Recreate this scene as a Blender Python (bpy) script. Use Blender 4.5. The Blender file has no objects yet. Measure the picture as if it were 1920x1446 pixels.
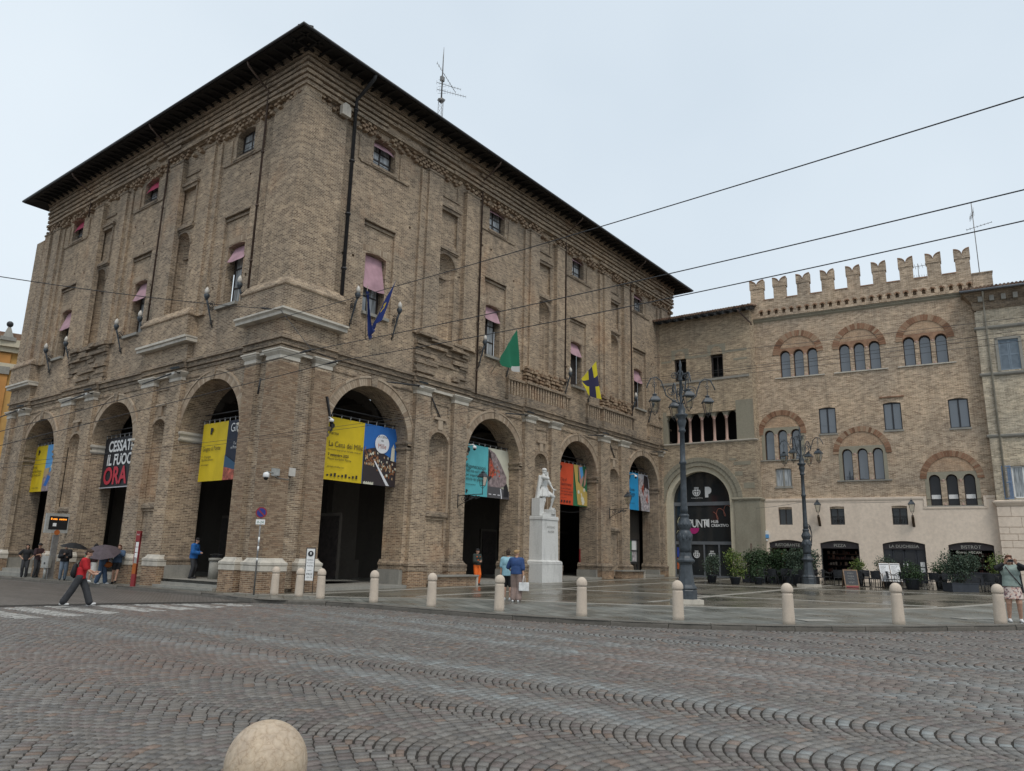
import bpy, bmesh, math, random
import numpy as np
from mathutils import Vector, Matrix, Euler
random.seed(7); RNG = np.random.default_rng(7)
R_ = math.radians
SC = bpy.context.scene
COL = SC.collection

# ------------------------------------------------------------------ camera
F_PX, CX, CY = 1409.2, 960.0, 723.0
AZ, PITCH, ROLL = R_(37.4657), R_(12.8311), R_(1.3344)
CAM = np.array([-17.354, -24.924, 1.6])
_fw = np.array([math.cos(AZ)*math.cos(PITCH), math.sin(AZ)*math.cos(PITCH), math.sin(PITCH)])
_rt0 = np.array([math.sin(AZ), -math.cos(AZ), 0.0]); _up0 = np.cross(_rt0, _fw)
_rt = _rt0*math.cos(ROLL) + _up0*math.sin(ROLL)
_up = -_rt0*math.sin(ROLL) + _up0*math.cos(ROLL)
cam_d = bpy.data.cameras.new('camera'); cam = bpy.data.objects.new('camera', cam_d); COL.objects.link(cam)
M = Matrix.Identity(4)
for i in range(3):
    M[i][0] = _rt[i]; M[i][1] = _up[i]; M[i][2] = -_fw[i]; M[i][3] = CAM[i]
cam.matrix_world = M
cam_d.sensor_fit = 'HORIZONTAL'; cam_d.sensor_width = 36.0; cam_d.lens = F_PX/1920*36
cam_d.clip_start = 0.1; cam_d.clip_end = 2000
SC.camera = cam
def ray(x, y): return _fw + _rt*(x-CX)/F_PX - _up*(y-CY)/F_PX
def at(x, y, d):            # the point seen at a pixel of the survey photo, d metres away measured on the ground
    r = ray(x, y); k = d/math.hypot(r[0], r[1]); return Vector(CAM + r*k)

# ------------------------------------------------------------------ sky, sun, exposure
W = bpy.data.worlds.new('World'); SC.world = W; W.use_nodes = True
nt = W.node_tree; nt.nodes.clear()
SUN_EL, SUN_DIR = R_(58), Vector((-0.55, -0.83, 0)).normalized()
out = nt.nodes.new('ShaderNodeOutputWorld'); bg = nt.nodes.new('ShaderNodeBackground')
sky = nt.nodes.new('ShaderNodeTexSky'); sky.sky_type = 'NISHITA'; sky.sun_disc = False
sky.sun_elevation = SUN_EL; sky.sun_rotation = math.atan2(SUN_DIR.x, SUN_DIR.y)
sky.air_density = 1.5; sky.dust_density = 4.0
tc = nt.nodes.new('ShaderNodeTexCoord'); nz = nt.nodes.new('ShaderNodeTexNoise')
nz.inputs['Scale'].default_value = 1.3; nz.inputs['Detail'].default_value = 4
rmp = nt.nodes.new('ShaderNodeValToRGB')
rmp.color_ramp.elements[0].position = 0.3; rmp.color_ramp.elements[0].color = (6.5, 7.45, 8.35, 1)
rmp.color_ramp.elements[1].position = 0.7; rmp.color_ramp.elements[1].color = (8.1, 8.95, 9.65, 1)
mix = nt.nodes.new('ShaderNodeMixRGB'); mix.inputs['Fac'].default_value = 0.9   # cloud deck over the clear sky
nt.links.new(tc.outputs['Generated'], nz.inputs['Vector']); nt.links.new(nz.outputs['Fac'], rmp.inputs['Fac'])
nt.links.new(sky.outputs['Color'], mix.inputs['Color1']); nt.links.new(rmp.outputs['Color'], mix.inputs['Color2'])
nt.links.new(mix.outputs['Color'], bg.inputs['Color']); bg.inputs['Strength'].default_value = 0.1
nt.links.new(bg.outputs['Background'], out.inputs['Surface'])
sd = bpy.data.lights.new('sun', 'SUN'); sun = bpy.data.objects.new('sun', sd); COL.objects.link(sun)
sd.energy = 1.35; sd.angle = R_(18); sd.color = (1.0, 0.95, 0.88)
sv = Vector((SUN_DIR.x*math.cos(SUN_EL), SUN_DIR.y*math.cos(SUN_EL), math.sin(SUN_EL)))
sun.rotation_euler = sv.to_track_quat('Z', 'Y').to_euler()
sun.location = (-30, -40, 60)
SC.view_settings.view_transform = 'Standard'; SC.view_settings.look = 'None'
SC.view_settings.exposure = 0.08; SC.view_settings.gamma = 1.0
try: SC.view_settings.use_curve_mapping = False
except Exception: pass

# ------------------------------------------------------------------ helpers
def gz(x, y): return 0.05 + 0.0125*x - 0.003*y      # the square falls gently towards the street

class MB:
    """collects polygons; build() links them as one mesh object with metre-scaled box-projected UVs"""
    def __init__(s): s.v = []; s.f = []; s.sm = []
    def add(s, vs, fs, smooth=False):
        o = len(s.v); s.v += [tuple(p) for p in vs]
        for f in fs: s.f.append([i+o for i in f]); s.sm.append(smooth)
        return s
    def box(s, a, b):
        x0, x1 = sorted((a[0], b[0])); y0, y1 = sorted((a[1], b[1])); z0, z1 = sorted((a[2], b[2]))
        return s.add([(x0,y0,z0),(x1,y0,z0),(x1,y1,z0),(x0,y1,z0),(x0,y0,z1),(x1,y0,z1),(x1,y1,z1),(x0,y1,z1)],
                     [(0,3,2,1),(4,5,6,7),(0,1,5,4),(1,2,6,5),(2,3,7,6),(3,0,4,7)])
    def quad(s, *p): return s.add(p, [tuple(range(len(p)))])
    def obox(s, c, ax, ay, az):     # oriented box: centre and half-axis vectors
        c, ax, ay, az = (Vector(q) for q in (c, ax, ay, az)); vs = []
        for k in (-1, 1):
            for i, j in ((-1,-1),(1,-1),(1,1),(-1,1)): vs.append(c+ax*i+ay*j+az*k)
        return s.add(vs, [(0,3,2,1),(4,5,6,7),(0,1,5,4),(1,2,6,5),(2,3,7,6),(3,0,4,7)])
    def tube(s, pts, r, n=8, caps=True, smooth=True):
        pts = [Vector(p) for p in pts]; m = len(pts)
        rs = r if isinstance(r, (list, tuple)) else [r]*m
        vs = []; ref = None
        for i, p in enumerate(pts):
            t = (pts[min(i+1, m-1)] - pts[max(i-1, 0)])
            if t.length < 1e-9: t = Vector((0,0,1))
            t.normalize()
            if ref is None: ref = Vector((0,0,1)) if abs(t.z) < .9 else Vector((1,0,0))
            u = (ref - t*ref.dot(t))
            if u.length < 1e-6: u = t.orthogonal()
            u.normalize(); w = t.cross(u); ref = u
            for k in range(n):
                a = 2*math.pi*k/n; vs.append(p + (u*math.cos(a)+w*math.sin(a))*rs[i])
        fs = []
        for i in range(m-1):
            for k in range(n): fs.append((i*n+k, i*n+(k+1)%n, (i+1)*n+(k+1)%n, (i+1)*n+k))
        s.add(vs, fs, smooth)
        if caps:
            o = len(s.v)-len(vs)
            s.f.append([o+k for k in range(n)][::-1]); s.sm.append(False)
            s.f.append([o+(m-1)*n+k for k in range(n)]); s.sm.append(False)
        return s
    def lathe(s, prof, c=(0,0,0), n=16, smooth=True, rot=0.0, sq=None):
        vs = []; m = len(prof)
        for r, z in prof:
            for k in range(n):
                a = 2*math.pi*k/n+rot; vs.append((c[0]+r*math.cos(a), c[1]+r*math.sin(a), c[2]+z))
        fs = [(i*n+k, i*n+(k+1)%n, (i+1)*n+(k+1)%n, (i+1)*n+k) for i in range(m-1) for k in range(n)]
        s.add(vs, fs, smooth); o = len(s.v)-len(vs)
        if prof[0][0] > 1e-4: s.f.append([o+k for k in range(n)][::-1]); s.sm.append(False)
        if prof[-1][0] > 1e-4: s.f.append([o+(m-1)*n+k for k in range(n)]); s.sm.append(False)
        return s
    def ellip(s, c, r, n=12, m=8, rot=None):
        vs = []; c = Vector(c)
        for i in range(m+1):
            th = math.pi*i/m
            for k in range(n):
                a = 2*math.pi*k/n; p = Vector((r[0]*math.sin(th)*math.cos(a), r[1]*math.sin(th)*math.sin(a), -r[2]*math.cos(th)))
                if rot is not None: p = rot @ p
                vs.append(c+p)
        return s.add(vs, [(i*n+k, i*n+(k+1)%n, (i+1)*n+(k+1)%n, (i+1)*n+k) for i in range(m) for k in range(n)], True)
    def cap(s, p0, r0, p1, r1, n=10):   # tapered capsule
        p0, p1 = Vector(p0), Vector(p1); d = p1-p0; L = max(d.length, 1e-5); t = d/L
        pts, rs = [], []
        for a in (80, 55, 28): pts.append(p0 - t*r0*math.sin(R_(a))); rs.append(r0*math.cos(R_(a)))
        pts += [p0, p1]; rs += [r0, r1]
        for a in (28, 55, 80): pts.append(p1 + t*r1*math.sin(R_(a))); rs.append(r1*math.cos(R_(a)))
        return s.tube(pts, rs, n)
    def prism(s, poly, a, b):   # poly: list of 3-D points extruded by vector b-a
        d = Vector(b)-Vector(a); n = len(poly); P = [Vector(p) for p in poly]
        return s.add(P+[p+d for p in P], [tuple(range(n))[::-1], tuple(range(n, 2*n))]+[(i, (i+1)%n, n+(i+1)%n, n+i) for i in range(n)])
    def grid(s, fn, nu, nv, smooth=True):
        vs = [fn(i/nu, j/nv) for j in range(nv+1) for i in range(nu+1)]
        return s.add(vs, [(j*(nu+1)+i, j*(nu+1)+i+1, (j+1)*(nu+1)+i+1, (j+1)*(nu+1)+i) for j in range(nv) for i in range(nu)], smooth)
    def tf(s, mat):
        s.v = [tuple(mat @ Vector(p)) for p in s.v]; return s
    def build(s, name, mat, parent=None, **kw):
        return obj(name, s.mesh(name, mat), parent, **kw)
    def mesh(s, name, mat):
        me = bpy.data.meshes.new(name); me.from_pydata(s.v, [], s.f)
        if s.sm: me.polygons.foreach_set('use_smooth', s.sm)
        if mat: me.materials.append(mat)
        box_uv(me); me.update(); return me

def box_uv(me):
    n = len(me.loops)
    if not n: return
    uv = me.uv_layers.new(name='UVMap')
    co = np.empty(len(me.vertices)*3); me.vertices.foreach_get('co', co); co = co.reshape(-1, 3)
    vi = np.empty(n, dtype=np.int32); me.loops.foreach_get('vertex_index', vi)
    nf = len(me.polygons); ls = np.empty(nf, dtype=np.int32); lt = np.empty(nf, dtype=np.int32)
    me.polygons.foreach_get('loop_start', ls); me.polygons.foreach_get('loop_total', lt)
    nr = np.empty(nf*3); me.polygons.foreach_get('normal', nr); nr = np.abs(nr.reshape(-1, 3))
    ax = np.argmax(nr, axis=1); fa = np.repeat(ax, lt); order = np.argsort(ls, kind='stable')
    if not np.all(order == np.arange(nf)): fa = np.repeat(ax[order], lt[order])
    P = co[vi]; out = np.empty((n, 2))
    out[:, 0] = np.where(fa == 0, P[:, 1], P[:, 0]); out[:, 1] = np.where(fa == 2, P[:, 1], P[:, 2])
    uv.data.foreach_set('uv', out.ravel())

def obj(name, me, parent=None, label=None, cat=None, group=None, kind=None, loc=None):
    o = bpy.data.objects.new(name, me); COL.objects.link(o)
    if parent: o.parent = parent
    tag(o, label, cat, group, kind)
    if loc is not None: o.location = loc
    return o
def tag(o, label=None, cat=None, group=None, kind=None):
    if label: o['label'] = label
    if cat: o['category'] = cat
    if group: o['group'] = group
    if kind: o['kind'] = kind
    return o
def thing(name, label, cat, loc=(0,0,0), rz=0.0, group=None):
    o = bpy.data.objects.new(name, None); COL.objects.link(o); o.empty_display_size = .2
    o.location = loc; o.rotation_euler = (0, 0, rz); return tag(o, label, cat, group)
def dup(root, loc, rz=None, label=None, group=None, scale=None):
    def cp(o, par):
        c = o.copy(); COL.objects.link(c)
        if par is not None: c.parent = par
        for ch in o.children: cp(ch, c)
        return c
    r = cp(root, None); r.location = loc
    if rz is not None: r.rotation_euler = (0, 0, rz)
    if scale: r.scale = (scale,)*3
    if label: r['label'] = label
    if group: r['group'] = group
    return r
DG = None
def evaluated(o, name, mat):      # apply the modifiers of a helper object, keep the result as a mesh
    dg = bpy.context.evaluated_depsgraph_get(); dg.update()
    me = bpy.data.meshes.new_from_object(o.evaluated_get(dg)); me.name = name
    d = o.data; bpy.data.objects.remove(o)
    me.materials.clear()
    if mat: me.materials.append(mat)
    return me
def text(body, size, mat, parent, o, ux, uy, align='LEFT', name='lettering', bold=0.0, spacing=1.0, wscale=1.0):
    """flat lettering lying in the plane spanned by ux (reading direction) and uy (up), starting at o"""
    cu = bpy.data.curves.new('lettering', 'FONT'); cu.body = body; cu.size = size; cu.align_x = align
    cu.offset = bold; cu.space_character = spacing; cu.resolution_u = 3
    t = bpy.data.objects.new('lettering', cu); COL.objects.link(t)
    me = evaluated(t, 'lettering', mat); bpy.data.curves.remove(cu)
    ux, uy, o = Vector(ux).normalized(), Vector(uy).normalized(), Vector(o)
    for v in me.vertices: v.co = o + ux*v.co.x*wscale + uy*v.co.y
    return obj(name, me, parent)

# ------------------------------------------------------------------ materials
def _nodes(name):
    m = bpy.data.materials.new(name); m.use_nodes = True; t = m.node_tree; t.nodes.clear()
    o = t.nodes.new('ShaderNodeOutputMaterial'); p = t.nodes.new('ShaderNodeBsdfPrincipled')
    t.links.new(p.outputs[0], o.inputs[0]); return m, t, p
def _ramp(t, stops):
    r = t.nodes.new('ShaderNodeValToRGB'); e = r.color_ramp.elements
    while len(e) < len(stops): e.new(0.5)
    for i, (pos, c) in enumerate(stops): e[i].position = pos; e[i].color = (*c, 1)
    return r
def _noise(t, vec, scale, detail=4, rough=.6, stretch=None):
    n = t.nodes.new('ShaderNodeTexNoise'); n.inputs['Scale'].default_value = scale
    n.inputs['Detail'].default_value = detail; n.inputs['Roughness'].default_value = rough
    if stretch:
        mp = t.nodes.new('ShaderNodeMapping'); mp.inputs['Scale'].default_value = stretch
        t.links.new(vec, mp.inputs['Vector']); vec = mp.outputs[0]
    t.links.new(vec, n.inputs['Vector']); return n
def _mix(t, fac, a, b, mode='MIX'):
    m = t.nodes.new('ShaderNodeMixRGB'); m.blend_type = mode
    for inp, v in ((m.inputs['Fac'], fac), (m.inputs['Color1'], a), (m.inputs['Color2'], b)):
        if hasattr(v, 'links'): t.links.new(v, inp)
        elif isinstance(v, (int, float)): inp.default_value = v
        else: inp.default_value = (*v, 1)
    return m.outputs[0]
def _bump(t, p, h, dist, strength=1.0):
    b = t.nodes.new('ShaderNodeBump'); b.inputs['Distance'].default_value = dist; b.inputs['Strength'].default_value = strength
    t.links.new(h, b.inputs['Height']); t.links.new(b.outputs[0], p.inputs['Normal'])
def plain(name, c, rough=.6, var=.12, scale=6.0, metal=0.0, bump=0.0, spec=.4, emit=None, es=1.0):
    m, t, p = _nodes(name)
    co = t.nodes.new('ShaderNodeTexCoord').outputs['Object']
    n = _noise(t, co, scale)
    a = tuple(max(0, x*(1-var*1.6)) for x in c); b = tuple(min(1, x*(1+var*1.6)) for x in c)
    r = _ramp(t, [(.3, a), (.7, b)]); t.links.new(n.outputs['Fac'], r.inputs['Fac'])
    t.links.new(r.outputs[0], p.inputs['Base Color'])
    p.inputs['Roughness'].default_value = rough; p.inputs['Metallic'].default_value = metal
    p.inputs['Specular IOR Level'].default_value = spec
    if bump: _bump(t, p, n.outputs['Fac'], bump)
    if emit: p.inputs['Emission Color'].default_value = (*emit, 1); p.inputs['Emission Strength'].default_value = es
    return m
def brick(name, c1, c2, mortar, patch, patch2, bw=.27, rh=.072, ms=.011, dirt=.45):
    m, t, p = _nodes(name)
    tcn = t.nodes.new('ShaderNodeTexCoord'); uv = tcn.outputs['UV']; ob = tcn.outputs['Object']
    wob = _noise(t, uv, .6, 2)                                  # courses are laid by hand: never dead straight
    off = t.nodes.new('ShaderNodeVectorMath'); off.operation = 'MULTIPLY_ADD'
    t.links.new(wob.outputs['Color'], off.inputs[0]); off.inputs[1].default_value = (.10, .07, 0); t.links.new(uv, off.inputs[2])
    b = t.nodes.new('ShaderNodeTexBrick'); t.links.new(off.outputs[0], b.inputs['Vector'])
    for k, v in (('Scale', 1.0), ('Brick Width', bw), ('Row Height', rh), ('Mortar Size', ms), ('Mortar Smooth', .35), ('Bias', 0.0)): b.inputs[k].default_value = v
    b.inputs['Color1'].default_value = (*c1, 1); b.inputs['Color2'].default_value = (*c2, 1); b.inputs['Mortar'].default_value = (*mortar, 1)
    c = b.outputs['Color']
    n1 = _noise(t, ob, .33, 5, .65); r1 = t.nodes.new('ShaderNodeMapRange'); t.links.new(n1.outputs['Fac'], r1.inputs[0])
    r1.inputs[1].default_value = .56; r1.inputs[2].default_value = .72; r1.inputs[4].default_value = .55
    c = _mix(t, r1.outputs[0], c, _mix(t, .45, patch, c), 'MIX')
    n2 = _noise(t, ob, .75, 8, .72, (1, 1, .7)); r2 = t.nodes.new('ShaderNodeMapRange'); t.links.new(n2.outputs['Fac'], r2.inputs[0])
    r2.inputs[1].default_value = .5; r2.inputs[2].default_value = .78; r2.inputs[4].default_value = dirt
    c = _mix(t, r2.outputs[0], c, patch2)
    n4 = _noise(t, ob, 2.6, 7, .72); c = _mix(t, .8, c, _ramp_out(t, n4, (.70,.69,.69), (1.42,1.39,1.33)), 'MULTIPLY')
    n5 = _noise(t, ob, .22, 4, .6); c = _mix(t, .75, c, _ramp_out(t, n5, (.72,.75,.79), (1.20,1.14,1.06)), 'MULTIPLY')
    n6 = _noise(t, ob, 1.1, 5, .7, (1.6, 1.6, .13)); r6 = t.nodes.new('ShaderNodeMapRange'); t.links.new(n6.outputs['Fac'], r6.inputs[0]); r6.inputs[1].default_value = .54; r6.inputs[2].default_value = .74; r6.inputs[4].default_value = .5
    c = _mix(t, r6.outputs[0], c, tuple(.75*q for q in patch2))
    n3 = _noise(t, ob, 14, 3); c = _mix(t, .35, c, _ramp_out(t, n3, (.62,)*3, (1.25,)*3), 'MULTIPLY')
    t.links.new(c, p.inputs['Base Color']); p.inputs['Roughness'].default_value = .92; p.inputs['Specular IOR Level'].default_value = .2
    inv = t.nodes.new('ShaderNodeMath'); inv.operation = 'MULTIPLY_ADD'; t.links.new(b.outputs['Fac'], inv.inputs[0]); inv.inputs[1].default_value = -1; inv.inputs[2].default_value = 1
    add = t.nodes.new('ShaderNodeMath'); add.operation = 'MULTIPLY_ADD'; t.links.new(n3.outputs['Fac'], add.inputs[0]); add.inputs[1].default_value = .8
    t.links.new(inv.outputs[0], add.inputs[2])
    _bump(t, p, add.outputs[0], .012, .8)
    return m
def _ramp_out(t, n, a, b):
    r = _ramp(t, [(.3, a), (.7, b)]); t.links.new(n.outputs['Fac'], r.inputs['Fac']); return r.outputs[0]
def stone(name, c, dark, scale=2.5, streak=True, rough=.7, bump=.004, amt=.6):
    m, t, p = _nodes(name); ob = t.nodes.new('ShaderNodeTexCoord').outputs['Object']
    n = _noise(t, ob, scale, 6, .65, (1, 1, .35) if streak else None); n2 = _noise(t, ob, scale*9, 4)
    r = t.nodes.new('ShaderNodeMapRange'); t.links.new(n.outputs['Fac'], r.inputs[0]); r.inputs[1].default_value = .47; r.inputs[2].default_value = .72; r.inputs[4].default_value = amt
    col = _mix(t, r.outputs[0], c, dark); col = _mix(t, .4, col, _ramp_out(t, n2, (.75,)*3, (1.2,)*3), 'MULTIPLY')
    t.links.new(col, p.inputs['Base Color']); p.inputs['Roughness'].default_value = rough; p.inputs['Specular IOR Level'].default_value = .3
    _bump(t, p, n2.outputs['Fac'], bump); return m
def glassy(name, c, rough=.06, spec=.5, coat=0.0):
    m, t, p = _nodes(name); p.inputs['Base Color'].default_value = (*c, 1); p.inputs['Roughness'].default_value = rough
    p.inputs['Specular IOR Level'].default_value = spec; p.inputs['Coat Weight'].default_value = coat
    ob = t.nodes.new('ShaderNodeTexCoord').outputs['Object']; n = _noise(t, ob, 1.3, 2); _bump(t, p, n.outputs['Fac'], .01, .25)
    return m
MAT = {}
MAT['brick'] = brick('palace_brick', (.150,.108,.078), (.41,.315,.225), (.52,.445,.35), (.42,.21,.10), (.13,.112,.09), dirt=.55)
MAT['brick_low'] = brick('palace_brick_red', (.15,.09,.06), (.38,.25,.16), (.47,.39,.29), (.35,.17,.09), (.12,.09,.07))
MAT['brick_worn'] = brick('palace_brick_worn', (.13,.10,.075), (.32,.25,.185), (.38,.325,.26), (.24,.19,.14), (.095,.083,.07), dirt=.75)
MAT['brick_b'] = brick('pale_brick', (.25,.175,.12), (.58,.455,.34), (.63,.55,.44), (.50,.31,.20), (.19,.155,.12), dirt=.5)
MAT['brick_t'] = brick('tower_brick', (.22,.165,.115), (.52,.42,.30), (.55,.48,.38), (.36,.27,.19), (.16,.135,.11), dirt=.55)
MAT['brick_d'] = brick('grey_brick', (.27,.23,.175), (.58,.51,.40), (.60,.55,.46), (.42,.34,.25), (.22,.19,.155), dirt=.5)
MAT['brick_arch'] = brick('arch_brick', (.33,.24,.165), (.46,.36,.26), (.48,.42,.33), (.40,.25,.15), (.24,.2,.16), bw=.075, rh=.3, ms=.012, dirt=.3)
MAT['red_arch'] = plain('red_arch_brick', (.30,.175,.11), .9, .22, 3)
MAT['white_stone'] = stone('white_stone', (.56,.515,.44), (.25,.23,.20), 2.2)
MAT['grey_stone'] = stone('grey_stone', (.30,.285,.25), (.17,.165,.155), 1.5)
MAT['tower_stone'] = stone('tower_stone', (.30,.275,.21), (.20,.175,.13), 1.2)
MAT['cream'] = stone('cream_plaster', (.58,.52,.39), (.42,.37,.28), .8, rough=.8)
MAT['stucco'] = stone('beige_stucco', (.75,.63,.515), (.61,.505,.41), .6, rough=.85, amt=.5, bump=.002)
MAT['marble'] = stone('weathered_marble', (.66,.655,.63), (.33,.325,.31), 1.7, rough=.55, amt=.55)
MAT['bollard'] = stone('bollard_stone', (.56,.47,.38), (.36,.30,.245), 5, streak=False, rough=.75, bump=.004, amt=.45)
MAT['plaster_shaded'] = stone('portico_plaster_shaded', (.06,.052,.043), (.035,.03,.026), .7, rough=.9)  # shade of the hall put into the colour: plaster darker than its own
MAT['wood_dark'] = plain('dark_wood', (.035,.027,.024), .55, .3)
MAT['soffit'] = plain('dark_eave_wood', (.014,.012,.011), .8, .3, 3)  # near-black wood for eave undersides, rafters and roof slabs
MAT['tile'] = plain('clay_tile', (.20,.125,.085), .85, .3, 2.5)
MAT['iron'] = plain('black_iron', (.03,.03,.032), .5, .2)
MAT['rust'] = plain('rusty_pipe', (.085,.055,.04), .6, .3)
MAT['lamp_iron'] = plain('grey_cast_iron', (.05,.06,.07), .42, .2, 8, bump=.002)
MAT['globe'] = plain('opal_glass', (.52,.49,.44), .3, .05)
MAT['blind'] = plain('mauve_blind_cloth', (.41,.25,.285), .9, .12, 2)
MAT['blind_red'] = plain('red_blind_cloth', (.42,.055,.11), .9, .15, 2)
MAT['window_back'] = plain('white_curtain', (.60,.62,.62), .9, .06)
MAT['glass'] = glassy('window_glass', (.025,.028,.03))
MAT['glass_sky'] = glassy('sky_reflecting_glass', (.085,.10,.12), .03, 1.0, .5)
MAT['plaster_mid'] = stone('portico_plaster_pale', (.12,.105,.088), (.075,.065,.055), .7, rough=.9)  # pier plaster, darkened for the hall's shade too, but less
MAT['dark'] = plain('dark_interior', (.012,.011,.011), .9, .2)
MAT['black_paint'] = plain('dark_grey_paint', (.028,.03,.036), .5, .1)
MAT['white_paint'] = plain('white_paint', (.75,.75,.74), .5, .04)
MAT['white_print'] = plain('white_print', (.72,.72,.71), .6, .03)
MAT['black_print'] = plain('black_print', (.02,.02,.02), .6, .03)
MAT['red_print'] = plain('red_print', (.48,.035,.055), .6, .03)
# ------------------------------------------------------------------ more materials that vary piece by piece
def pieces(name, stops, rough=.9, bump=.003, scale=20, var=.35, spec=.25):
    m, t, p = _nodes(name)
    g = t.nodes.new('ShaderNodeNewGeometry'); oi = t.nodes.new('ShaderNodeObjectInfo')
    ad = t.nodes.new('ShaderNodeMath'); ad.operation = 'ADD'; t.links.new(g.outputs['Random Per Island'], ad.inputs[0]); t.links.new(oi.outputs['Random'], ad.inputs[1])
    fr = t.nodes.new('ShaderNodeMath'); fr.operation = 'FRACT'; t.links.new(ad.outputs[0], fr.inputs[0])
    r = _ramp(t, stops); t.links.new(fr.outputs[0], r.inputs['Fac'])
    n = _noise(t, t.nodes.new('ShaderNodeTexCoord').outputs['Object'], scale, 4)
    c = _mix(t, var, r.outputs[0], _ramp_out(t, n, (.55,)*3, (1.35,)*3), 'MULTIPLY')
    t.links.new(c, p.inputs['Base Color']); p.inputs['Roughness'].default_value = rough; p.inputs['Specular IOR Level'].default_value = spec
    _bump(t, p, n.outputs['Fac'], bump); return m
MAT['bricks'] = pieces('loose_brick', [(0, (.21,.145,.098)), (.35, (.30,.215,.145)), (.7, (.36,.27,.185)), (1, (.27,.175,.11))])
MAT['voussoir'] = pieces('voussoir_brick', [(0, (.27,.20,.14)), (.5, (.37,.285,.205)), (1, (.44,.355,.265))])
MAT['red_voussoir'] = pieces('red_voussoir', [(0, (.19,.105,.065)), (.35, (.29,.16,.10)), (.65, (.34,.21,.135)), (1, (.40,.295,.205))])
MAT['tiles'] = pieces('roof_tile', [(0, (.12,.075,.055)), (.5, (.21,.13,.09)), (1, (.28,.20,.15))])

def F1(u, z, w): return (u, -w, z)
def F2(u, z, w): return (-w, u, z)
def fbox(mb, Fr, u0, u1, z0, z1, w0, w1): return mb.box(Fr(u0, z0, w0), Fr(u1, z1, w1))
def arc_pts(h, n=14):
    u0, u1, z1, rise = h['u0'], h['u1'], h['z1'], h.get('rise', 0)
    if not rise: return [(u0, z1), (u1, z1)]
    hw = (u1-u0)/2; um = (u0+u1)/2; R = (hw*hw+rise*rise)/(2*rise); cz = z1-R
    return [(um-hw*math.cos(math.pi*i/n), cz+math.sqrt(max(0, R*R-(hw*math.cos(math.pi*i/n))**2))) for i in range(n+1)]
def wall(mb, Fr, u0, u1, z0, z1, w, holes, n=16):
    us = sorted({u0, u1, *[h[k] for h in holes for k in ('u0', 'u1')]}); zs = sorted({z0, z1, *[h[k] for h in holes for k in ('z0', 'z1')]})
    us = [x for x in us if u0-1e-6 <= x <= u1+1e-6]; zs = [x for x in zs if z0-1e-6 <= x <= z1+1e-6]
    for a, b in zip(us, us[1:]):
        for c, d in zip(zs, zs[1:]):
            mu, mz = (a+b)/2, (c+d)/2
            if any(h['u0'] < mu < h['u1'] and h['z0'] < mz < h['z1'] for h in holes): continue
            mb.quad(Fr(a, c, w), Fr(b, c, w), Fr(b, d, w), Fr(a, d, w))
    for h in holes:
        P = arc_pts(h, n); dp = h.get('depth', .3); zt = h['z1']
        if h.get('rise'):
            for (a, za), (b, zb) in zip(P, P[1:]): mb.quad(Fr(a, za, w), Fr(b, zb, w), Fr(b, zt, w), Fr(a, zt, w))
        if dp:
            loop = [(h['u0'], h['z0'])] + P + [(h['u1'], h['z0'])]
            if h.get('sill', True): loop.append(loop[0])
            for (a, za), (b, zb) in zip(loop, loop[1:]): mb.quad(Fr(a, za, w), Fr(b, zb, w), Fr(b, zb, w-dp), Fr(a, za, w-dp))
    return mb
def mould(mb, Fr, u0, u1, wb, wf, prof):
    L = [[Fr(u0-o, z, wb), Fr(u0-o, z, wf+o), Fr(u1+o, z, wf+o), Fr(u1+o, z, wb)] for o, z in prof]
    for A, B in zip(L, L[1:]):
        for i in range(3): mb.quad(A[i], A[i+1], B[i+1], B[i])
    mb.quad(*L[0]); mb.quad(*L[-1]); return mb
def mould_sq(mb, s, prof):
    L = [[(-o, -o, z), (s+o, -o, z), (s+o, s+o, z), (-o, s+o, z)] for o, z in prof]
    for A, B in zip(L, L[1:]):
        for i in range(4): mb.quad(A[i], A[(i+1)%4], B[(i+1)%4], B[i])
    mb.quad(*L[0]); mb.quad(*L[-1]); return mb
def ring(mb, Fr, uc, zc, r0, r1, w0, w1, a0=0.0, a1=math.pi, n=24, gap=0.0):
    for i in range(n):
        p, q = a0+(a1-a0)*i/n, a0+(a1-a0)*(i+1)/n; q -= gap/r0
        c = [(r0, p), (r1, p), (r1, q), (r0, q)]
        pts = [Fr(uc+r*math.cos(a), zc+r*math.sin(a), w1) for r, a in c]; back = [Fr(uc+r*math.cos(a), zc+r*math.sin(a), w0) for r, a in c]
        mb.add(pts+back, [(0,1,2,3), (0,1,5,4), (1,2,6,5), (2,3,7,6), (3,0,4,7)])
    return mb
def niche(mb, Fr, uc, h, z0, zs, w, dp, n=12, m=6):
    A = [math.pi*i/n for i in range(n+1)]
    for a, b in zip(A, A[1:]):
        p = lambda t, z, s=1.0: Fr(uc-h*math.cos(t)*s, z, w-dp*math.sin(t)*s)
        mb.quad(p(a, z0), p(b, z0), p(b, zs), p(a, zs)); mb.sm[-1] = True
        for j in range(m):
            e, f = math.pi/2*j/m, math.pi/2*(j+1)/m
            mb.quad(p(a, zs+h*math.sin(e), math.cos(e)), p(b, zs+h*math.sin(e), math.cos(e)), p(b, zs+h*math.sin(f), math.cos(f)), p(a, zs+h*math.sin(f), math.cos(f))); mb.sm[-1] = True
    mb.quad(*[Fr(uc-h*math.cos(t), z0, w-dp*math.sin(t)) for t in A])
    return mb

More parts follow.
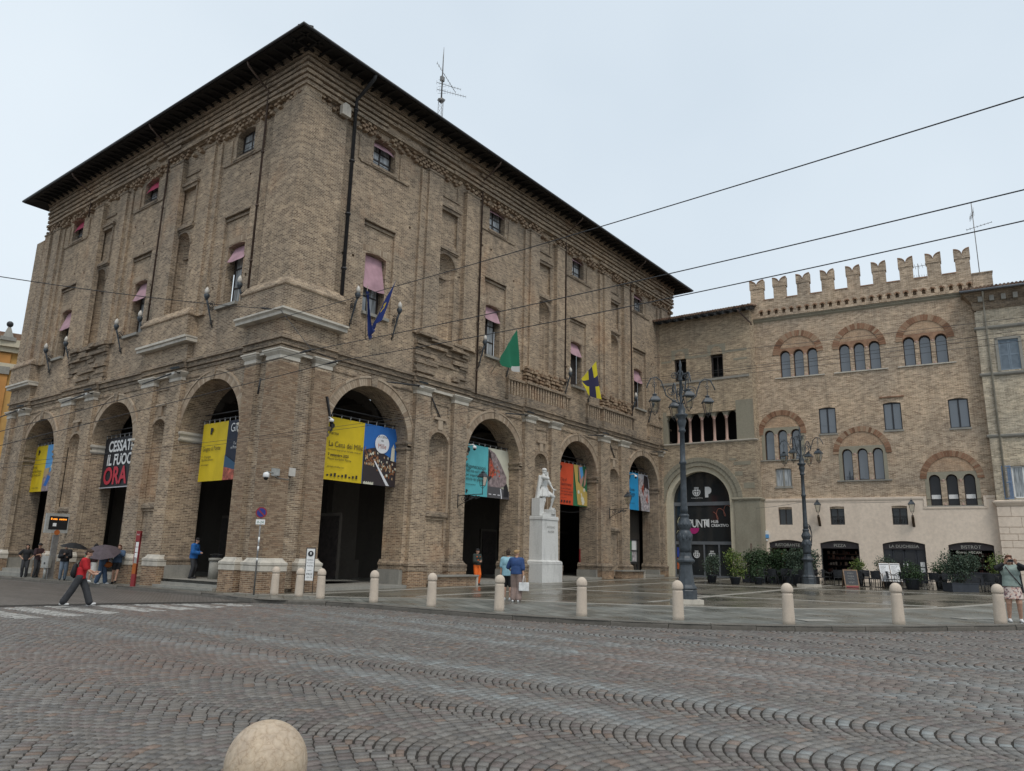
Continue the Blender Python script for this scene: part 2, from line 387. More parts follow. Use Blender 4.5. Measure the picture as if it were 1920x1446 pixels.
# ------------------------------------------------------------------ the palace
PAL = thing('palace', 'large weathered brown brick palace with two arcaded fronts and a wide dark eave', 'palace', (0, 0, 0))
L1, L2, L2U = 36.4, 27.3, 26.2
SPR, PW = 6.57, -.22
A1 = [(5.12, 2.36), (14.0, 2.28), (22.47, 2.2), (31.1, 2.3)]
A2 = [(5.0, 2.32), (13.75, 2.2), (22.5, 2.15)]
P1 = [(1.72, 2.58), (7.72, 8.7), (10.45, 11.48), (16.52, 17.48), (19.14, 20.1), (24.85, 26.05), (27.55, 28.65), (33.6, 34.4)]
P2 = [(1.62, 2.4), (7.35, 8.35), (9.8, 10.95), (15.9, 16.9), (18.55, 19.75), (24.5, 25.55), (26.6, 27.3)]
N1 = [9.62, 18.32, 26.8]; N2 = [9.2, 17.85]
LW1, LW2 = MB(), MB()
def low_holes(A, N, zb):
    H = [dict(u0=c-r, u1=c+r, z0=zb, z1=SPR+r, rise=r, depth=1.3, sill=False) for c, r in A]
    H += [dict(u0=c-.7, u1=c+.7, z0=3.64, z1=7.5, rise=.7, depth=0) for c in N]
    H += [dict(u0=c-.62, u1=c+.62, z0=1.95, z1=3.25, depth=.08) for c in N]
    return H
wall(LW1, F1, .22, L1, -.3, 10.05, PW, low_holes(A1, N1, -.3)); wall(LW2, F2, .22, L2, -.3, 10.05, PW, low_holes(A2, N2, -.3))
for LW, Fr, N in ((LW1, F1, N1), (LW2, F2, N2)):
    for c in N: fbox(LW, Fr, c-.63, c+.63, 1.9, 3.26, PW-.3, PW-.079)
# inner face of the arcade wall (portico side) and top
for LW, Fr, A, L in ((LW1, F1, A1, L1), (LW2, F2, A2, L2)):
    wall(LW, Fr, 1.52, L, -.3, 9.6, PW-1.3, [dict(u0=c-r, u1=c+r, z0=-.3, z1=SPR+r, rise=r, depth=0) for c, r in A])
LW2.quad(F2(L2, -.3, PW), F2(L2, 10.05, PW), F2(L2, 10.05, -8), F2(L2, -.3, -8))
LW1.build('arcade_wall', MAT['brick'], PAL); LW2.build('arcade_wall', MAT['brick'], PAL)
for Fr, N in ((F1, N1), (F2, N2)):
    for c in N:
        niche(MB(), Fr, c, .7, 3.64, 6.8, PW, .5).build('niche', MAT['brick'], PAL)
        s = MB(); mould(s, Fr, c-.78, c+.78, PW-.02, PW+.02, [(0, 3.34), (.06, 3.40), (.06, 3.52), (.02, 3.62)]); s.build('niche_sill', MAT['brick_worn'], PAL)
        r = MB(); ring(r, Fr, c, 6.8, .7, .86, PW-.02, PW+.05, n=26, gap=.012)
        for sg in (-1, 1): fbox(r, Fr, c+sg*.78-.08, c+sg*.78+.08, 3.62, 6.8, PW-.02, PW+.045)
        fbox(r, Fr, c-.16, c+.16, 7.62, 8.1, PW-.02, PW+.09); fbox(r, Fr, c-.42, c+.42, 8.1, 8.22, PW-.02, PW+.11)
        r.build('niche_frame', MAT['voussoir'], PAL)
        q = MB()                                                   # little framed panel over the niche
        for a, b, d, e in ((c-.66, c+.66, 8.86, 8.95), (c-.66, c-.56, 8.35, 8.86), (c+.56, c+.66, 8.35, 8.86)): fbox(q, Fr, a, b, d, e, PW-.02, PW+.05)
        q.build('panel_frame', MAT['brick_worn'], PAL)
# archivolts, imposts
for Fr, A, P in ((F1, A1, P1), (F2, A2, P2)):
    for c, r in A:
        k = MB(); ring(k, Fr, c, SPR, r+.005, r+.36, PW-.3, PW+.055, n=64, gap=.010); ring(k, Fr, c, SPR, r+.36, r+.45, PW-.1, PW+.085, n=40)
        k.build('archivolt', MAT['voussoir'], PAL)
        k = MB(); k.prism([Fr(c-.13, SPR+r-.02, PW-.2), Fr(c+.13, SPR+r-.02, PW-.2), Fr(c+.2, SPR+r+.5, PW-.2), Fr(c-.2, SPR+r+.5, PW-.2)], Fr(0, 0, 0), Fr(0, 0, .32))
        k.build('keystone', MAT['brick_worn'], PAL)
        for sg in (-1, 1):
            e = c+sg*r; k = MB()
            u0, u1 = (e-.22, e+.05) if sg < 0 else (e-.05, e+.22)
            mould(k, Fr, u0, u1, PW-1.33, PW, [(0, 6.33), (.04, 6.40), (.04, 6.47), (.0, 6.49), (.0, 6.58), (.07, 6.66), (.07, 6.75), (0, 6.78)])
            k.build('impost', MAT['brick_worn'] if (Fr is F1 or c > 15) else MAT['white_stone'], PAL)
            # spandrel panel outline
            k = MB(); s0, s1 = sorted((c+sg*(r+.12), c+sg*.55))
            fbox(k, Fr, s0, s1, 9.18, 9.25, PW-.02, PW+.045); k.build('panel_frame', MAT['brick_worn'], PAL)
# pilasters of the ground floor, each with its base and capital
CAPP = [(0, 9.10), (.03, 9.12), (.03, 9.26), (.0, 9.27), (.03, 9.30), (.12, 9.40), (.12, 9.45), (.16, 9.46), (.16, 9.52)]
BASP = [(.16, .86), (.16, 1.03), (.13, 1.05), (.17, 1.08), (.17, 1.17), (.12, 1.2), (.06, 1.26), (.03, 1.32), (0, 1.34)]
def pilaster(Fr, u0, u1, white_base, white_cap=True, base_m='brick_low'):
    p = MB(); fbox(p, Fr, u0, u1, -.3, 9.52, PW-.05, 0); o = p.build('pilaster', MAT['brick'], PAL)
    c = MB(); mould(c, Fr, u0, u1, PW-.02, 0, CAPP); c.build('capital', MAT['white_stone' if white_cap else 'brick_worn'], o)
    b = MB(); mould(b, Fr, u0, u1, PW-.02, 0, BASP); b.build('base', MAT['white_stone' if white_base else 'brick_worn'], o)
    b = MB(); mould(b, Fr, u0, u1, PW-.02, 0, [(.14, -.3), (.14, .86)]); b.build('plinth', MAT[base_m], o)
for i, (a, b) in enumerate(P1): pilaster(F1, a, b, i == 0)
for i, (a, b) in enumerate(P2): pilaster(F2, a, b, True)
p = MB(); p.box((0, 0, -.3), (.9, .9, 9.52)); o = p.build('corner_pilaster', MAT['brick'], PAL)
mould_sq(MB(), .9, CAPP).build('capital', MAT['white_stone'], o); mould_sq(MB(), .9, BASP).build('base', MAT['white_stone'], o)
mould_sq(MB(), .9, [(.14, -.3), (.14, .86)]).build('plinth', MAT['brick_low'], o)
# plinth bands on the jambs: grey slabs at the foot of each arch
for Fr, A in ((F1, A1), (F2, A2)):
    for c, r in A:
        for sg in (-1, 1):
            e = c+sg*r; u0, u1 = (e-.2, e+.12) if sg < 0 else (e-.12, e+.2)
            k = MB(); fbox(k, Fr, u0, u1, -.3, .92, PW-1.42, PW+.03); k.build('jamb_slab', MAT['grey_stone'], PAL)
            k = MB(); mould(k, Fr, u0+.06, u1-.06, PW-1.36, PW, [(.05, .92), (.05, 1.08), (.09, 1.12), (.09, 1.2), (.02, 1.3), (0, 1.36)]); k.build('jamb_base', MAT['brick_worn'], PAL)
# white lintel stones between paired capitals
for Fr, prs in ((F1, ((.9, 1.72), (8.7, 10.45), (17.48, 19.14), (26.05, 27.55))), (F2, ((.9, 1.62), (8.35, 9.8), (16.9, 18.55)))):
    for a, b in prs:
        k = MB(); fbox(k, Fr, a+.16, b-.16, 9.40, 9.53, PW-.02, -.02); k.build('lintel_stone', MAT['white_stone'], PAL)
# entablature: brick bands that break forward over the pilasters
def entab(Fr, u0, u1, proj, corner=False):
    k = MB()
    for z0, z1, w in ((9.53, 9.66, -.02), (9.69, 9.76, .05), (9.78, 9.93, .02), (9.93, 10.05, .12)):
        fbox(k, Fr, u0, u1, z0, z1, PW-.02, PW+.2+w+proj)
    return k
prs1 = [(2.8, 7.55, -.13), (7.55, 11.65, .03), (11.65, 16.35, -.13), (16.35, 20.25, .03), (20.25, 24.7, -.13), (24.7, 28.8, .03), (28.8, 33.4, -.13), (33.4, 36.3, .03)]
prs2 = [(2.6, 7.2, -.13), (7.2, 11.1, .03), (11.1, 15.75, -.13), (15.75, 19.9, .03), (19.9, 24.35, -.13), (24.35, 27.3, .03)]
for a, b, pr in prs1: entab(F1, a, b, pr).build('entablature', MAT['brick_worn'], PAL)
for a, b, pr in prs2: entab(F2, a, b, pr).build('entablature', MAT['brick_worn'], PAL)
k = MB()
for z0, z1, o in ((9.53, 9.66, .02), (9.69, 9.76, .08), (9.78, 9.93, .05), (9.93, 10.05, .15)): k.box((-o, -o, z0), (2.8, .3, z1)); k.box((-o, .3, z0), (.3, 2.6, z1))
k.build('entablature', MAT['brick_worn'], PAL)

# ---- upper storeys
W1 = [4.95, 13.75, 22.4, 30.85]; W2 = [4.65, 13.3, 22.0]
U1 = [(7.85, 8.88), (10.82, 11.86), (16.75, 17.68), (19.58, 20.45), (25.42, 26.28), (28.2, 29.0), (34.2, 35.2)]
U2 = [(6.85, 7.75), (9.75, 10.95), (15.5, 16.35), (18.3, 19.35), (24.0, 24.95), (25.4, 26.2)]
NU1 = [9.6, 18.38, 26.95]; NU2 = [9.3, 17.95]
UW = -.25
def up_holes(Wc, Nc):
    H = []
    for c in Wc:
        H.append(dict(u0=c-.95, u1=c+.98, z0=12.27, z1=16.68, depth=.12)); H.append(dict(u0=c-.7, u1=c+.7, z0=19.62, z1=21.02, rise=.14, depth=.32))
    for c in Nc:
        H.append(dict(u0=c-.72, u1=c+.72, z0=12.3, z1=16.88, rise=.72, depth=0)); H.append(dict(u0=c-.72, u1=c+.72, z0=17.45, z1=19.25, depth=.12))
    return H
for Fr, Wc, Nc, L in ((F1, W1, NU1, L1), (F2, W2, NU2, L2U)):
    HH = up_holes(Wc, Nc); rgp = random.Random(int(L)); free = []
    while len(free) < 26:
        u, z = rgp.uniform(2.8, L-1), rgp.choice((13.3, 14.6, 15.9, 17.25, 18.4))+rgp.uniform(-.1, .1)
        if all(abs(u-(h['u0']+h['u1'])/2) > (h['u1']-h['u0'])/2+.25 or not (h['z0']-.2 < z < h['z1']+.2) for h in HH) and all(abs(u-q['u0']) > .35 and abs(z-q['z0']) > .02 for q in free): free.append(dict(u0=u, u1=u+.13, z0=z, z1=z+.13, depth=.2))
    m = MB(); wall(m, Fr, .25, L, 10.05, 23.15, UW, HH+free)
    for c in Wc: wall(m, Fr, c-.96, c+.99, 12.2, 16.7, UW-.12, [dict(u0=c-.65, u1=c+.65, z0=12.28, z1=15.26, rise=.1, depth=.4)])
    for c in Nc: fbox(m, Fr, c-.73, c+.73, 17.4, 19.3, UW-.3, UW-.119)
    m.build('upper_wall', MAT['brick'], PAL)
    for c in Nc:
        niche(MB(), Fr, c, .72, 12.3, 16.16, UW, .5).build('niche', MAT['brick'], PAL)
        q = MB(); ring(q, Fr, c, 16.16, .72, .86, UW-.02, UW+.04, n=26, gap=.012)
        fbox(q, Fr, c-.9, c+.9, 17.06, 17.2, UW-.02, UW+.14); fbox(q, Fr, c-.86, c+.86, 16.98, 17.06, UW-.02, UW+.07)
        for a, b, d, e, w in ((c-.86, c+.86, 19.25, 19.42, .1), (c-.92, c+.92, 19.42, 19.56, .17), (c-.84, c-.72, 17.3, 19.25, .06), (c+.72, c+.84, 17.3, 19.25, .06), (c-.86, c+.86, 20.0, 20.1, .06), (c+.62, c+.74, 20.1, 20.85, .06)):
            fbox(q, Fr, a, b, d, e, UW-.02, UW+w)
        fbox(q, Fr, c-.7, c+.7, 15.66, 15.74, UW-.49, UW-.36)
        q.build('niche_frame', MAT['brick_worn'], PAL)
    for c in Wc:
        q = MB(); fbox(q, Fr, c-.97, c+1.0, 16.68, 16.76, UW-.02, UW+.05); fbox(q, Fr, c-.95, c+.98, 16.5, 16.6, UW-.13, UW-.05)
        q3 = q; q3.build('lintel', MAT['brick_worn'], PAL); q, q2 = MB(), MB()
        for i in range(20):                                        # soldier-course arches over the openings
            u = c-.95+i*.096; h = .12*math.cos((i-9.5)/9.5*1.2)
            fbox(q, Fr, u, u+.08, 21.06+h*.9-.06, 21.38+h*.6, UW-.02, UW+.03)
            if .02 < i*.096 < 1.86: fbox(q2, Fr, u, u+.08, 15.2+h*.9, 15.52+h*.6, UW-.14, UW-.105)
        q.build('window_arch', MAT['voussoir'], PAL); q2.build('window_arch', MAT['voussoir'], PAL)
        q = MB(); fbox(q, Fr, c-1.5, c+1.6, 19.42, 19.5, UW-.02, UW+.06); fbox(q, Fr, c-.82, c+.82, 19.5, 19.62, UW-.3, UW+.09); q.build('window_sill', MAT['brick_worn'], PAL)
        q = MB(); fbox(q, Fr, c-.8, c+.8, 12.14, 12.28, UW-.5, UW+.16); q.build('window_sill', MAT['grey_stone'], PAL)
        for a, b, tw in ((c-1.62, c-.98, .06), (c+1.0, c+1.72, .06)):
            q = MB(); fbox(q, Fr, a, b, 19.5, 20.72, UW-.02, UW+tw); q.build('wall_panel', MAT['brick'], PAL)
for Fr, U in ((F1, U1), (F2, U2)):
    for i, (a, b) in enumerate(U):
        out = i % 2 == 0
        p = MB(); fbox(p, Fr, a, b, 12.1, 20.8, UW-.03, 0); o = p.build('upper_pilaster', MAT['brick'], PAL)
        q = MB(); fbox(q, Fr, *( (a-.42, a-.002) if out else (b+.002, b+.32)), 12.1, 20.8, UW-.03, -.12); q.build('pilaster_strip', MAT['brick'], o)
        q = MB(); mould(q, Fr, a, b, UW, 0, [(0, 20.8), (.05, 20.84), (.05, 20.92), (0, 20.93)]); q.build('capital', MAT['brick_worn'], o)
p = MB(); p.box((0, 0, 12.1), (1.45, 1.45, 21.0)); o = p.build('corner_pilaster', MAT['brick'], PAL)
q = MB(); q.box((1.452, .12, 12.1), (2.45, 1, 20.85)); q.build('pilaster_strip', MAT['brick'], o)
q = MB(); q.box((.12, 1.452, 12.1), (1, 2.3, 20.85)); q.build('pilaster_strip', MAT['brick'], o)
p = MB(); p.box((-.02, 26.2, 10.05), (1.2, 27.3, 20.6)); p.box((.22, 27.3, -.3), (8, 27.302, 10.05)); p.box((.1, 26.21, 10), (8, 27.29, 20.5)); p.build('corner_pilaster', MAT['brick'], PAL)
# corbelled brick cornice: hand-laid courses with missing bricks
def cornice(Fr, u0, L, seed):
    rg = random.Random(seed); k = MB(); bands = [21.46, 21.74, 22.02, 22.30, 22.58, 22.86]
    for j, z in enumerate(bands):
        u = u0
        while u < L:
            d = rg.uniform(.9, 3.2); e = min(L, u+d); w = .03+.012*j+rg.uniform(-.03, .02)
            if rg.random() < .93 or j > 3: fbox(k, Fr, u, e-.004, z+rg.uniform(-.012, .012), z+.165+rg.uniform(-.02, .02), UW-.02, w)
            u = e
    c = MB(); fbox(c, Fr, u0, L, 22.98, 23.2, UW-.02, .16); fbox(k, Fr, u0, L, 21.42, 23.0, UW-.02, -.14)
    k.build('cornice', MAT['brick'], PAL); c.build('cornice_top', MAT['brick_worn'], PAL)
    b = MB()
    for j, z in enumerate((20.92, 21.06, 21.2, 21.33)):
        u = u0+.1+(j % 2)*.17
        while u < L:
            if rg.random() < .62: fbox(b, Fr, u, u+.2, z, z+.11, UW-.02, rg.uniform(.02, .1)-.12)
            u += .34
    b.build('putlog_bricks', MAT['bricks'], PAL, kind='stuff')
cornice(F1, .3, L1, 3); cornice(F2, .3, L2U, 4)
k = MB()
for j, z in enumerate((21.46, 21.74, 22.02, 22.30, 22.58, 22.86)): o_ = .03+.012*j; k.box((-o_, -o_, z), (.8, .8, z+.165))
k.box((.06, .06, 21.0), (.9, .9, 23.0)); k.box((-.2, -.2, 22.98), (.9, .9, 23.2)); k.build('cornice', MAT['brick'], PAL)
# balcony blocks over the pilaster pairs: stone slab below, brick parapet above
def block(Fr, u0, u1, slab, proj, seed):
    rg = random.Random(seed)
    k = MB(); fbox(k, Fr, u0+.25, u1-.25, 10.05, 10.86, UW-.02, proj-.3); o = k.build('balcony_block', MAT['brick'], PAL)
    if slab:
        s = MB(); x = u0-.05
        while x < u1+.05:
            e = min(u1+.05, x+rg.uniform(1.1, 2.0)); e = u1+.05 if u1+.05-e < .5 else e; z = rg.uniform(-.015, .015)
            mould(s, Fr, x+.004, e-.004, UW, proj-.02, [(0, 10.86+z), (0, 11.0), (.0, 11.02), (0, 11.05)]); fbox(s, Fr, x+.004, e-.004, 11.02, 11.13, UW, proj+.06); x = e
        s.build('slab', MAT['white_stone'], o)
        q = MB(); fbox(q, Fr, u0+.1, u1-.1, 11.13, 12.12, UW, proj-.06); mould(q, Fr, u0+.1, u1-.1, UW, proj-.06, [(0, 12.1), (.06, 12.15), (.06, 12.24), (.02, 12.28), (-.06, 12.42), (-.14, 12.55)]); q.build('parapet', MAT['brick'], o)
    else:
        q = MB(); z = 10.2; j = 0
        while z < 12.15:
            h = rg.uniform(.12, .24); x = u0+.1
            while x < u1-.1:
                e = min(u1-.1, x+rg.uniform(.5, 1.6))
                if rg.random() < .86: fbox(q, Fr, x, e-.01, z, z+h-.03, UW-.02, proj-.22+rg.uniform(-.16, .08)+(.16 if z > 11.6 else 0))
                x = e
            z += h; j += 1
        fbox(q, Fr, u0+.12, u1-.12, 10.1, 12.1, UW-.02, proj-.36); q.build('broken_parapet', MAT['brick_worn'], o)
block(F1, 7.5, 11.5, False, .18, 5); block(F2, 6.9, 11.35, True, .3, 6); block(F2, 15.35, 19.9, False, .2, 7); block(F2, 24.2, 27.35, True, .3, 8)
k = MB(); k.box((.05, .05, 10.05), (2.75, .5, 10.87)); k.box((.05, .5, 10.05), (.5, 2.75, 10.87)); o = k.build('balcony_block', MAT['brick'], PAL)
s = MB()
for a, b in ((0, 1.3), (1.3, 3.08)):
    pass
mould_L = [(.26, 10.86), (.26, 10.98), (.32, 11.03), (.36, 11.05), (.36, 11.13)]
def Lsq(mb, s_, dd, prof):      # L-shaped moulding round the corner
    Ls = [[(s_, dd, z), (s_, -o, z), (-o, -o, z), (-o, s_, z), (dd, s_, z), (dd, dd, z)] for o, z in prof]
    for A, B in zip(Ls, Ls[1:]):
        for i in range(6): mb.quad(A[i], A[(i+1)%6], B[(i+1)%6], B[i])
    mb.quad(*Ls[0]); mb.quad(*Ls[-1]); return mb
Lsq(s, 3.05, .4, mould_L); s.build('slab', MAT['white_stone'], o)
q = MB(); Lsq(q, 2.85, .4, [(.22, 11.13), (.22, 12.1), (.28, 12.15), (.28, 12.24), (.22, 12.28), (.1, 12.45), (-.02, 12.62)]); q.build('parapet', MAT['brick'], o)
# F1 balustrade: rows of brick slits
bal = MB()
for a, b, tall in ((14.9, 16.45, 0), (16.45, 20.6, 1), (20.6, 21.4, 0), (23.35, 25.1, 0), (25.1, 29.2, 1), (29.2, 29.9, 0), (31.9, 35.6, 0)):
    k = MB(); fbox(k, F1, a, b, 10.05, 10.45, UW-.02, .12 if tall else -.03); fbox(k, F1, a, b, 11.28, 11.42, UW-.02, .14 if tall else -.02); o = k.build('balustrade', MAT['brick_worn'], PAL)
    u = a+.06
    while u < b-.1:
        q = MB(); fbox(q, F1, u, u+.13, 10.45, 11.28, UW-.02, .06 if tall else -.08); q.build('baluster', MAT['brick'], o); u += .27
    if tall:
        q = MB(); rg = random.Random(int(a*10))
        for z in (11.42, 11.62, 11.82, 12.02, 12.2):
            x = a
            while x < b-.2:
                e = min(b, x+rg.uniform(.22, .5)); fbox(q, F1, x, e-.1, z, z+.13, UW-.02, rg.uniform(-.08, .14)); x = e
        q.build('broken_parapet', MAT['bricks'], o)
# roof: deep dark eave, gutter, hipped tiles
E = 1.25; X0, X1, Y0, Y1 = -E, 37.3, -E, 27.0
k = MB()
def loop(o, z): return [(X0+o, Y0+o, z), (X1-o, Y0+o, z), (X1-o, Y1-o, z), (X0+o, Y1-o, z)]
Ls = [loop(1.1, 23.22), loop(.0, 22.9), loop(-.02, 23.02), loop(.9, 23.4), loop(13.9, 27.6)]
for A, B in zip(Ls, Ls[1:]):
    for i in range(4): k.quad(A[i], A[(i+1)%4], B[(i+1)%4], B[i])
ro = k.build('roof', MAT['soffit'], PAL)
g_ = MB(); g_.tube([(X0-.06, Y1, 22.98), (X0-.06, Y0-.06, 22.98), (X1, Y0-.06, 22.98)], .075, 8); g_.build('gutter', MAT['iron'], ro)
rf = MB()
for i in range(62):
    x = X0+.4+i*.62; rf.box((x, Y0+.1, 22.93), (x+.09, .1, 23.05)) if x < X1-.2 else None
for i in range(44):
    y = Y0+.4+i*.62; rf.box((X0+.1, y, 22.93), (.1, y+.09, 23.05)) if y < Y1-.2 else None
rf.build('rafters', MAT['soffit'], ro, kind='stuff')
MAT['tile_old'] = plain('dark_tile', (.05,.04,.034), .85, .3, 2.5)  # eave tiles in a darker tone than the other roofs
et = MB()
for i in range(170): x = X0+.1+i*.225; et.tube([(x, Y0+.03, 23.03), (x, Y0+.5, 23.22)], .07, 6)
for i in range(124): y = Y0+.1+i*.225; et.tube([(X0+.03, y, 23.03), (X0+.5, y, 23.22)], .07, 6)
et.build('eave_tiles', MAT['tile_old'], ro, kind='stuff')
# downpipes with a swan neck from the gutter
def pipe(Fr, u, zb, r, mat, wq):
    k = MB(); k.tube([Fr(u+.0, 22.95, E), Fr(u, 22.75, E-.1), Fr(u, 22.3, .42+.0), Fr(u, 22.1, wq), Fr(u, zb, wq)], r, 8)
    for z in np.arange(zb+1.2, 21.8, 2.6): k.tube([Fr(u, z, wq), Fr(u, z+.08, wq)], r*1.5, 8)
    k.build('downpipe', mat, PAL)
pipe(F1, 2.78, 12.55, .085, MAT['iron'], .02); pipe(F1, 12.1, 9.9, .05, MAT['rust'], -.02); pipe(F1, 20.6, 12.0, .045, MAT['rust'], -.02); pipe(F1, 29.25, 10.5, .045, MAT['rust'], -.02)
pipe(F2, 2.75, 12.6, .05, MAT['rust'], .02); pipe(F2, 11.35, 12.3, .045, MAT['rust'], -.02); pipe(F2, 20.2, 20.6, .05, MAT['rust'], -.02)
# windows
def big_window(Fr, c, drop, style, closed=False, bcol='blind'):
    w = UW-.5; z0, z1 = 12.29, 15.2
    m = MB()
    for a, b in ((c-.65, c-.57), (c+.57, c+.65), (c-.05, c+.05)): fbox(m, Fr, a, b, z0, z1, w-.06, w)
    for z in (z0, z0+.93, z0+1.86, z1-.12): fbox(m, Fr, c-.65, c+.65, z, z+.07, w-.05, w-.005)
    o = m.build('window', MAT['wood_dark'], PAL)
    for sx in (-1, 1):
        for j in range(3):
            u0, u1 = sorted((c+sx*.05, c+sx*.57)); q = MB(); q.quad(Fr(u0, z0+.07+j*.93, w-.03), Fr(u1, z0+.07+j*.93, w-.03), Fr(u1, z0+.93+j*.93, w-.03), Fr(u0, z0+.93+j*.93, w-.03))
            dk = style == 'shutter' or (style == 'open' and sx < 0)
            q.build('pane', MAT['wood_dark' if style == 'shutter' else 'dark' if dk else 'glass_pale'], o)
    if drop:
        q = MB(); n = 10
        def sur(s, t):
            bow = .22*math.sin(math.pi*min(1, t*1.15)*.62)*(t**.8)
            return Fr(c-.64+1.28*s, z1+.02-drop*t-.06*math.sin(math.pi*s)*t, UW-.4+.3*t*.9+bow*.35+.02*math.sin(s*9+t*4)*t)
        q.grid(sur, n, n); q.build('blind', MAT[bcol], o)
    q = MB(); fbox(q, Fr, c-.7, c+.7, 12.28, 15.3, w-.14, w-.1); q.build('window_back', MAT['dark'], o)  # added near-black backing behind the panes, standing in for the unlit room
def small_window(Fr, c, drop, bcol='blind'):
    w = UW-.3; z0, z1 = 19.63, 20.98; m = MB()
    for a, b in ((c-.7, c-.62), (c+.62, c+.7), (c-.04, c+.04)): fbox(m, Fr, a, b, z0, z1, w-.06, w)
    for z in (z0, z0+.44, z0+.88, z1-.08): fbox(m, Fr, c-.7, c+.7, z, z+.05, w-.05, w-.005)
    o = m.build('small_window', MAT['wood_dark'], PAL)
    for sx in (-1, 1):
        u0, u1 = sorted((c+sx*.04, c+sx*.62)); q = MB(); q.quad(Fr(u0, z0+.05, w-.03), Fr(u1, z0+.05, w-.03), Fr(u1, z1, w-.03), Fr(u0, z1, w-.03)); q.build('pane', MAT['glass_pale'], o)
    q = MB()
    for z in (z0+.12, z0+.3): q.tube([Fr(c-.68, z, UW-.02), Fr(c+.68, z, UW-.02)], .012, 6)
    q.build('rail', MAT['iron'], o)
    if drop:
        q = MB(); q.grid(lambda s, t: Fr(c-.69+1.38*s, z1+.04*math.sin(math.pi*s)-drop*t, UW-.28+.26*t+.015*math.sin(s*11)*t), 10, 5); q.build('blind', MAT[bcol], o)
def glass_pale(name):           # old panes with white curtains close behind them
    m, t, p = _nodes(name); ob = t.nodes.new('ShaderNodeTexCoord').outputs['Object']
    n = _noise(t, ob, 5, 2, .5, (3, 3, .25)); r = _ramp(t, [(.38, (.16,.17,.175)), (.62, (.42,.44,.45))]); t.links.new(n.outputs['Fac'], r.inputs['Fac'])
    t.links.new(r.outputs[0], p.inputs['Base Color']); p.inputs['Roughness'].default_value = .12; p.inputs['Specular IOR Level'].default_value = .7; return m
MAT['glass_pale'] = glass_pale('curtained_glass')
for c, d, st in zip(W1, (1.72, .85, .85, .95), ('glass', 'open', 'shutter', 'shutter')): big_window(F1, c-.05, d, st)
for c, d, st in zip(W2, (.8, 1.0, 1.15), ('glass', 'open', 'open')): big_window(F2, c-.1, d, st)
for c, d in zip(W1, (.42, .3, .3, .35)): small_window(F1, c-.05, d)
for c, d in zip(W2, (0, .62, .66)): small_window(F2, c-.05, d, 'blind_red')
# loose bricks of the corner pier, laid one by one
bm_ = MB().box((0, 0, 0), (.252, .016, .058)).mesh('brick', MAT['bricks'])
bm2 = MB().box((0, 0, 0), (.016, .252, .058)).mesh('brick', MAT['bricks'])
cand = []
for Fr, seq in ((F1, ((0, .9), (1.72, 2.58))), (F2, ((0, .9), (1.62, 2.4)))):
    for a, b in seq:
        for j in range(int((9.05-1.36)/.072)):
            z = 1.36+j*.072; u = a+.004-(j % 2)*.132
            while u < b-.02:
                s, e = max(u, a+.003), min(u+.254, b-.003)
                if e-s > .05: cand.append((z, Fr, s, e))
                u += .265
cand.sort(key=lambda q: q[0]); stuff = MB(); nb = 0; rg = random.Random(2)
for z, Fr, s, e in cand:
    pr = rg.uniform(.004, .013)
    if nb < 300 and e-s > .25:
        o = obj('brick', bm_ if Fr is F1 else bm2, PAL); o.location = (s, -pr, z) if Fr is F1 else (-pr, s, z); nb += 1
    else: fbox(stuff, Fr, s, e, z, z+.058, -.01, pr)
stuff.build('bricks', MAT['bricks'], PAL, kind='stuff')
# iron ties
for Fr, pts in ((F1, ((8.95, 9.1), (26.3, 9.1))), (F2, ())):
    for u, z in pts:
        k = MB(); k.tube([Fr(u, z, PW+.06), Fr(u+.75, z-1.0, PW+.06)], .035, 6); k.build('wall_tie', MAT['iron'], PAL)
k = MB(); k.prism([F1(2.35, 7.95, .01), F1(2.42, 7.95, .01), F1(2.78, 6.75, .01), F1(2.72, 6.72, .01)], F1(0,0,0), F1(0,0,.1)); k.build('wall_tie', MAT['iron'], PAL)
k = MB(); k.tube([(-.04, 1.15, 8.4), (-.05, 1.22, 7.75)], .04, 6); k.build('wall_tie', MAT['iron'], PAL)
# ---- the hall behind the arcades
k = MB()
def flr(x0, y0, x1, y1): k.quad((x0, y0, gz(x0, y0)+.12), (x1, y0, gz(x1, y0)+.12), (x1, y1, gz(x1, y1)+.12), (x0, y1, gz(x0, y1)+.12))
flr(1.2, .1, 36.2, 7.2); k.quad((.1, 2.55, .36), (7.2, 2.55, .36), (7.2, 27, .36), (.1, 27, .36)); k.build('portico_floor', MAT['grey_stone'], PAL)
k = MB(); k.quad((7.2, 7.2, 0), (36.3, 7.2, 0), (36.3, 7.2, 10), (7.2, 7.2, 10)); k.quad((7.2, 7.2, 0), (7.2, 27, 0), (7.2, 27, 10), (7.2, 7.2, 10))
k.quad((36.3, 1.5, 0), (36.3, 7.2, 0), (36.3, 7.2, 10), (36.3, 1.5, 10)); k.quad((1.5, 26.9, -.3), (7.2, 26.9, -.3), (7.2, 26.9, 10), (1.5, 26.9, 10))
k.build('hall_wall', MAT['plaster_shaded'], PAL)
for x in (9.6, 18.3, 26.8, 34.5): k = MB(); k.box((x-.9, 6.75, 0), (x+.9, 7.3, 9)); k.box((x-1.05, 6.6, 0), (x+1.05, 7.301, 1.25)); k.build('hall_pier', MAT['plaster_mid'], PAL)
for y in (9.2, 17.9, 25.8): k = MB(); k.box((6.75, y-.9, 0), (7.3, y+.9, 9)); k.box((6.6, y-1.05, 0), (7.301, y+1.05, 1.25)); k.build('hall_pier', MAT['plaster_mid'], PAL)
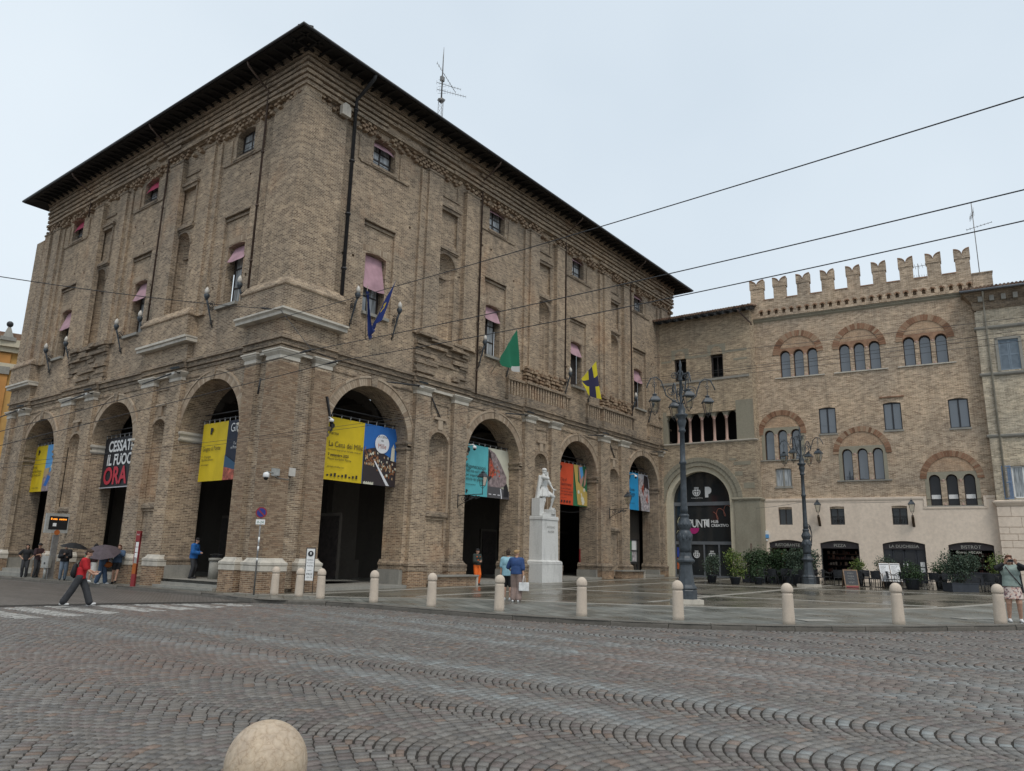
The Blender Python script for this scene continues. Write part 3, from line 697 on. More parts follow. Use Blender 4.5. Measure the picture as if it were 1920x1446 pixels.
for x0, x1, z1_ in ((4.6, 6.2, 3.4), (13.0, 14.8, 3.6), (21.6, 23.0, 3.2), (30.2, 31.8, 3.4)): k = MB(); k.box((x0-.15, 7.1, .2), (x1+.15, 7.202, z1_+.15)); o = k.build('doorway', MAT['plaster_mid'], PAL); k = MB(); k.box((x0, 7.05, .2), (x1, 7.12, z1_)); k.build('door_leaf', MAT['wood_dark'], o)
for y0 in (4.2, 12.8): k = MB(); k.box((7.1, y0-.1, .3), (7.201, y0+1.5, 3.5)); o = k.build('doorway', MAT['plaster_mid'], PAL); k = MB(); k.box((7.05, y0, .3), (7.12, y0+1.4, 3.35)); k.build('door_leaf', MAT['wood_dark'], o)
k = MB()
def groin(x0, y0, x1, y1, h=2.55, zs=6.7):
    def f(s, t):
        a = math.sqrt(max(0, 1-(2*s-1)**2)); b = math.sqrt(max(0, 1-(2*t-1)**2)); return (x0+(x1-x0)*s, y0+(y1-y0)*t, zs+h*max(a, b))
    k.grid(f, 18, 18, False)
xs = [1.52, 9.6, 18.3, 26.8, 36.3]
groin(1.52, 1.52, 7.2, 7.2)
for a, b in zip([7.2]+xs[1:-1], xs[1:]): groin(a, 1.52, b, 7.2) if b-a > 4 else groin(a, 1.52, b, 7.2, 2.2)
for a, b in zip((7.2, 9.2, 17.9), (9.2, 17.9, 26.9)): groin(1.52, a, 7.2, b)
k.build('vault', MAT['plaster_shaded'], PAL)
k = MB()
for x in (9.6, 18.3, 26.8): k = MB(); ring(k, lambda u, z, w: (w, u, z), 4.36, 6.7, 2.3, 2.85, x-.45, x+.45, n=20); k.build('vault_rib', MAT['plaster_mid'], PAL)
for y in (9.2, 17.9): k = MB(); ring(k, lambda u, z, w: (u, w, z), 4.36, 6.7, 2.3, 2.85, y-.45, y+.45, n=20); k.build('vault_rib', MAT['plaster_mid'], PAL)
MAT['ochre'] = plain('ochre_plaster', (.42,.24,.05), .85, .12, 1)
k = MB(); k.box((3.0, 12.75, .2), (3.5, 13.25, 6.5)); k.build('ochre_pillar', MAT['ochre'], PAL)
k = MB(); k.box((2.6, 1.1, .1), (2.75, 2.2, 7.0)); k.box((3.4, 5.9, .1), (4.6, 7.1, 7.5)); k.box((3.3, 5.8, .1), (4.7, 7.09, 1.4)); k.build('plaster_pier', MAT['plaster_mid'], PAL)
# steps up to the floor
for i in range(3):
    k = MB(); a = .358-.115*i; k.box((.42-.32*i, 2.70+.002*i, -.3), (1.4, 7.28-.002*i, a)); k.build('step', MAT['grey_stone'], PAL)
for c, r in A1:
    k = MB(); k.prism([(c-r-.1, -.12, gz(c-r, 0)-.2), (c+r+.1, -.12, gz(c+r, 0)-.2), (c+r+.1, -.12, gz(c+r, 0)+.118), (c-r-.1, -.12, gz(c-r, 0)+.118)], (0,0,0), (0, 1.5, 0)); k.build('step', MAT['grey_stone'], PAL)
for c, r in A2[1:]:
    k = MB(); k.box((.05, c-r-.02, -.3), (1.4, c+r+.02, .356))
    k.build('step', MAT['grey_stone'], PAL); k = MB(); k.box((-.3, c-r-.02, -.3), (.049, c+r+.02, .17)); k.build('step', MAT['grey_stone'], PAL)
# ------------------------------------------------------------------ ground: road, pavement, square, kerb, cobbles
KERB = [(-1.2,60),(-1.2,24),(-1.2,12),(-1.15,5),(-1.3,1),(-1.75,-1.4),(-1.72,-3.2),(-1.05,-4.6),(-.82,-7),(-.85,-9.5),(-.74,-12),(-.42,-14.4),(.22,-16.4),(1.15,-18.2),(2.3,-19.7),(3.6,-21.0),(5.0,-22.2),(6.4,-23.3),(9,-25.2),(14,-28.5),(30,-38),(70,-56)]
def smooth_line(P, n=4):
    out = []
    for i in range(len(P)-1):
        p0, p1, p2, p3 = (Vector(P[max(0, min(len(P)-1, j))]) for j in (i-1, i, i+1, i+2))
        for k in range(n):
            t = k/n; out.append(.5*((2*p1)+(p2-p0)*t+(2*p0-5*p1+4*p2-p3)*t*t+(3*p1-p0-3*p2+p3)*t**3))
    out.append(Vector(P[-1])); return out
KL = smooth_line(KERB)
def road_mat():
    m, t, p = _nodes('porphyry_far'); ob = t.nodes.new('ShaderNodeTexCoord').outputs['Object']
    b = t.nodes.new('ShaderNodeTexBrick'); t.links.new(ob, b.inputs['Vector'])
    for k, v in (('Scale', 1.0), ('Brick Width', .14), ('Row Height', .12), ('Mortar Size', .014), ('Mortar Smooth', .3)): b.inputs[k].default_value = v
    b.inputs['Color1'].default_value = (.13,.115,.10,1); b.inputs['Color2'].default_value = (.19,.17,.15,1); b.inputs['Mortar'].default_value = (.05,.042,.036,1)
    n = _noise(t, ob, .5, 5, .6, (2.5, .4, 1)); c = _mix(t, .6, b.outputs['Color'], _ramp_out(t, n, (.6,)*3, (1.35,1.35,1.4)), 'MULTIPLY')
    t.links.new(c, p.inputs['Base Color']); p.inputs['Roughness'].default_value = .5; p.inputs['Specular IOR Level'].default_value = .35
    return m
def paving(name, c1, c2, joint, bw, rh, rot, r0, r1, nsc, ms=.012):
    m, t, p = _nodes(name); ob = t.nodes.new('ShaderNodeTexCoord').outputs['Object']
    mp = t.nodes.new('ShaderNodeMapping'); mp.inputs['Rotation'].default_value = (0, 0, rot); t.links.new(ob, mp.inputs['Vector'])
    b = t.nodes.new('ShaderNodeTexBrick'); t.links.new(mp.outputs[0], b.inputs['Vector']); b.offset = .37
    for k, v in (('Scale', 1.0), ('Brick Width', bw), ('Row Height', rh), ('Mortar Size', ms), ('Mortar Smooth', .4)): b.inputs[k].default_value = v
    b.inputs['Color1'].default_value = (*c1, 1); b.inputs['Color2'].default_value = (*c2, 1); b.inputs['Mortar'].default_value = (*joint, 1)
    n = _noise(t, ob, nsc, 6, .62); n2 = _noise(t, ob, 9, 4)
    c = _mix(t, .7, b.outputs['Color'], _ramp_out(t, n, (.55,.53,.48), (1.3,1.3,1.28)), 'MULTIPLY'); c = _mix(t, .35, c, _ramp_out(t, n2, (.7,)*3, (1.25,)*3), 'MULTIPLY')
    t.links.new(c, p.inputs['Base Color'])
    r = t.nodes.new('ShaderNodeMapRange'); t.links.new(n.outputs['Fac'], r.inputs[0]); r.inputs[1].default_value = .38; r.inputs[2].default_value = .64; r.inputs[3].default_value = r0; r.inputs[4].default_value = r1
    t.links.new(r.outputs[0], p.inputs['Roughness']); p.inputs['Specular IOR Level'].default_value = .5
    _bump(t, p, _mix(t, .5, b.outputs['Fac'], n2.outputs['Fac']), .006, -.35); return m
MAT['road'] = road_mat()
MAT['square'] = paving('wet_luserna_slabs', (.105,.098,.08), (.17,.155,.125), (.05,.046,.04), 1.3, .42, R_(12), .12, .42, .35)
MAT['pavement'] = paving('granite_pavement', (.135,.14,.128), (.21,.21,.19), (.055,.055,.05), 1.1, .42, R_(-55), .26, .6, .8, .016)
MAT['band'] = stone('pale_stone_band', (.36,.34,.30), (.24,.225,.195), 1.2, streak=False, rough=.4)
MAT['kerb'] = stone('kerb_granite', (.15,.135,.115), (.075,.07,.06), 3, streak=False, rough=.75, bump=.006)
MAT['joint'] = plain('cobble_joint_sand', (.03,.025,.02), .95, .3, 12)
RZ = -.12
k = MB(); S = 700
for x0, x1 in ((-S, -20), (-20, S)): k.quad((x0, -S, gz(max(-60, x0), 0)*0+min(0, 0)+(gz(-20, 0) if x0 < -20 else gz(-20, 0))+RZ-.25), (x1, -S, gz(-20, 0)+RZ-.25), (x1, S, gz(-20, 0)+RZ-.25), (x0, S, gz(-20, 0)+RZ-.25))
k.build('ground', MAT['road'], kind='structure')
k = MB(); k.quad(*[(x, y, gz(x, y)+RZ) for x, y in ((-70, -75), (72, -75), (72, 75), (-70, 75))])
ROAD = k.build('road', MAT['road'], kind='structure')
# the square (slabs) and the granite pavement along the kerb
k = MB(); P = [(p.x, p.y) for p in KL]; poly = P+[(70, -56), (70, 60)]
k.f.append(list(range(len(poly)))); k.sm.append(False); k.v = [(x, y, gz(x, y)) for x, y in poly]
SQ = k.build('square', MAT['square'], kind='structure')
INN = smooth_line([(-.3,1.0),(.2,-1.2),(1.4,-4.5),(3.3,-6.3),(4.3,-9),(5.0,-11.5),(6.2,-14.5),(7.9,-17.2),(9.6,-19.0),(12.5,-20.8),(22,-23.4),(40,-30)], 4)
KP = [p for p in KL if p.y < 2.0 and p.x < 16]
pav = [(p.x+.32*0, p.y) for p in KP]+[(40, -41.5)]+[(p.x, p.y) for p in reversed(INN)]
k = MB(); k.v = [(x, y, gz(x, y)+.004) for x, y in pav]; k.f.append(list(range(len(pav)))); k.sm.append(False)
k.build('pavement', MAT['pavement'], kind='structure')
k = MB(); KF = [p for p in KL if p.y > 2.0]; ff = [(p.x, p.y) for p in KF]+[(.1, KF[-1].y), (.1, 60)]
k.v = [(x, y, gz(x, y)+.004) for x, y in ff]; k.f.append(list(range(len(ff)))); k.sm.append(False); k.build('pavement', MAT['pavement'], kind='structure')
def strip(name, line, w, dz, mat, par, seg=1.6, gap=.008):
    L = [Vector((p[0], p[1])) for p in line]; acc = []
    for a, b in zip(L, L[1:]):
        d = (b-a).length; n = max(1, round(d/seg)); t = (b-a)/max(d, 1e-6); nn = Vector((-t.y, t.x))
        for i in range(n):
            p, q = a+(b-a)*(i/n)+t*gap/2, a+(b-a)*((i+1)/n)-t*gap/2; c = [p-nn*w/2, q-nn*w/2, q+nn*w/2, p+nn*w/2]
            m = MB(); m.prism([(v.x, v.y, gz(v.x, v.y)-.05) for v in c], (0,0,0), (0,0,.05+dz)); m.build(name, mat, par)
strip('stone_band', [(p.x, p.y) for p in INN[::2]], .32, .008, MAT['band'], SQ)
strip('stone_band', [(.4, -1.25), (34, -1.6)], .34, .008, MAT['band'], SQ, 2.4)
strip('stone_band', [(3.3, -5.0), (33, -5.4)], .3, .009, MAT['band'], SQ, 2.4)
strip('stone_band', [(12.2, -5.35), (12.6, -20.4)], .3, .0105, MAT['band'], SQ, 2.4)
strip('stone_band', [(22.5, -5.5), (22.9, -23.0)], .3, .0105, MAT['band'], SQ, 2.4)
strip('stone_band', [(7.2, -12.4), (33, -13.0)], .3, .012, MAT['band'], SQ, 2.4)
# kerb stones, one by one
def kerb_stones(line, par, rg, w=.3):
    L = [Vector((p[0], p[1])) for p in line]; i = 0; pos = L[0]; seg = 0; t_in = 0.0
    pts = [L[0]]; acc = 0.0; tgt = rg.uniform(.8, 1.5)
    for a, b in zip(L, L[1:]):
        d = (b-a).length; s = 0.0
        while acc+(d-s) >= tgt:
            s += tgt-acc; acc = 0.0; tgt = rg.uniform(.8, 1.5); pts.append(a+(b-a)*(s/d))
        acc += d-s
    for a, b in zip(pts, pts[1:]):
        t = (b-a).normalized(); n = Vector((-t.y, t.x)); a2, b2 = a+t*.006, b-t*.006; dz = rg.uniform(-.006, .01); o = rg.uniform(-.012, .012)
        c = [a2+n*(-.0+o), b2+n*(-.0+o), b2+n*w, a2+n*w]
        m = MB(); m.v = [(v.x, v.y, gz(v.x, v.y)-.3) for v in c]+[(v.x, v.y, gz(v.x, v.y)-.03) for v in c[:2]]+[((v+n*.02).x, (v+n*.02).y, gz(v.x, v.y)+.012+dz) for v in c[:2]]+[(v.x, v.y, gz(v.x, v.y)+.012+dz) for v in c[2:]]
        m.f = [[0,1,5,4],[4,5,7,6],[6,7,8,9],[1,2,8,7,5],[0,4,6,9,3],[2,3,9,8]]; m.sm = [False]*6
        m.build('kerb_stone', MAT['kerb'], par)
kerb_stones([(p.x, p.y) for p in KL if p.y < 34 and p.x < 16], SQ, random.Random(5))
# near pavement under the photographer
near = [(CAM[0]+4.1*math.cos(a), CAM[1]+4.1*math.sin(a)) for a in np.linspace(0, 2*math.pi, 40, endpoint=False)]
k = MB(); k.prism([(x, y, gz(x, y)+RZ-.1) for x, y in near], (0,0,0), (0,0,.22)); k.build('near_pavement', MAT['pavement'], kind='structure')
# cobbles: porphyry setts in running waves
def inside(poly, x, y):
    px_, py_ = np.array([p[0] for p in poly]), np.array([p[1] for p in poly]); c = np.zeros(x.shape, bool); j = len(poly)-1
    for i in range(len(poly)):
        cond = ((py_[i] > y) != (py_[j] > y)); xi = (px_[j]-px_[i])*(y-py_[i])/((py_[j]-py_[i])+1e-12)+px_[i]; c ^= cond & (x < xi); j = i
    return c
def cobbles():
    Lw, w, dl = 1.72, .134, .146; A50 = R_(50); Rc = Lw/2/math.sin(A50); X_A, X_B = -7.0, -2.6   # scallops of setts, with straight courses under the wheels between them
    xs, ys, th, ln, wd_ = [], [], [], [], []
    cols = [X_A-Lw*(i+.5) for i in range(7)]+[X_B+Lw*(i+.5) for i in range(7)]
    for ci, xc in enumerate(cols):
        for r in range(-230, 75):
            y0 = r*w+.04*math.sin(r*.11+ci*2); n_ = 13; off = .5*(r % 2); e = [(-1+2*(i-off)/n_)*A50 for i in range(n_+2)]
            e = [q+RNG.uniform(-.012, .012) for q in e]
            for a, b in zip(e, e[1:]):
                a, b = max(a, -A50), min(b, A50)
                if b-a < .05: continue
                m_ = (a+b)/2; xs.append(xc+Rc*math.sin(m_)); ys.append(y0+Rc*math.cos(m_)); th.append(-m_); ln.append(Rc*(b-a)); wd_.append(w)
    nx = round((X_B-X_A)/.122); wx = (X_B-X_A)/nx
    for c_ in range(nx):
        yy = -30.0+RNG.uniform(0, .2)
        while yy < 9:
            l = RNG.uniform(.145, .215); xs.append(X_A+wx*(c_+.5)+.015*math.sin(yy*.5+c_*.05)); ys.append(yy+l/2); th.append(math.pi/2); ln.append(l); wd_.append(-wx); yy += l
    x, y, th, ln, wd_ = map(np.array, (xs, ys, th, ln, wd_))
    z = gz(x, y)+RZ
    D = np.stack([x-CAM[0], y-CAM[1], z-CAM[2]], 1); f = D@_fw; dist = np.hypot(D[:, 0], D[:, 1])
    with np.errstate(all='ignore'): u = CX+F_PX*(D@_rt)/f; v = CY-F_PX*(D@_up)/f
    keep = (f > 1) & (u > -90) & (u < 2010) & (v < 1530) & (dist < 27) & (dist > 4.15)
    big = [(p[0]-.07 if True else 0, p[1]) for p in poly]
    keep &= ~inside(big, x, y) & ~inside([(p[0]+.05, p[1]-.09) for p in poly], x, y)
    x, y, z, th, ln, dist, wd_ = (q[keep] for q in (x, y, z, th, ln, dist, wd_))
    n = len(x); hw = np.where(wd_ < 0, -wd_/2, w/2*np.cos(th))-.0085; hl = ln/2-.0055
    # colour of every stone
    pal = np.array([(.200,.180,.160), (.180,.150,.136), (.215,.200,.182), (.225,.165,.13), (.165,.153,.142)]); c = pal[RNG.choice(5, n, p=(.36,.2,.22,.07,.15))]*RNG.uniform(.66, .94, (n, 1))
    tr = np.zeros(n)
    for cx_, sl_, y_, wd in ((-7.75, .03, -14, .30), (-9.3, .03, -14, .26), (-5.25, .13, -18, .34), (-3.75, .10, -18, .28), (-2.3, -.02, -19, .22)): tr += np.exp(-((x-(cx_+sl_*(y-y_)))/wd)**2)
    tr = np.clip(tr, 0, 1)*np.clip(RNG.normal(.5, .25, n), 0, 1)*np.clip((-y-2)/8, 0, 1)
    c = c*(1-tr[:, None])+np.array((.235,.25,.245))*RNG.uniform(.8, 1.2, (n, 1))*tr[:, None]
    red = (np.sin(x*.55+1.1)*np.sin(y*.41+.3) > .45)*RNG.uniform(0, .4, n); c = c*(1-red[:, None])+np.array((.21,.135,.105))*red[:, None]
    for sx in (-12.1, -11.1, -10.05, -9.05, -8.02, -7.05, -5.85, -4.85, -3.9, -2.95):
        m = (np.abs(x-sx) < .29) & (y > -3.7) & (y < .25); pw = np.where(RNG.random(n) < .86, RNG.uniform(.45, .95, n), .1)*m
        c = c*(1-pw[:, None])+np.array((.46,.45,.42))*pw[:, None]
    ct, st = np.cos(th), np.sin(th); bev = .006; top = RNG.uniform(.013, .019, n); tilt = RNG.normal(0, .0012, (n, 2))
    V = np.zeros((n, 8, 3)); jit = RNG.uniform(-.0035, .0035, (n, 4, 2))
    for i, (a, b) in enumerate(((-1,-1),(1,-1),(1,1),(-1,1))):
        for lay, (ins, zz) in enumerate(((0, -.012), (bev, 1))):
            lx = a*(hl-ins)+jit[:, i, 0]; ly = b*(hw-ins)+jit[:, i, 1]
            gx, gy = x+lx*ct-ly*st, y+lx*st+ly*ct
            V[:, lay*4+i, 0] = gx; V[:, lay*4+i, 1] = gy
            V[:, lay*4+i, 2] = gz(gx, gy)+RZ+(np.full(n, zz) if lay == 0 else top+tilt[:, 0]*a+tilt[:, 1]*b)
    F = np.array([(4,5,6,7), (0,1,5,4), (1,2,6,5), (2,3,7,6), (3,0,4,7)])
    m, t, p = _nodes('porphyry_setts'); at_ = t.nodes.new('ShaderNodeAttribute'); at_.attribute_name = 'tint'
    nn = _noise(t, t.nodes.new('ShaderNodeTexCoord').outputs['Object'], 45, 4); cc = _mix(t, .5, at_.outputs['Color'], _ramp_out(t, nn, (.6,)*3, (1.35,)*3), 'MULTIPLY')
    t.links.new(cc, p.inputs['Base Color']); p.inputs['Roughness'].default_value = .48; p.inputs['Specular IOR Level'].default_value = .4; _bump(t, p, nn.outputs['Fac'], .004)
    def mk(idx, name):
        nn_ = len(idx); me = bpy.data.meshes.new(name); vv = V[idx].reshape(-1, 3); ff = (F[None]+8*np.arange(nn_)[:, None, None]).reshape(-1)
        me.vertices.add(nn_*8); me.vertices.foreach_set('co', vv.ravel()); me.loops.add(nn_*20); me.loops.foreach_set('vertex_index', ff.astype(np.int32))
        me.polygons.add(nn_*5); me.polygons.foreach_set('loop_start', (np.arange(nn_*5)*4).astype(np.int32)); me.polygons.foreach_set('loop_total', np.full(nn_*5, 4, np.int32))
        me.update(calc_edges=True); a = me.attributes.new('tint', 'FLOAT_COLOR', 'FACE'); cl = np.ones((nn_*5, 4)); cl[:, :3] = np.repeat(c[idx], 5, 0); a.data.foreach_set('color', cl.ravel()); me.materials.append(m); return me
    bed = MB(); ring_ = [(CAM[0]+28*math.cos(a), CAM[1]+28*math.sin(a)) for a in np.linspace(AZ-.75, AZ+.72, 24)]; bed.v = [(x_, y_, gz(x_, y_)+RZ+.003) for x_, y_ in [(CAM[0]-1, CAM[1]-1)]+ring_]; bed.f = [list(range(25))]; bed.sm = [False]; bed.build('cobble_bed', MAT['joint'], ROAD)
    order = np.argsort(dist)
    for i in order[:300]: obj('cobble', mk(np.array([i]), 'cobble'), ROAD)
    obj('cobbles', mk(order[300:], 'cobbles'), ROAD, kind='stuff')
    print('cobbles', n)
cobbles()
# ------------------------------------------------------------------ gate tower, battlemented house, grey house, far houses
FL = lambda u, z, w: (u, -w, z)
def frame_thing(name, label, cat, P0, bdeg): return thing(name, label, cat, P0, R_(-90-bdeg))
TB, BB = -2.0, -7.0
TOW = frame_thing('gate_tower', 'narrow brick gate tower with a big glazed arch and a row of small pink columns', 'tower', (34.0, 0, 0), TB)
TR = 6.88
cA, rA, zA = 2.66, 2.2, 5.74
m = MB()
lw = [dict(u0=cA-2.58, u1=cA+2.58, z0=.2, z1=zA+2.58, rise=2.58, depth=.25, sill=False), dict(u0=.3, u1=5.62, z0=10.06, z1=12.2, depth=.0),
      dict(u0=1.02, u1=2.0, z0=14.76, z1=16.5, depth=.4), dict(u0=3.88, u1=4.82, z0=14.74, z1=16.5, depth=.4)]
wall(m, FL, -1.2, TR, .2, 19.5, 0, lw)
m.quad(FL(TR, .2, 0), FL(TR, 19.5, 0), FL(TR, 19.5, -8), FL(TR, .2, -8))
m.build('wall', MAT['brick_t'], TOW)
k = MB(); fbox(k, FL, 6.75, TR+.12, .2, 5.8, -2, .05); fbox(k, FL, 5.25, 6.75, .2, 5.78, -1, .035); k.build('corner_pier', MAT['tower_stone'], TOW)
k = MB(); mould(k, FL, 5.2, TR+.1, -1, .02, [(0, 5.72), (.1, 5.82), (.12, 5.9), (.05, 5.98)]); k.build('impost', MAT['tower_stone'], TOW)
k = MB()
for s0, s1, z0, z1, d0, d1 in ((5.35, 5.9, 7.5, 7.8, -.1, .012), (5.3, 6.5, 8.25, 8.5, -.1, .012), (5.0, 5.5, 8.6, 8.75, -.1, .012), (5.95, 6.7, 6.6, 7.0, -.1, .012), (5.62, 6.86, 10.05, 12.9, -.5, .02), (.02, .3, 10.05, 12.5, -.5, .012), (2.2, 3.65, 16.42, 16.6, -.1, .012), (5.06, 6.6, 16.5, 16.68, -.1, .012), (5.6, 6.6, 15.85, 16.0, -.1, .012), (0, .8, 16.3, 16.45, -.1, .012)):
    k = MB(); fbox(k, FL, s0, s1, z0, z1, d0, d1); k.build('stone_course', MAT['tower_stone'], TOW)
k = MB(); fbox(k, FL, -.3, 6.7, 14.55, 14.72, -.1, .06); k.build('string_course', MAT['grey_stone'], TOW)
k = MB(); mould(k, FL, -.15, TR, -.4, .0, [(0, 9.9), (.06, 9.93), (.12, 9.98), (.12, 10.05)]); k.build('ledge', MAT['white_stone'], TOW)
k = MB(); ring(k, FL, cA, zA, 2.9, 3.2, -.2, .09, n=30, gap=.01); k.build('arch_ring', MAT['tower_stone'], TOW)
k = MB(); ring(k, FL, cA, zA, 2.58, 2.9, -.2, .04, n=30, gap=.01); k.build('arch_ring', MAT['tower_stone'], TOW)
k = MB(); ring(k, FL, cA, zA, rA, 2.58, -.75, -.12, n=30); fbox(k, FL, cA-2.58, cA-rA, .2, zA, -.75, -.12); fbox(k, FL, cA+rA, cA+2.58, .2, zA, -.75, -.12); k.build('arch_lining', MAT['cream'], TOW)
MAT['alu'] = plain('grey_aluminium', (.17,.18,.195), .45, .06, 4, metal=.3)
k = MB(); w = -.62
fbox(k, FL, cA-rA, cA+rA, 5.52, 5.78, w-.08, w+.03); fbox(k, FL, cA-rA, cA+rA, 2.76, 2.98, w-.08, w+.03)
for s in (cA-rA+.04, 2.68, 3.78, cA+rA-.04): fbox(k, FL, s-.05, s+.05, .5, 2.76, w-.08, w+.025)
for s in (cA-rA+.03, cA+rA-.03): fbox(k, FL, s-.04, s+.04, 2.98, 5.52, w-.08, w+.025)
fbox(k, FL, cA-rA, cA+rA, .45, .62, w-.1, w+.06)
gd = k.build('glazed_screen', MAT['alu'], TOW)
for a, b, c, d in ((cA-rA+.09, 2.63, .62, 2.76), (2.73, 3.73, .62, 2.76), (3.83, cA+rA-.09, .62, 2.76), (cA-rA+.07, cA+rA-.07, 2.98, 5.52)):
    k = MB(); k.quad(FL(a, c, w-.03), FL(b, c, w-.03), FL(b, d, w-.03), FL(a, d, w-.03)); k.build('pane', MAT['glass'], gd)
k = MB(); pts = [(cA+(rA-.01)*math.cos(a), zA+.04+(rA-.01)*math.sin(a)) for a in np.linspace(0, math.pi, 24)]; k.quad(*[FL(u, z, w-.03) for u, z in pts]); k.build('pane', MAT['glass'], gd)
# printing on the glass
wp = w-.012; MAT['pink_print'] = plain('pink_print', (.42,.02,.16), .6, .03); MAT['orange_line'] = plain('copper_line', (.36,.13,.09), .6, .05); MAT['yellow_line'] = plain('pale_yellow_line', (.62,.60,.38), .6, .05)
def flat(parent, poly, w_, mat, name='print'): k_ = MB(); k_.quad(*[FL(u, z, w_) for u, z in poly]); return k_.build(name, mat, parent)
def disc(parent, u, z, r, a0, a1, w_, mat, name='print', n=20, rin=0): 
    P_ = [(u+r*math.cos(t), z+r*math.sin(t)) for t in np.linspace(a0, a1, n)]
    if rin: P_ += [(u+rin*math.cos(t), z+rin*math.sin(t)) for t in np.linspace(a1, a0, n)]
    return flat(parent, P_, w_, mat, name)
UX, UZ = (1, 0, 0), (0, 0, 1)
flat(gd, [(2.87, 6.1), (2.87, 6.86), (3.12, 6.86), (3.12, 6.1)], wp, MAT['white_print'], 'logo'); disc(gd, 3.1, 6.6, .265, -math.pi/2, math.pi/2, wp+.002, MAT['white_print'], 'logo')
def crest(u, z, s, par):
    disc(par, u, z, .30*s, R_(-215), R_(35), wp, MAT['white_print'], 'crest', 28, .235*s)
    P_ = [(u-.17*s, z+.2*s), (u+.17*s, z+.2*s), (u+.17*s, z-.05*s), (u+.1*s, z-.18*s), (u, z-.24*s), (u-.1*s, z-.18*s), (u-.17*s, z-.05*s)]
    flat(par, P_, wp, MAT['white_print'], 'crest')
    flat(par, [(u-.022*s, z+.2*s), (u+.022*s, z+.2*s), (u+.022*s, z-.22*s), (u-.022*s, z-.22*s)], wp+.002, MAT['black_print'], 'crest'); flat(par, [(u-.16*s, z+.02*s), (u-.16*s, z+.065*s), (u+.16*s, z+.065*s), (u+.16*s, z+.02*s)], wp+.0025, MAT['black_print'], 'crest')
    for i in range(5): a = -.14*s+i*.07*s; flat(par, [(u+a-.028*s, z+.25*s), (u+a+.028*s, z+.25*s), (u+a+.02*s, z+.36*s), (u+a-.02*s, z+.36*s)], wp, MAT['white_print'], 'crest')
crest(2.23, 6.5, 1.0, gd); text('Comune di Parma', .12, MAT['white_print'], gd, FL(2.25, 6.04, wp), UX, UZ, 'CENTER')
text('PUNT', .80, MAT['white_print'], gd, FL(1.55, 3.98, wp), UX, UZ, bold=.012, wscale=.70, spacing=.92)
disc(gd, 3.12, 4.27, .29, R_(90), R_(270), wp, MAT['white_print'], 'logo'); disc(gd, 1.93, 3.93, .42, R_(180), R_(360), wp, MAT['pink_print'], 'logo')
text('HUB\nCREATIVO', .27, MAT['white_print'], gd, FL(3.25, 4.28, wp), UX, UZ, bold=.006)
k = MB(); k.tube([FL(3.45+1.35*t+.17*math.sin(t*15.5), 4.75+.55*t+.33*math.cos(t*15.5+.4), wp) for t in np.linspace(0, 1, 50)], .018, 5); k.build('swirl', MAT['orange_line'], gd)
k = MB(); k.tube([FL(.93+.20*math.cos(a), 4.28+.42*math.sin(a), wp) for a in np.linspace(0, 6.4, 30)], .024, 5); k.tube([FL(.62+.5*t, 3.55+.2*math.sin(t*6), wp) for t in np.linspace(0, 1, 12)], .016, 5); k.tube([FL(.95+.1*math.cos(a), 3.4+.2*math.sin(a), wp) for a in np.linspace(0, 6.4, 20)], .016, 5); k.build('swirl', MAT['yellow_line'], gd)
for s in (2.1, 3.25): crest(s, 2.05, .8, gd)
MAT['blue_poster'] = plain('blue_poster', (.03,.06,.30), .5, .2); MAT['orange_poster'] = plain('orange_poster', (.42,.10,.04), .5, .4, 5)
flat(gd, [(.62, 1.85), (1.15, 1.85), (1.15, 2.55), (.62, 2.55)], wp, MAT['blue_poster'], 'poster'); flat(gd, [(.6, 1.0), (1.05, 1.0), (1.05, 1.8), (.6, 1.8)], wp, MAT['orange_poster'], 'poster')
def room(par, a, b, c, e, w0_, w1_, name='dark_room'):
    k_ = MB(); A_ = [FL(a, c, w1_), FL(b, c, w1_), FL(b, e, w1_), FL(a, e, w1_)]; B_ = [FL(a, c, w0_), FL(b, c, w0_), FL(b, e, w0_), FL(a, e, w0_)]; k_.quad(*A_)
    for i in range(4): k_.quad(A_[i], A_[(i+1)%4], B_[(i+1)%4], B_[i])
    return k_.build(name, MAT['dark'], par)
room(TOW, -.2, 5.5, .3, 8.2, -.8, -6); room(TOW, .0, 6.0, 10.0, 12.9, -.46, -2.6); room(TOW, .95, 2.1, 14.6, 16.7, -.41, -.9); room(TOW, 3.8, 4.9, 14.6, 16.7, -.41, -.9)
# loggia
ops = [(.37, .98), (1.3, 1.9), (2.2, 2.83), (3.12, 3.77), (4.04, 4.67), (4.96, 5.58)]
k = MB(); wall(k, FL, .3, 5.62, 11.9, 12.52, -.1, [dict(u0=a, u1=b, z0=11.9, z1=12.22, rise=.3, depth=.35, sill=False) for a, b in ops]); fbox(k, FL, .3, 5.62, 12.2, 12.53, -.3, -.101) if False else None
k.build('arcade_stone', MAT['tower_stone'], TOW)
MAT['pink_marble'] = stone('pink_marble', (.46,.31,.255), (.36,.25,.21), 4, rough=.5, amt=.5)
def column(par, s, z0, z1, r, w_, mat='pink_marble'):
    h = z1-z0; k_ = MB(); k_.lathe([(r*1.5, 0), (r*1.5, .06), (r*1.2, .09), (r*1.35, .13), (r, .17), (r*.93, h-.24), (r*1.15, h-.23), (r*.95, h-.2), (r*1.6, h-.05), (r*1.7, h)], FL(s, z0, w_), 12); return k_.build('column', MAT[mat], par)
for s in (1.14, 2.05, 2.97, 3.9, 4.81): column(TOW, s, 10.06, 11.92, .105, -.26)
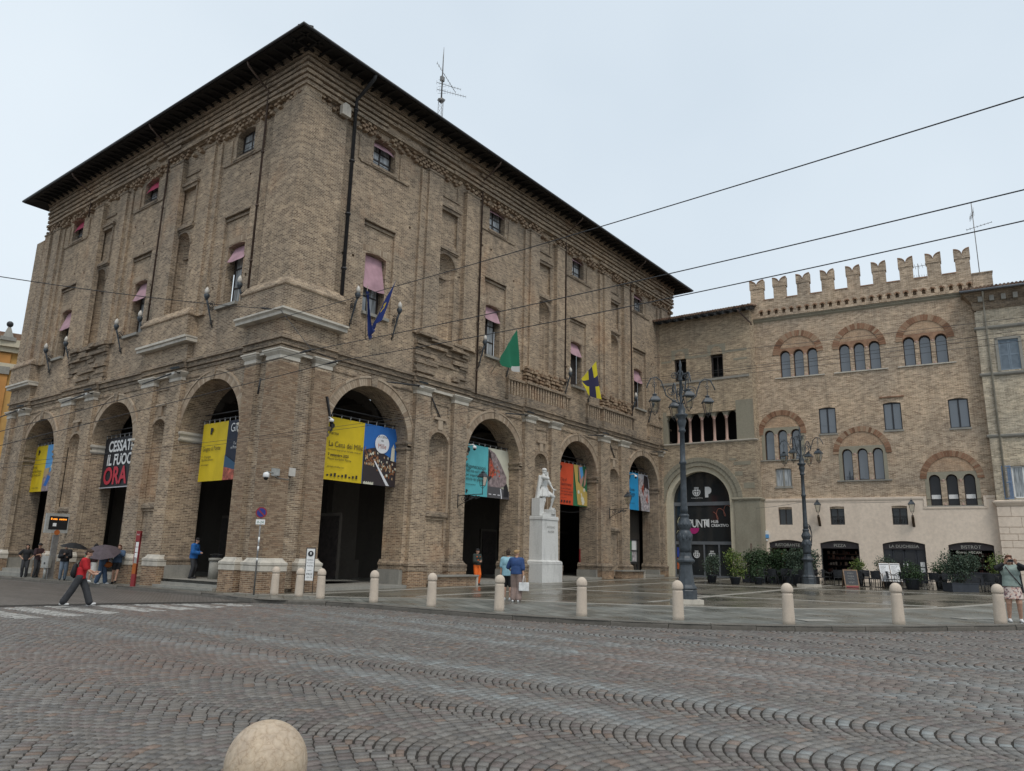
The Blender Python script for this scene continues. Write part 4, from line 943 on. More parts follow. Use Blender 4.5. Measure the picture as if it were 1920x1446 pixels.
for (a, b) in ((1.02, 2.0), (3.88, 4.82)):
    c = (a+b)/2; k = MB(); wall(k, FL, a-.2, b+.22, 16.45, 17.24, .015, [dict(u0=c-.42, u1=c+.42, z0=16.45, z1=17.1, rise=.42, depth=.07, sill=False)]); fbox(k, FL, c-.45, c+.45, 16.48, 17.1, -.1, -.05); k.build('blind_arch', MAT['tower_stone'], TOW)
    k = MB(); fbox(k, FL, a+.03, a+.12, 14.76, 16.4, -.3, -.2); fbox(k, FL, b-.12, b-.03, 14.76, 16.4, -.3, -.2); fbox(k, FL, a+.03, b-.03, 16.3, 16.4, -.3, -.2); fbox(k, FL, c-.03, c+.03, 14.76, 16.3, -.28, -.22); k.build('window', MAT['wood_dark'], TOW)
# tiled roof with a wide eave
k = MB(); a, b, e = -1.6, 7.15, .85
k.add([FL(a, 19.42, e), FL(b, 19.45, e), FL(b, 21.7, -7), FL(a, 21.7, -7), FL(a, 19.52, e), FL(b, 19.55, e), FL(b, 21.8, -7), FL(a, 21.8, -7)], [(0,1,2,3), (4,5,6,7), (0,1,5,4), (1,2,6,5), (2,3,7,6), (3,0,4,7)])
ro = k.build('roof', MAT['soffit'], TOW)
k = MB()
for i in range(44):
    u = a+.1+i*.2
    if u > b: break
    for j in range(8):
        t0, t1 = j/8, (j+1.12)/8; P_ = lambda t: FL(u, 19.56+2.26*t+random.uniform(-.012, .012), e+.03-(7+e)*t)
        k.tube([P_(t0), P_(min(1, t1))], [.10, .085], 6, True)
k.build('roof_tiles', MAT['tiles'], ro, kind='stuff')
k = MB()
for i in range(15): u = a+.3+i*.6; k.add([FL(u, 19.28, e-.05), FL(u+.12, 19.28, e-.05), FL(u+.12, 19.5, -.2), FL(u, 19.5, -.2), FL(u, 19.42, e-.05), FL(u+.12, 19.42, e-.05), FL(u+.12, 19.68, -.2), FL(u, 19.68, -.2)], [(0,1,2,3), (4,5,6,7), (0,1,5,4), (1,2,6,5), (2,3,7,6), (3,0,4,7)])
k.build('rafters', MAT['soffit'], ro, kind='stuff')
k = MB(); k.tube([FL(6.3, 19.35, .8), FL(7.0, 18.45, .05), FL(7.02, 18.3, .05)], .06, 8); k.build('downpipe', MAT['rust'], TOW)

# ---- battlemented house
BAT = frame_thing('battlemented_house', 'brick house with swallowtail battlements and triple arched windows over a beige plaster ground floor', 'building', (35.3, -6.7, 0), BB)
BW = 14.1
tri_hi = [(2.17, 3.08, 4.0), (6.08, 7.0, 7.95), (10.02, 10.95, 11.88)]; tri_lo = [(.81, 1.69, 2.59, 8.62, 10.72), (5.76, 6.7, 7.62, 7.06, 9.15), (10.72, 11.66, 12.6, 5.33, 7.26)]
rects = [(4.17, 5.24, 10.28, 12.07), (8.17, 9.22, 10.27, 12.1), (11.9, 13.0, 10.17, 12.06), (1.08, 2.15, 6.75, 8.03)]
H = []
for t in tri_hi: H += [dict(u0=c-.335, u1=c+.335, z0=14.46, z1=16.42, rise=.335, depth=.0) for c in t]
for a, b, c, z0, z1 in tri_lo: H += [dict(u0=q-.31, u1=q+.31, z0=z0, z1=z1, rise=.31, depth=.0) for q in (a, b, c)]
H += [dict(u0=a, u1=b, z0=c, z1=d, rise=.07, depth=.2) for a, b, c, d in rects]
m = MB(); wall(m, FL, -.4, BW, 5.2, 18.75, 0, H)
m.quad(FL(BW, .3, 0), FL(BW, 18.8, 0), FL(BW, 18.8, -9), FL(BW, .3, -9)); m.build('wall', MAT['brick_b'], BAT)
m = MB()
for t in tri_hi:
    for c in t: wall(m, FL, c-.34, c+.34, 14.45, 16.43, -.001, [dict(u0=c-.335, u1=c+.335, z0=14.46, z1=16.42, rise=.335, depth=.3)])
for a, b, c, z0, z1 in tri_lo:
    for q in (a, b, c): wall(m, FL, q-.315, q+.315, z0-.005, z1+.005, -.001, [dict(u0=q-.31, u1=q+.31, z0=z0, z1=z1, rise=.31, depth=.3)])
m.build('reveals', MAT['red_arch'], BAT)
def triple(par, cs, z0, z1, hw, grey, cm):
    u0, u1 = cs[0]-hw-.1, cs[2]+hw+.1
    k_ = MB(); wall(k_, FL, u0+(0 if grey else .03), u1-(0 if grey else .03), z1-hw-.02, z1+.16, .02, [dict(u0=c-hw, u1=c+hw, z0=z1-hw-.02, z1=z1, rise=hw-.02, depth=.1, sill=False) for c in cs])
    if grey: fbox(k_, FL, u0-.12, cs[0]-hw, z0, z1+.02, -.3, .022); fbox(k_, FL, cs[2]+hw, u1+.12, z0, z1+.02, -.3, .022)
    k_.build('window_head', MAT['tower_stone' if grey else 'red_arch'], par)
    for a, b in zip(cs, cs[1:]): column(par, (a+b)/2, z0, z1-hw, .075, -.08, cm)
    k_ = MB(); mould(k_, FL, u0-.25, u1+.25, -.3, .02, [(0, z0-.1), (.06, z0-.08), (.06, z0-.005)]); k_.build('window_sill', MAT['white_stone' if not grey else 'grey_stone'], par)
    for c in cs:
        k_ = MB(); fbox(k_, FL, c-hw, c-hw+.05, z0, z1-.05, -.3, -.24); fbox(k_, FL, c+hw-.05, c+hw, z0, z1-.05, -.3, -.24); fbox(k_, FL, c-hw, c+hw, z0, z0+.06, -.3, -.24); ring(k_, FL, c, z1-hw, hw-.07, hw+.01, -.3, -.24, n=10)
        fr = k_.build('window', MAT['wood_dark'], par)
        k_ = MB(); k_.quad(*[FL(*q, -.28) for q in [(c-hw, z0), (c+hw, z0)]+[(c+hw*math.cos(t), z1-hw+hw*math.sin(t)) for t in np.linspace(0, math.pi, 12)]]); k_.build('pane', MAT['glass_dark' if z0 < 6 else 'glass_sky'], fr)
        if z0 < 6: k_ = MB(); fbox(k_, FL, c-hw+.06, c+hw-.06, z0+.42, z0+.68, -.27, -.22); k_.build('window_bar', MAT['white_paint'], fr)
MAT['glass_dark'] = glassy('dark_glass', (.03,.03,.032), .12, .3)
for t in tri_hi: triple(BAT, t, 14.46, 16.42, .335, False, 'pink_marble')
for i, (a, b, c, z0, z1) in enumerate(tri_lo): triple(BAT, (a, b, c), z0, z1, .31, True, 'pink_marble')
def big_arch(cx_, zs, r0, r1, a0, mat_in):
    n = 30
    for i in range(n):
        p, q = a0+(math.pi-2*a0)*i/n, a0+(math.pi-2*a0)*(i+1)/n; k_ = MB(); ring(k_, FL, cx_, zs, r0, r1, -.05, .045+.008*random.random(), p, q-.012, 1); k_.build('voussoir', MAT['red_voussoir'], BAT)
    k_ = MB(); k_.quad(*[FL(cx_+(r0-.01)*math.cos(t), zs+(r0-.01)*math.sin(t), .006) for t in np.linspace(a0*0+.12, math.pi-.12, 24)]); return k_
big_arch(3.05, 16.13, 1.27, 1.69, 0, None); big_arch(7.0, 16.1, 1.28, 1.68, 0, None); big_arch(10.96, 16.12, 1.3, 1.7, 0, None)
big_arch(1.66, 10.5, 1.25, 1.62, R_(-4), None); big_arch(6.68, 8.86, 1.42, 1.77, R_(-2), None); big_arch(11.67, 7.0, 1.38, 1.75, R_(0), None)
MAT['tymp'] = brick('tympanum_brick', (.34,.215,.14), (.50,.35,.24), (.55,.46,.35), (.45,.25,.14), (.3,.22,.16), dirt=.3)
for cx_, zs, r, zb in ((3.05, 16.13, 1.26, 16.6), (7.0, 16.1, 1.27, 16.6), (10.96, 16.12, 1.29, 16.6), (1.66, 10.5, 1.24, 10.9), (6.68, 8.86, 1.41, 9.34), (11.67, 7.0, 1.37, 7.44)):
    a = math.asin((zb-zs)/r); k = MB(); k.quad(*[FL(cx_+r*math.cos(t), zs+r*math.sin(t), .005) for t in np.linspace(a, math.pi-a, 20)]); k.build('tympanum', MAT['tymp'], BAT)
for i, (a, b, c, d) in enumerate(rects):
    k = MB(); t_ = .06
    for p, q in ((a, a+t_), (b-t_, b), ((a+b)/2-.05, (a+b)/2+.05)): fbox(k, FL, p, q, c, d-.02, -.16, -.08)
    fbox(k, FL, a, b, d-.1, d, -.16, -.08); fbox(k, FL, a, b, c, c+.05, -.16, -.08); o = k.build('window', MAT['black_paint'] if i < 3 else MAT['grey_stone'], BAT)
    for p, q in ((a+t_, (a+b)/2-.05), ((a+b)/2+.05, b-t_)): k = MB(); k.quad(FL(p, c, -.13), FL(q, c, -.13), FL(q, d, -.13), FL(p, d, -.13)); k.build('pane', MAT['glass_sky' if i < 3 else 'glass_pale'], o)
    k = MB(); fbox(k, FL, a-.06, b+.06, c-.12, c-.005, -.1, .05); k.build('window_sill', MAT['grey_stone'], BAT)
k = MB(); fbox(k, FL, 8.0, 9.45, 12.42, 12.5, -.05, .09); k.build('drip_stone', MAT['red_arch'], BAT)
# arcaded cornice, parapet, merlons
k = MB(); mould(k, FL, -.02, 13.8, -.2, .0, [(.02, 18.7), (.10, 18.8), (.10, 18.86), (.16, 18.9), (.16, 18.97)]); k.build('cornice', MAT['tower_stone'], BAT)
k = MB(); wall(k, FL, -.02, 13.98, 18.97, 20.3, .22, [dict(u0=.75+i*.5225-.105, u1=.75+i*.5225+.105, z0=19.17, z1=19.5, rise=.1, depth=.3) for i in range(26)])
fbox(k, FL, -.02, 13.98, 18.96, 20.3, -.35, -.1); k.quad(FL(-.02, 18.97, .22), FL(-.02, 20.3, .22), FL(-.02, 20.3, -.35), FL(-.02, 18.97, -.35)); k.quad(FL(-.02, 20.3, .22), FL(13.98, 20.3, .22), FL(13.98, 20.3, -.35), FL(-.02, 20.3, -.35)); k.quad(FL(-.02, 18.97, .22), FL(13.98, 18.97, .22), FL(13.98, 18.97, -.1), FL(-.02, 18.97, -.1))
for i in range(26): fbox(k, FL, .75+i*.5225-.11, .75+i*.5225+.11, 19.15, 19.52, -.09, -.085)
par_ = k.build('parapet', MAT['brick_b'], BAT)
k = MB()
for i in range(26): ring(k, FL, .75+i*.5225, 19.4, .105, .19, .2, .235, n=7, gap=.008)
k.build('arch_bricks', MAT['red_voussoir'], par_, kind='stuff')
ML = [(.04, .95), (1.68, 2.53), (3.31, 4.14), (4.96, 5.76), (6.62, 7.42), (8.25, 9.05), (9.89, 10.70), (11.52, 12.34), (13.17, 13.98)]
for a, b in ML:
    c = (a+b)/2; k = MB(); fbox(k, FL, a, b, 20.3, 21.3, -.3, .2); o = k.build('merlon', MAT['brick_b'], BAT)
    a2, b2 = a-.05, b+.05; P_ = [(a2, 21.25), (b2, 21.25), (b2, 21.88)]+[(b2-(b2-c)*math.sin(t)*1.0, 21.47+.41*(1-math.sin(t))**.0*math.cos(t)) for t in np.linspace(.15, math.pi/2, 7)]
    P_ += [(2*c-u, z) for u, z in reversed(P_[3:-1])]+[(a2, 21.88)]
    k = MB(); k.prism([FL(u, z, .23) for u, z in P_], (0,0,0), (0, .56, 0)); k.build('swallowtail', MAT['brick_b'], o)
    cp = [P_[2]]+P_[3:-1]+[P_[-1]]; k = MB(); k.prism([FL(u, z+.002, .26) for u, z in cp]+[FL(u, z+.07, .26) for u, z in reversed(cp)], (0,0,0), (0, .62, 0)); k.build('coping', MAT['red_arch'], o)
k = MB()
for (a, b), (c, d) in zip(ML, ML[1:]): fbox(k, FL, b+.01, c-.01, 20.3, 20.37, -.36, .25)
k.build('coping', MAT['red_arch'], BAT)
k = MB(); fbox(k, FL, 14.0, 15.1, 18.9, 20.05, -.5, .2); fbox(k, FL, 13.99, 15.15, 20.05, 20.12, -.55, .25); k.build('end_block', MAT['brick_b'], BAT)
# plastered ground floor
SW = .07
SH = [(.43, 2.75, .45, 3.14), (3.7, 6.06, .45, 3.13), (7.44, 9.84, .45, 3.13), (11.1, 13.48, .5, 3.1)]
SWN = [(1.15, 2.04), (4.45, 5.33), (8.15, 9.03)]
m = MB(); wall(m, FL, -.1, 13.85, .2, 5.75, SW, [dict(u0=a, u1=b, z0=c, z1=d, rise=.19, depth=.45, sill=False) for a, b, c, d in SH]+[dict(u0=a, u1=b, z0=4.15, z1=5.35, rise=.03, depth=.35) for a, b in SWN]+[dict(u0=10.16, u1=13.22, z0=5.26, z1=5.75, depth=.05)])
m.build('plaster_wall', MAT['stucco'], BAT)
k = MB(); prof = [(0, 5.7), (.03, 5.72), (.05, 5.8), (.05, 5.9), (0, 5.91)]
mould(k, FL, -.1, 10.02, -.0, SW, prof); mould(k, FL, 13.36, 13.8, 0, SW, prof); mould(k, FL, 9.99, 13.4, 0, SW, [(0, 5.1), (.03, 5.12), (.04, 5.18), (.04, 5.24), (0, 5.25)])
fbox(k, FL, 10.0, 10.16, 5.25, 5.9, 0, SW+.05); fbox(k, FL, 13.22, 13.37, 5.25, 5.9, 0, SW+.05); k.build('plaster_moulding', MAT['stucco'], BAT)
for i, (a, b) in enumerate(SWN):
    k = MB(); 
    for p, q in ((a, a+.06), (b-.06, b), ((a+b)/2-.03, (a+b)/2+.03)): fbox(k, FL, p, q, 4.15, 5.33, -.22, -.16)
    o = k.build('window', MAT['wood_dark'], BAT); k = MB(); k.quad(FL(a, 4.15, -.2), FL(b, 4.15, -.2), FL(b, 5.35, -.2), FL(a, 5.35, -.2)); k.build('pane', MAT['glass'], o)
    if i:
        k = MB()
        for z in (4.2, 4.62, 4.7): k.tube([FL(a, z, -.02), FL(b, z, -.02)], .012, 5)
        for j in range(6):
            u = a+.07+j*(b-a-.14)/5; k.tube([FL(u, 4.2, -.02), FL(u, 4.62, -.02)], .01, 5)
            if j < 5: k.tube([FL(u+.075+.06*math.cos(t), 4.41+.12*math.sin(t), -.02) for t in np.linspace(0, 6.28, 12)], .009, 5)
        k.build('railing', MAT['iron'], o)
MAT['sign_letters'] = plain('worn_sign_letters', (.52,.49,.43), .6, .1)
MAT['fascia'] = plain('dark_fascia', (.055,.045,.047), .6, .1)
MAT['bottle'] = pieces('shelf_goods', [(0, (.03,.015,.01)), (.3, (.14,.03,.02)), (.5, (.05,.03,.02)), (.75, (.20,.09,.05)), (1, (.35,.3,.25))], .4)
MAT['warm_lamp'] = plain('lit_pendant', (.9,.5,.2), .5, .02, emit=(1, .42, .12), es=2.2)
names = ('RISTORANTE', 'PIZZA', 'LA DUCHESSA', 'BISTROT')
for i, ((a, b, c, d), nm) in enumerate(zip(SH, names)):
    c_ = (a+b)/2; k = MB(); P_ = arc_pts(dict(u0=a+.01, u1=b-.01, z1=d-.01, rise=.19), 14); k.prism([FL(u, z, -.14) for u, z in [(a+.01, 2.62)]+P_+[(b-.01, 2.62)]], (0,0,0), (0, .12, 0)); o = k.build('shop_front', MAT['fascia'], BAT)
    text(nm, .27 if i != 2 else .26, MAT['sign_letters'], o, FL(c_, 2.72, -.13), UX, UZ, 'CENTER', spacing=1.02, bold=.002)
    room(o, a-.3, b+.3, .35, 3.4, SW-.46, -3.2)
    if i == 0:
        k = MB(); k.ellip(FL(1.1, 2.2, -.75), (.09, .09, .09), 10, 6); k.build('pendant_lamp', MAT['warm_lamp'], o)
    if i in (0, 1, 3):
        k = MB(); zt = 2.62
        for p in (a+.03, b-.07): fbox(k, FL, p, p+.04, .4, zt, -.2, -.14)
        if i == 3: fbox(k, FL, a, b, 1.25, 1.31, -.2, -.1); fbox(k, FL, a, b, .4, 1.25, -.19, -.13)
        k.build('shop_frame', MAT['black_paint'], o)
        k = MB(); rg = random.Random(i)
        for z in (1.15, 1.55, 1.95, 2.3):
            fbox(k, FL, a+.1, b-.1, z-.03, z, -2.3, -2.0); u = a+.12
            while u < b-.2:
                h = rg.uniform(.12, .3); q = rg.uniform(.06, .16)
                if rg.random() < .8: fbox(k, FL, u, u+q, z, z+h, -2.25, -2.1)
                u += q+rg.uniform(.01, .08)
        k.build('shelf_goods', MAT['bottle'], o, kind='stuff')
    if i == 2:
        for p, q in ((a+.02, a+.5), (b-.5, b-.02)):
            k = MB(); fbox(k, FL, p, q, .4, 2.62, -.3, -.2); k.build('door_panel', MAT['black_paint'], o); k = MB(); k.quad(FL(p+.12, 1.2, -.195), FL(q-.12, 1.2, -.195), FL(q-.12, 2.4, -.195), FL(p+.12, 2.4, -.195)); k.build('pane', MAT['glass_dark'], o)
        for p, q in ((a+.52, c_-.01), (c_+.01, b-.52)):
            k = MB(); fbox(k, FL, p, p+.09, .45, 2.6, -.3, -.22); fbox(k, FL, q-.09, q, .45, 2.6, -.3, -.22); fbox(k, FL, p, q, 2.5, 2.6, -.3, -.22); fbox(k, FL, p, q, .45, .75, -.3, -.22); k.build('door', MAT['black_paint'], o)
            k = MB(); k.quad(FL(p, .7, -.26), FL(q, .7, -.26), FL(q, 2.5, -.26), FL(p, 2.5, -.26)); k.build('pane', MAT['glass_dark'], o)
        for q in (c_-.12, c_+.1): k = MB(); fbox(k, FL, q, q+.05, 1.45, 1.75, -.2, -.16); k.build('door_handle', MAT['white_paint'], o)
        for z in (1.2, 1.55): k = MB(); fbox(k, FL, b-.36, b-.12, z, z+.3, -.19, -.185); k.build('notice', MAT['white_paint'], o)
    if i == 3: text('Bistrot  VEGAN', .2, MAT['sign_letters'], o, FL(c_-.8, 2.42, -.12), UX, UZ, bold=.002)

# ---- grey brick house on the right edge
GH = frame_thing('grey_house', 'pale grey brick house at the right edge with blue grey shutters', 'building', (35.3, -6.7, 0), BB)
w0 = .5; s0 = 13.88
gw = [(14.93, 15.98, 13.5, 15.45), (14.8, 16.0, 5.68, 7.6)]
m = MB(); wall(m, FL, s0+.12, 26, 5.5, 17.7, w0, [dict(u0=a, u1=b, z0=c, z1=d, depth=.3) for a, b, c, d in gw]+[dict(u0=a+3.4, u1=b+3.4, z0=c, z1=d, depth=.3) for a, b, c, d in gw])
m.quad(FL(s0+.12, 5.5, w0), FL(s0+.12, 17.7, w0), FL(s0+.12, 17.7, -8), FL(s0+.12, 5.5, -8)); m.build('wall', MAT['brick_d'], GH)
k = MB(); fbox(k, FL, s0, s0+.7, 5.5, 17.4, -.3, w0+.06); k.build('corner_pilaster', MAT['brick_d'], GH)
for z in (13.3, 9.45, 16.3): k = MB(); mould(k, FL, s0-.02, 26, 0, w0+.06, [(0, z-.12), (.08, z-.04), (.1, z+.06), (.02, z+.1)]); k.build('string_course', MAT['grey_stone'], GH)
k = MB(); mould(k, FL, s0, 26, -.3, w0+.05, [(0, 17.5), (.1, 17.7), (.12, 18.0), (.5, 18.45), (.62, 18.5), (.62, 18.62)]); o = k.build('cornice', MAT['brick_worn'], GH)
for i in range(20): k = MB(); fbox(k, FL, s0+.25+i*.62, s0+.5+i*.62, 17.95, 18.3, w0, w0+.42); k.build('bracket', MAT['grey_stone'], o)
k = MB(); k.add([FL(s0-.7, 18.62, w0+.75), FL(26, 18.62, w0+.75), FL(26, 20.4, -6), FL(s0-.7, 20.4, -6), FL(s0-.7, 18.72, w0+.75), FL(26, 18.72, w0+.75), FL(26, 20.5, -6), FL(s0-.7, 20.5, -6)], [(0,1,2,3), (4,5,6,7), (0,1,5,4), (1,2,6,5), (2,3,7,6), (3,0,4,7)]); ro = k.build('roof', MAT['soffit'], GH)
k = MB()
for i in range(58):
    u = s0-.6+i*.21; k.tube([FL(u, 18.76, w0+.78), FL(u, 19.6, -2.5)], [.1, .09], 6)
k.build('roof_tiles', MAT['tiles'], ro, kind='stuff'); k = MB(); k.tube([FL(s0-.7, 18.6, w0+.82), FL(26, 18.6, w0+.82)], .08, 8); k.build('gutter', MAT['alu'], ro)
MAT['pipe_pale'] = plain('pale_pipe', (.36,.33,.27), .5, .15, 3)
k = MB(); k.tube([FL(14.42, 18.5, w0+.75), FL(14.42, 18.2, w0+.3), FL(14.42, 17.9, w0+.14), FL(14.42, 5.7, w0+.14)], .055, 8); k.build('downpipe', MAT['pipe_pale'], GH)
MAT['shutter'] = plain('blue_grey_shutter', (.20,.25,.30), .6, .08, 4); MAT['shutter_b'] = plain('blue_shutter', (.17,.24,.36), .6, .08, 4)
def shutter(par, u0, u1, z0, z1, w_, mat):
    k_ = MB()
    for a, b in ((u0, u0+.06), (u1-.06, u1)): fbox(k_, FL, a, b, z0, z1, w_, w_+.04)
    for z in (z0, (z0+z1)/2-.04, z1-.07): fbox(k_, FL, u0+.06, u1-.06, z, z+.07, w_, w_+.04)
    o_ = k_.build('shutter', mat, par); z = z0+.09
    while z < z1-.1:
        k_ = MB(); k_.add([FL(u0+.06, z, w_+.035), FL(u1-.06, z, w_+.035), FL(u1-.06, z+.05, w_+.008), FL(u0+.06, z+.05, w_+.008)], [(0,1,2,3)]); k_.add([FL(u0+.06, z-.008, w_+.035), FL(u1-.06, z-.008, w_+.035), FL(u1-.06, z+.042, w_+.004), FL(u0+.06, z+.042, w_+.004)], [(0,1,2,3)]); k_.build('slat', mat, o_); z += .072
for dx in (0, 3.4):
    a, b, c, d = gw[0]; a += dx; b += dx; k = MB(); 
    for p, q, r_, s_ in ((a-.16, a, c-.05, d+.12), (b, b+.16, c-.05, d+.12), (a-.16, b+.16, d, d+.14)): fbox(k, FL, p, q, r_, s_, w0-.05, w0+.05)
    k.build('window_surround', MAT['grey_stone'], GH); shutter(GH, a+.01, (a+b)/2-.01, c, d, w0-.06, MAT['shutter']); shutter(GH, (a+b)/2+.01, b-.01, c, d, w0-.06, MAT['shutter']); k = MB(); fbox(k, FL, a-.02, b+.02, c-.02, d+.02, w0-.2, w0-.1); k.build('window', MAT['shutter'], GH)
    a, b, c, d = gw[1]; a += dx; b += dx; shutter(GH, a-.5, a-.02, c-.05, d+.02, w0+.03, MAT['shutter_b'])
    k = MB()
    for p, q in ((a, a+.08), (b-.08, b), ((a+b)/2-.05, (a+b)/2+.05)): fbox(k, FL, p, q, c, d, w0-.2, w0-.12)
    fbox(k, FL, a, b, d-.08, d, w0-.2, w0-.12); fbox(k, FL, a, b, c, c+.08, w0-.2, w0-.12); o = k.build('window', MAT['white_paint'], GH); k = MB(); k.quad(FL(a, c, w0-.17), FL(b, c, w0-.17), FL(b, d, w0-.17), FL(a, d, w0-.17)); k.build('pane', MAT['glass_pale'], o)
    k = MB(); fbox(k, FL, a-.3, b+.3, c-.14, c-.06, w0-.1, w0+.12); k.build('window_sill', MAT['white_stone'], GH)
k = MB(); fbox(k, FL, s0-.02, 26, .2, 5.2, -.3, w0-.02); k.build('ground_floor', MAT['stucco'], GH)
rg = random.Random(9)
for j, (z0, z1) in enumerate(((.3, 1.25), (1.27, 2.05), (2.07, 2.78), (2.8, 3.2), (3.22, 3.58), (3.6, 3.98), (4.0, 4.6), (4.62, 5.2))):
    u = s0-.04+(j % 2)*0
    first = True
    while u < 20:
        e = u+(rg.uniform(.5, .75) if first and j % 2 else rg.uniform(.9, 1.3)); k = MB(); fbox(k, FL, u, e-.02, z0, z1-.018, w0-.04, w0+.03+rg.uniform(0, .006)); k.build('ashlar_block', MAT['stucco'], GH); u = e; first = False
k = MB(); mould(k, FL, s0-.05, 26, 0, w0+.02, [(0, 5.22), (.05, 5.3), (.14, 5.42), (.16, 5.5), (.04, 5.56)]); k.build('string_course', MAT['stucco'], GH)

# ---- far left: yellow house and church pinnacle beyond the palace
YB = thing('yellow_house', 'yellow ochre house with a stone cornice beyond the left end of the palace', 'building', (-1.0, 44, 0))
MAT['yellow'] = plain('yellow_plaster', (.50,.30,.10), .85, .15, .6); MAT['orange'] = plain('orange_plaster', (.52,.25,.075), .85, .12, .6)
D_ = 71.0; z_c = lambda y: at(10, y, D_).z
p = at(-60, 700, D_); q = at(140, 700, D_)
zt, z1_, z2_, z3_ = z_c(636), z_c(652), z_c(675), z_c(682)
def yb(mb, a, b, z0, z1, o): # facade across the street end
    d = (q-p); d.z = 0; L_ = d.length; d.normalize(); n = Vector((d.y, -d.x, 0)); A = Vector((p.x, p.y, 0))+d*a*L_; B = Vector((p.x, p.y, 0))+d*b*L_
    off = Vector((YB.location.x, YB.location.y, 0)); P_ = [A-n*6-off, B-n*6-off, B+n*o-off, A+n*o-off]; return mb.prism([(v.x, v.y, z0) for v in P_], (0,0,0), (0, 0, z1-z0))
yb(MB(), 0, 1, -.5, zt-.3, 0).build('wall', MAT['yellow'], YB); 
k = MB(); yb(k, -.01, 1.01, z1_-.4, z1_, .35); yb(k, -.01, 1.01, z1_, zt-.1, .6); yb(k, -.01, 1.01, z3_-.5, z3_, .2); k.build('cornice', MAT['cream'], YB)
k = MB(); yb(k, .25, .36, -.4, z1_-.5, .18); k.build('pilaster', MAT['orange'], YB); k = MB(); yb(k, .24, .37, z2_-1.2, z3_-.3, .3); k.build('capital', MAT['grey_stone'], YB)
k = MB(); yb(k, -.02, 1.02, zt-.1, zt+.5, .3); k.build('roof', MAT['tile'], YB)
pc = at(14, 636, D_-.3); top = at(15, 603, D_-.3); PN = thing('church_pinnacle', 'dark stone obelisk pinnacle with a ball on top of the yellow house', 'pinnacle', (pc.x, pc.y, pc.z-.2))
h = top.z-pc.z; k = MB(); k.lathe([(.75, 0), (.75, .3), (.5, .35), (.14, h-.25)], n=4, smooth=False, rot=.6); k.build('obelisk', MAT['grey_stone'], PN); k = MB(); k.ellip((0, 0, h), (.25, .25, .25), 10, 8); k.build('ball', MAT['iron'], PN)
# ------------------------------------------------------------------ bollards
def bollard_mesh():
    k = MB(); k.lathe([(.150, -.05), (.147, .1), (.132, .70), (.130, .735), (.118, .745), (.118, .765), (.140, .775), (.146, .80), (.146, .83)]+[(.146*math.cos(a), .835+.165*math.sin(a)) for a in np.linspace(.1, 1.5, 9)]+[(.0, 1.0)], n=22)
    return k.mesh('bollard', MAT['bollard'])
bme = bollard_mesh()
BOL = [(-.08,-1.07,'nearest the no-parking sign pole'),(.01,-2.37,'between the sign pole and the white notice stand'),(-.17,-3.76,'just right of the white notice stand'),(-.08,-6.3,'in front of the first wide arch'),(-.06,-8.8,'before the niche pier by the orange worker'),(.17,-11.22,'left of the couple with the white bag'),(.45,-13.8,'in front of the statue'),(1.25,-16.21,'in front of the large grey street lamp'),(2.2,-18.7,'in front of the far street lamp'),(4.24,-20.78,'in front of the white menu board'),(6.42,-22.76,'beside the woman taking a photo')]
for x, y, d in BOL:
    o = obj('bollard', bme, None, 'round topped stone bollard on the kerb '+d, 'bollard', 'stone bollards along the kerb', loc=(x, y, gz(x, y)))
    o.rotation_euler = (random.uniform(-.018, .018), random.uniform(-.018, .018), x*7+y); o.scale = (1, 1, random.uniform(.985, 1.02))
def veined(name):
    m, t, p = _nodes(name); ob = t.nodes.new('ShaderNodeTexCoord').outputs['Object']; v = t.nodes.new('ShaderNodeTexVoronoi'); v.feature = 'DISTANCE_TO_EDGE'; v.inputs['Scale'].default_value = 19
    n = _noise(t, ob, 7, 4); a = t.nodes.new('ShaderNodeVectorMath'); a.operation = 'MULTIPLY_ADD'; t.links.new(n.outputs['Color'], a.inputs[0]); a.inputs[1].default_value = (.22,)*3; t.links.new(ob, a.inputs[2]); t.links.new(a.outputs[0], v.inputs['Vector'])
    r = _ramp(t, [(0, (.36,.27,.19)), (.035, (.47,.375,.275)), (.3, (.53,.435,.33))]); t.links.new(v.outputs['Distance'], r.inputs['Fac'])
    n2 = _noise(t, ob, 55, 5); c = _mix(t, .5, r.outputs[0], _ramp_out(t, n2, (.72,)*3, (1.15,)*3), 'MULTIPLY'); n9 = _noise(t, ob, 9, 6, .7); c = _mix(t, .8, c, _ramp_out(t, n9, (.80,.76,.74), (1.14,1.1,1.02)), 'MULTIPLY'); t.links.new(c, p.inputs['Base Color']); p.inputs['Roughness'].default_value = .6; _bump(t, p, n2.outputs['Fac'], .003); return m
MAT['veined'] = veined('veined_yellow_limestone')
fx, fy = -15.506, -22.415; k = MB(); k.lathe([(.150, 0), (.135, .70), (.118, .76), (.118, .775), (.142, .785), (.146, .81), (.147, .84)]+[(.147*math.cos(a), .84+.15*math.sin(a)) for a in np.linspace(.06, 1.52, 16)]+[(0, .99)], n=56)
obj('bollard', k.mesh('near_bollard', MAT['veined']), None, 'veined yellow stone bollard in the foreground, only its dome showing', 'bollard', 'stone bollards along the kerb', loc=(fx, fy, 0.0))

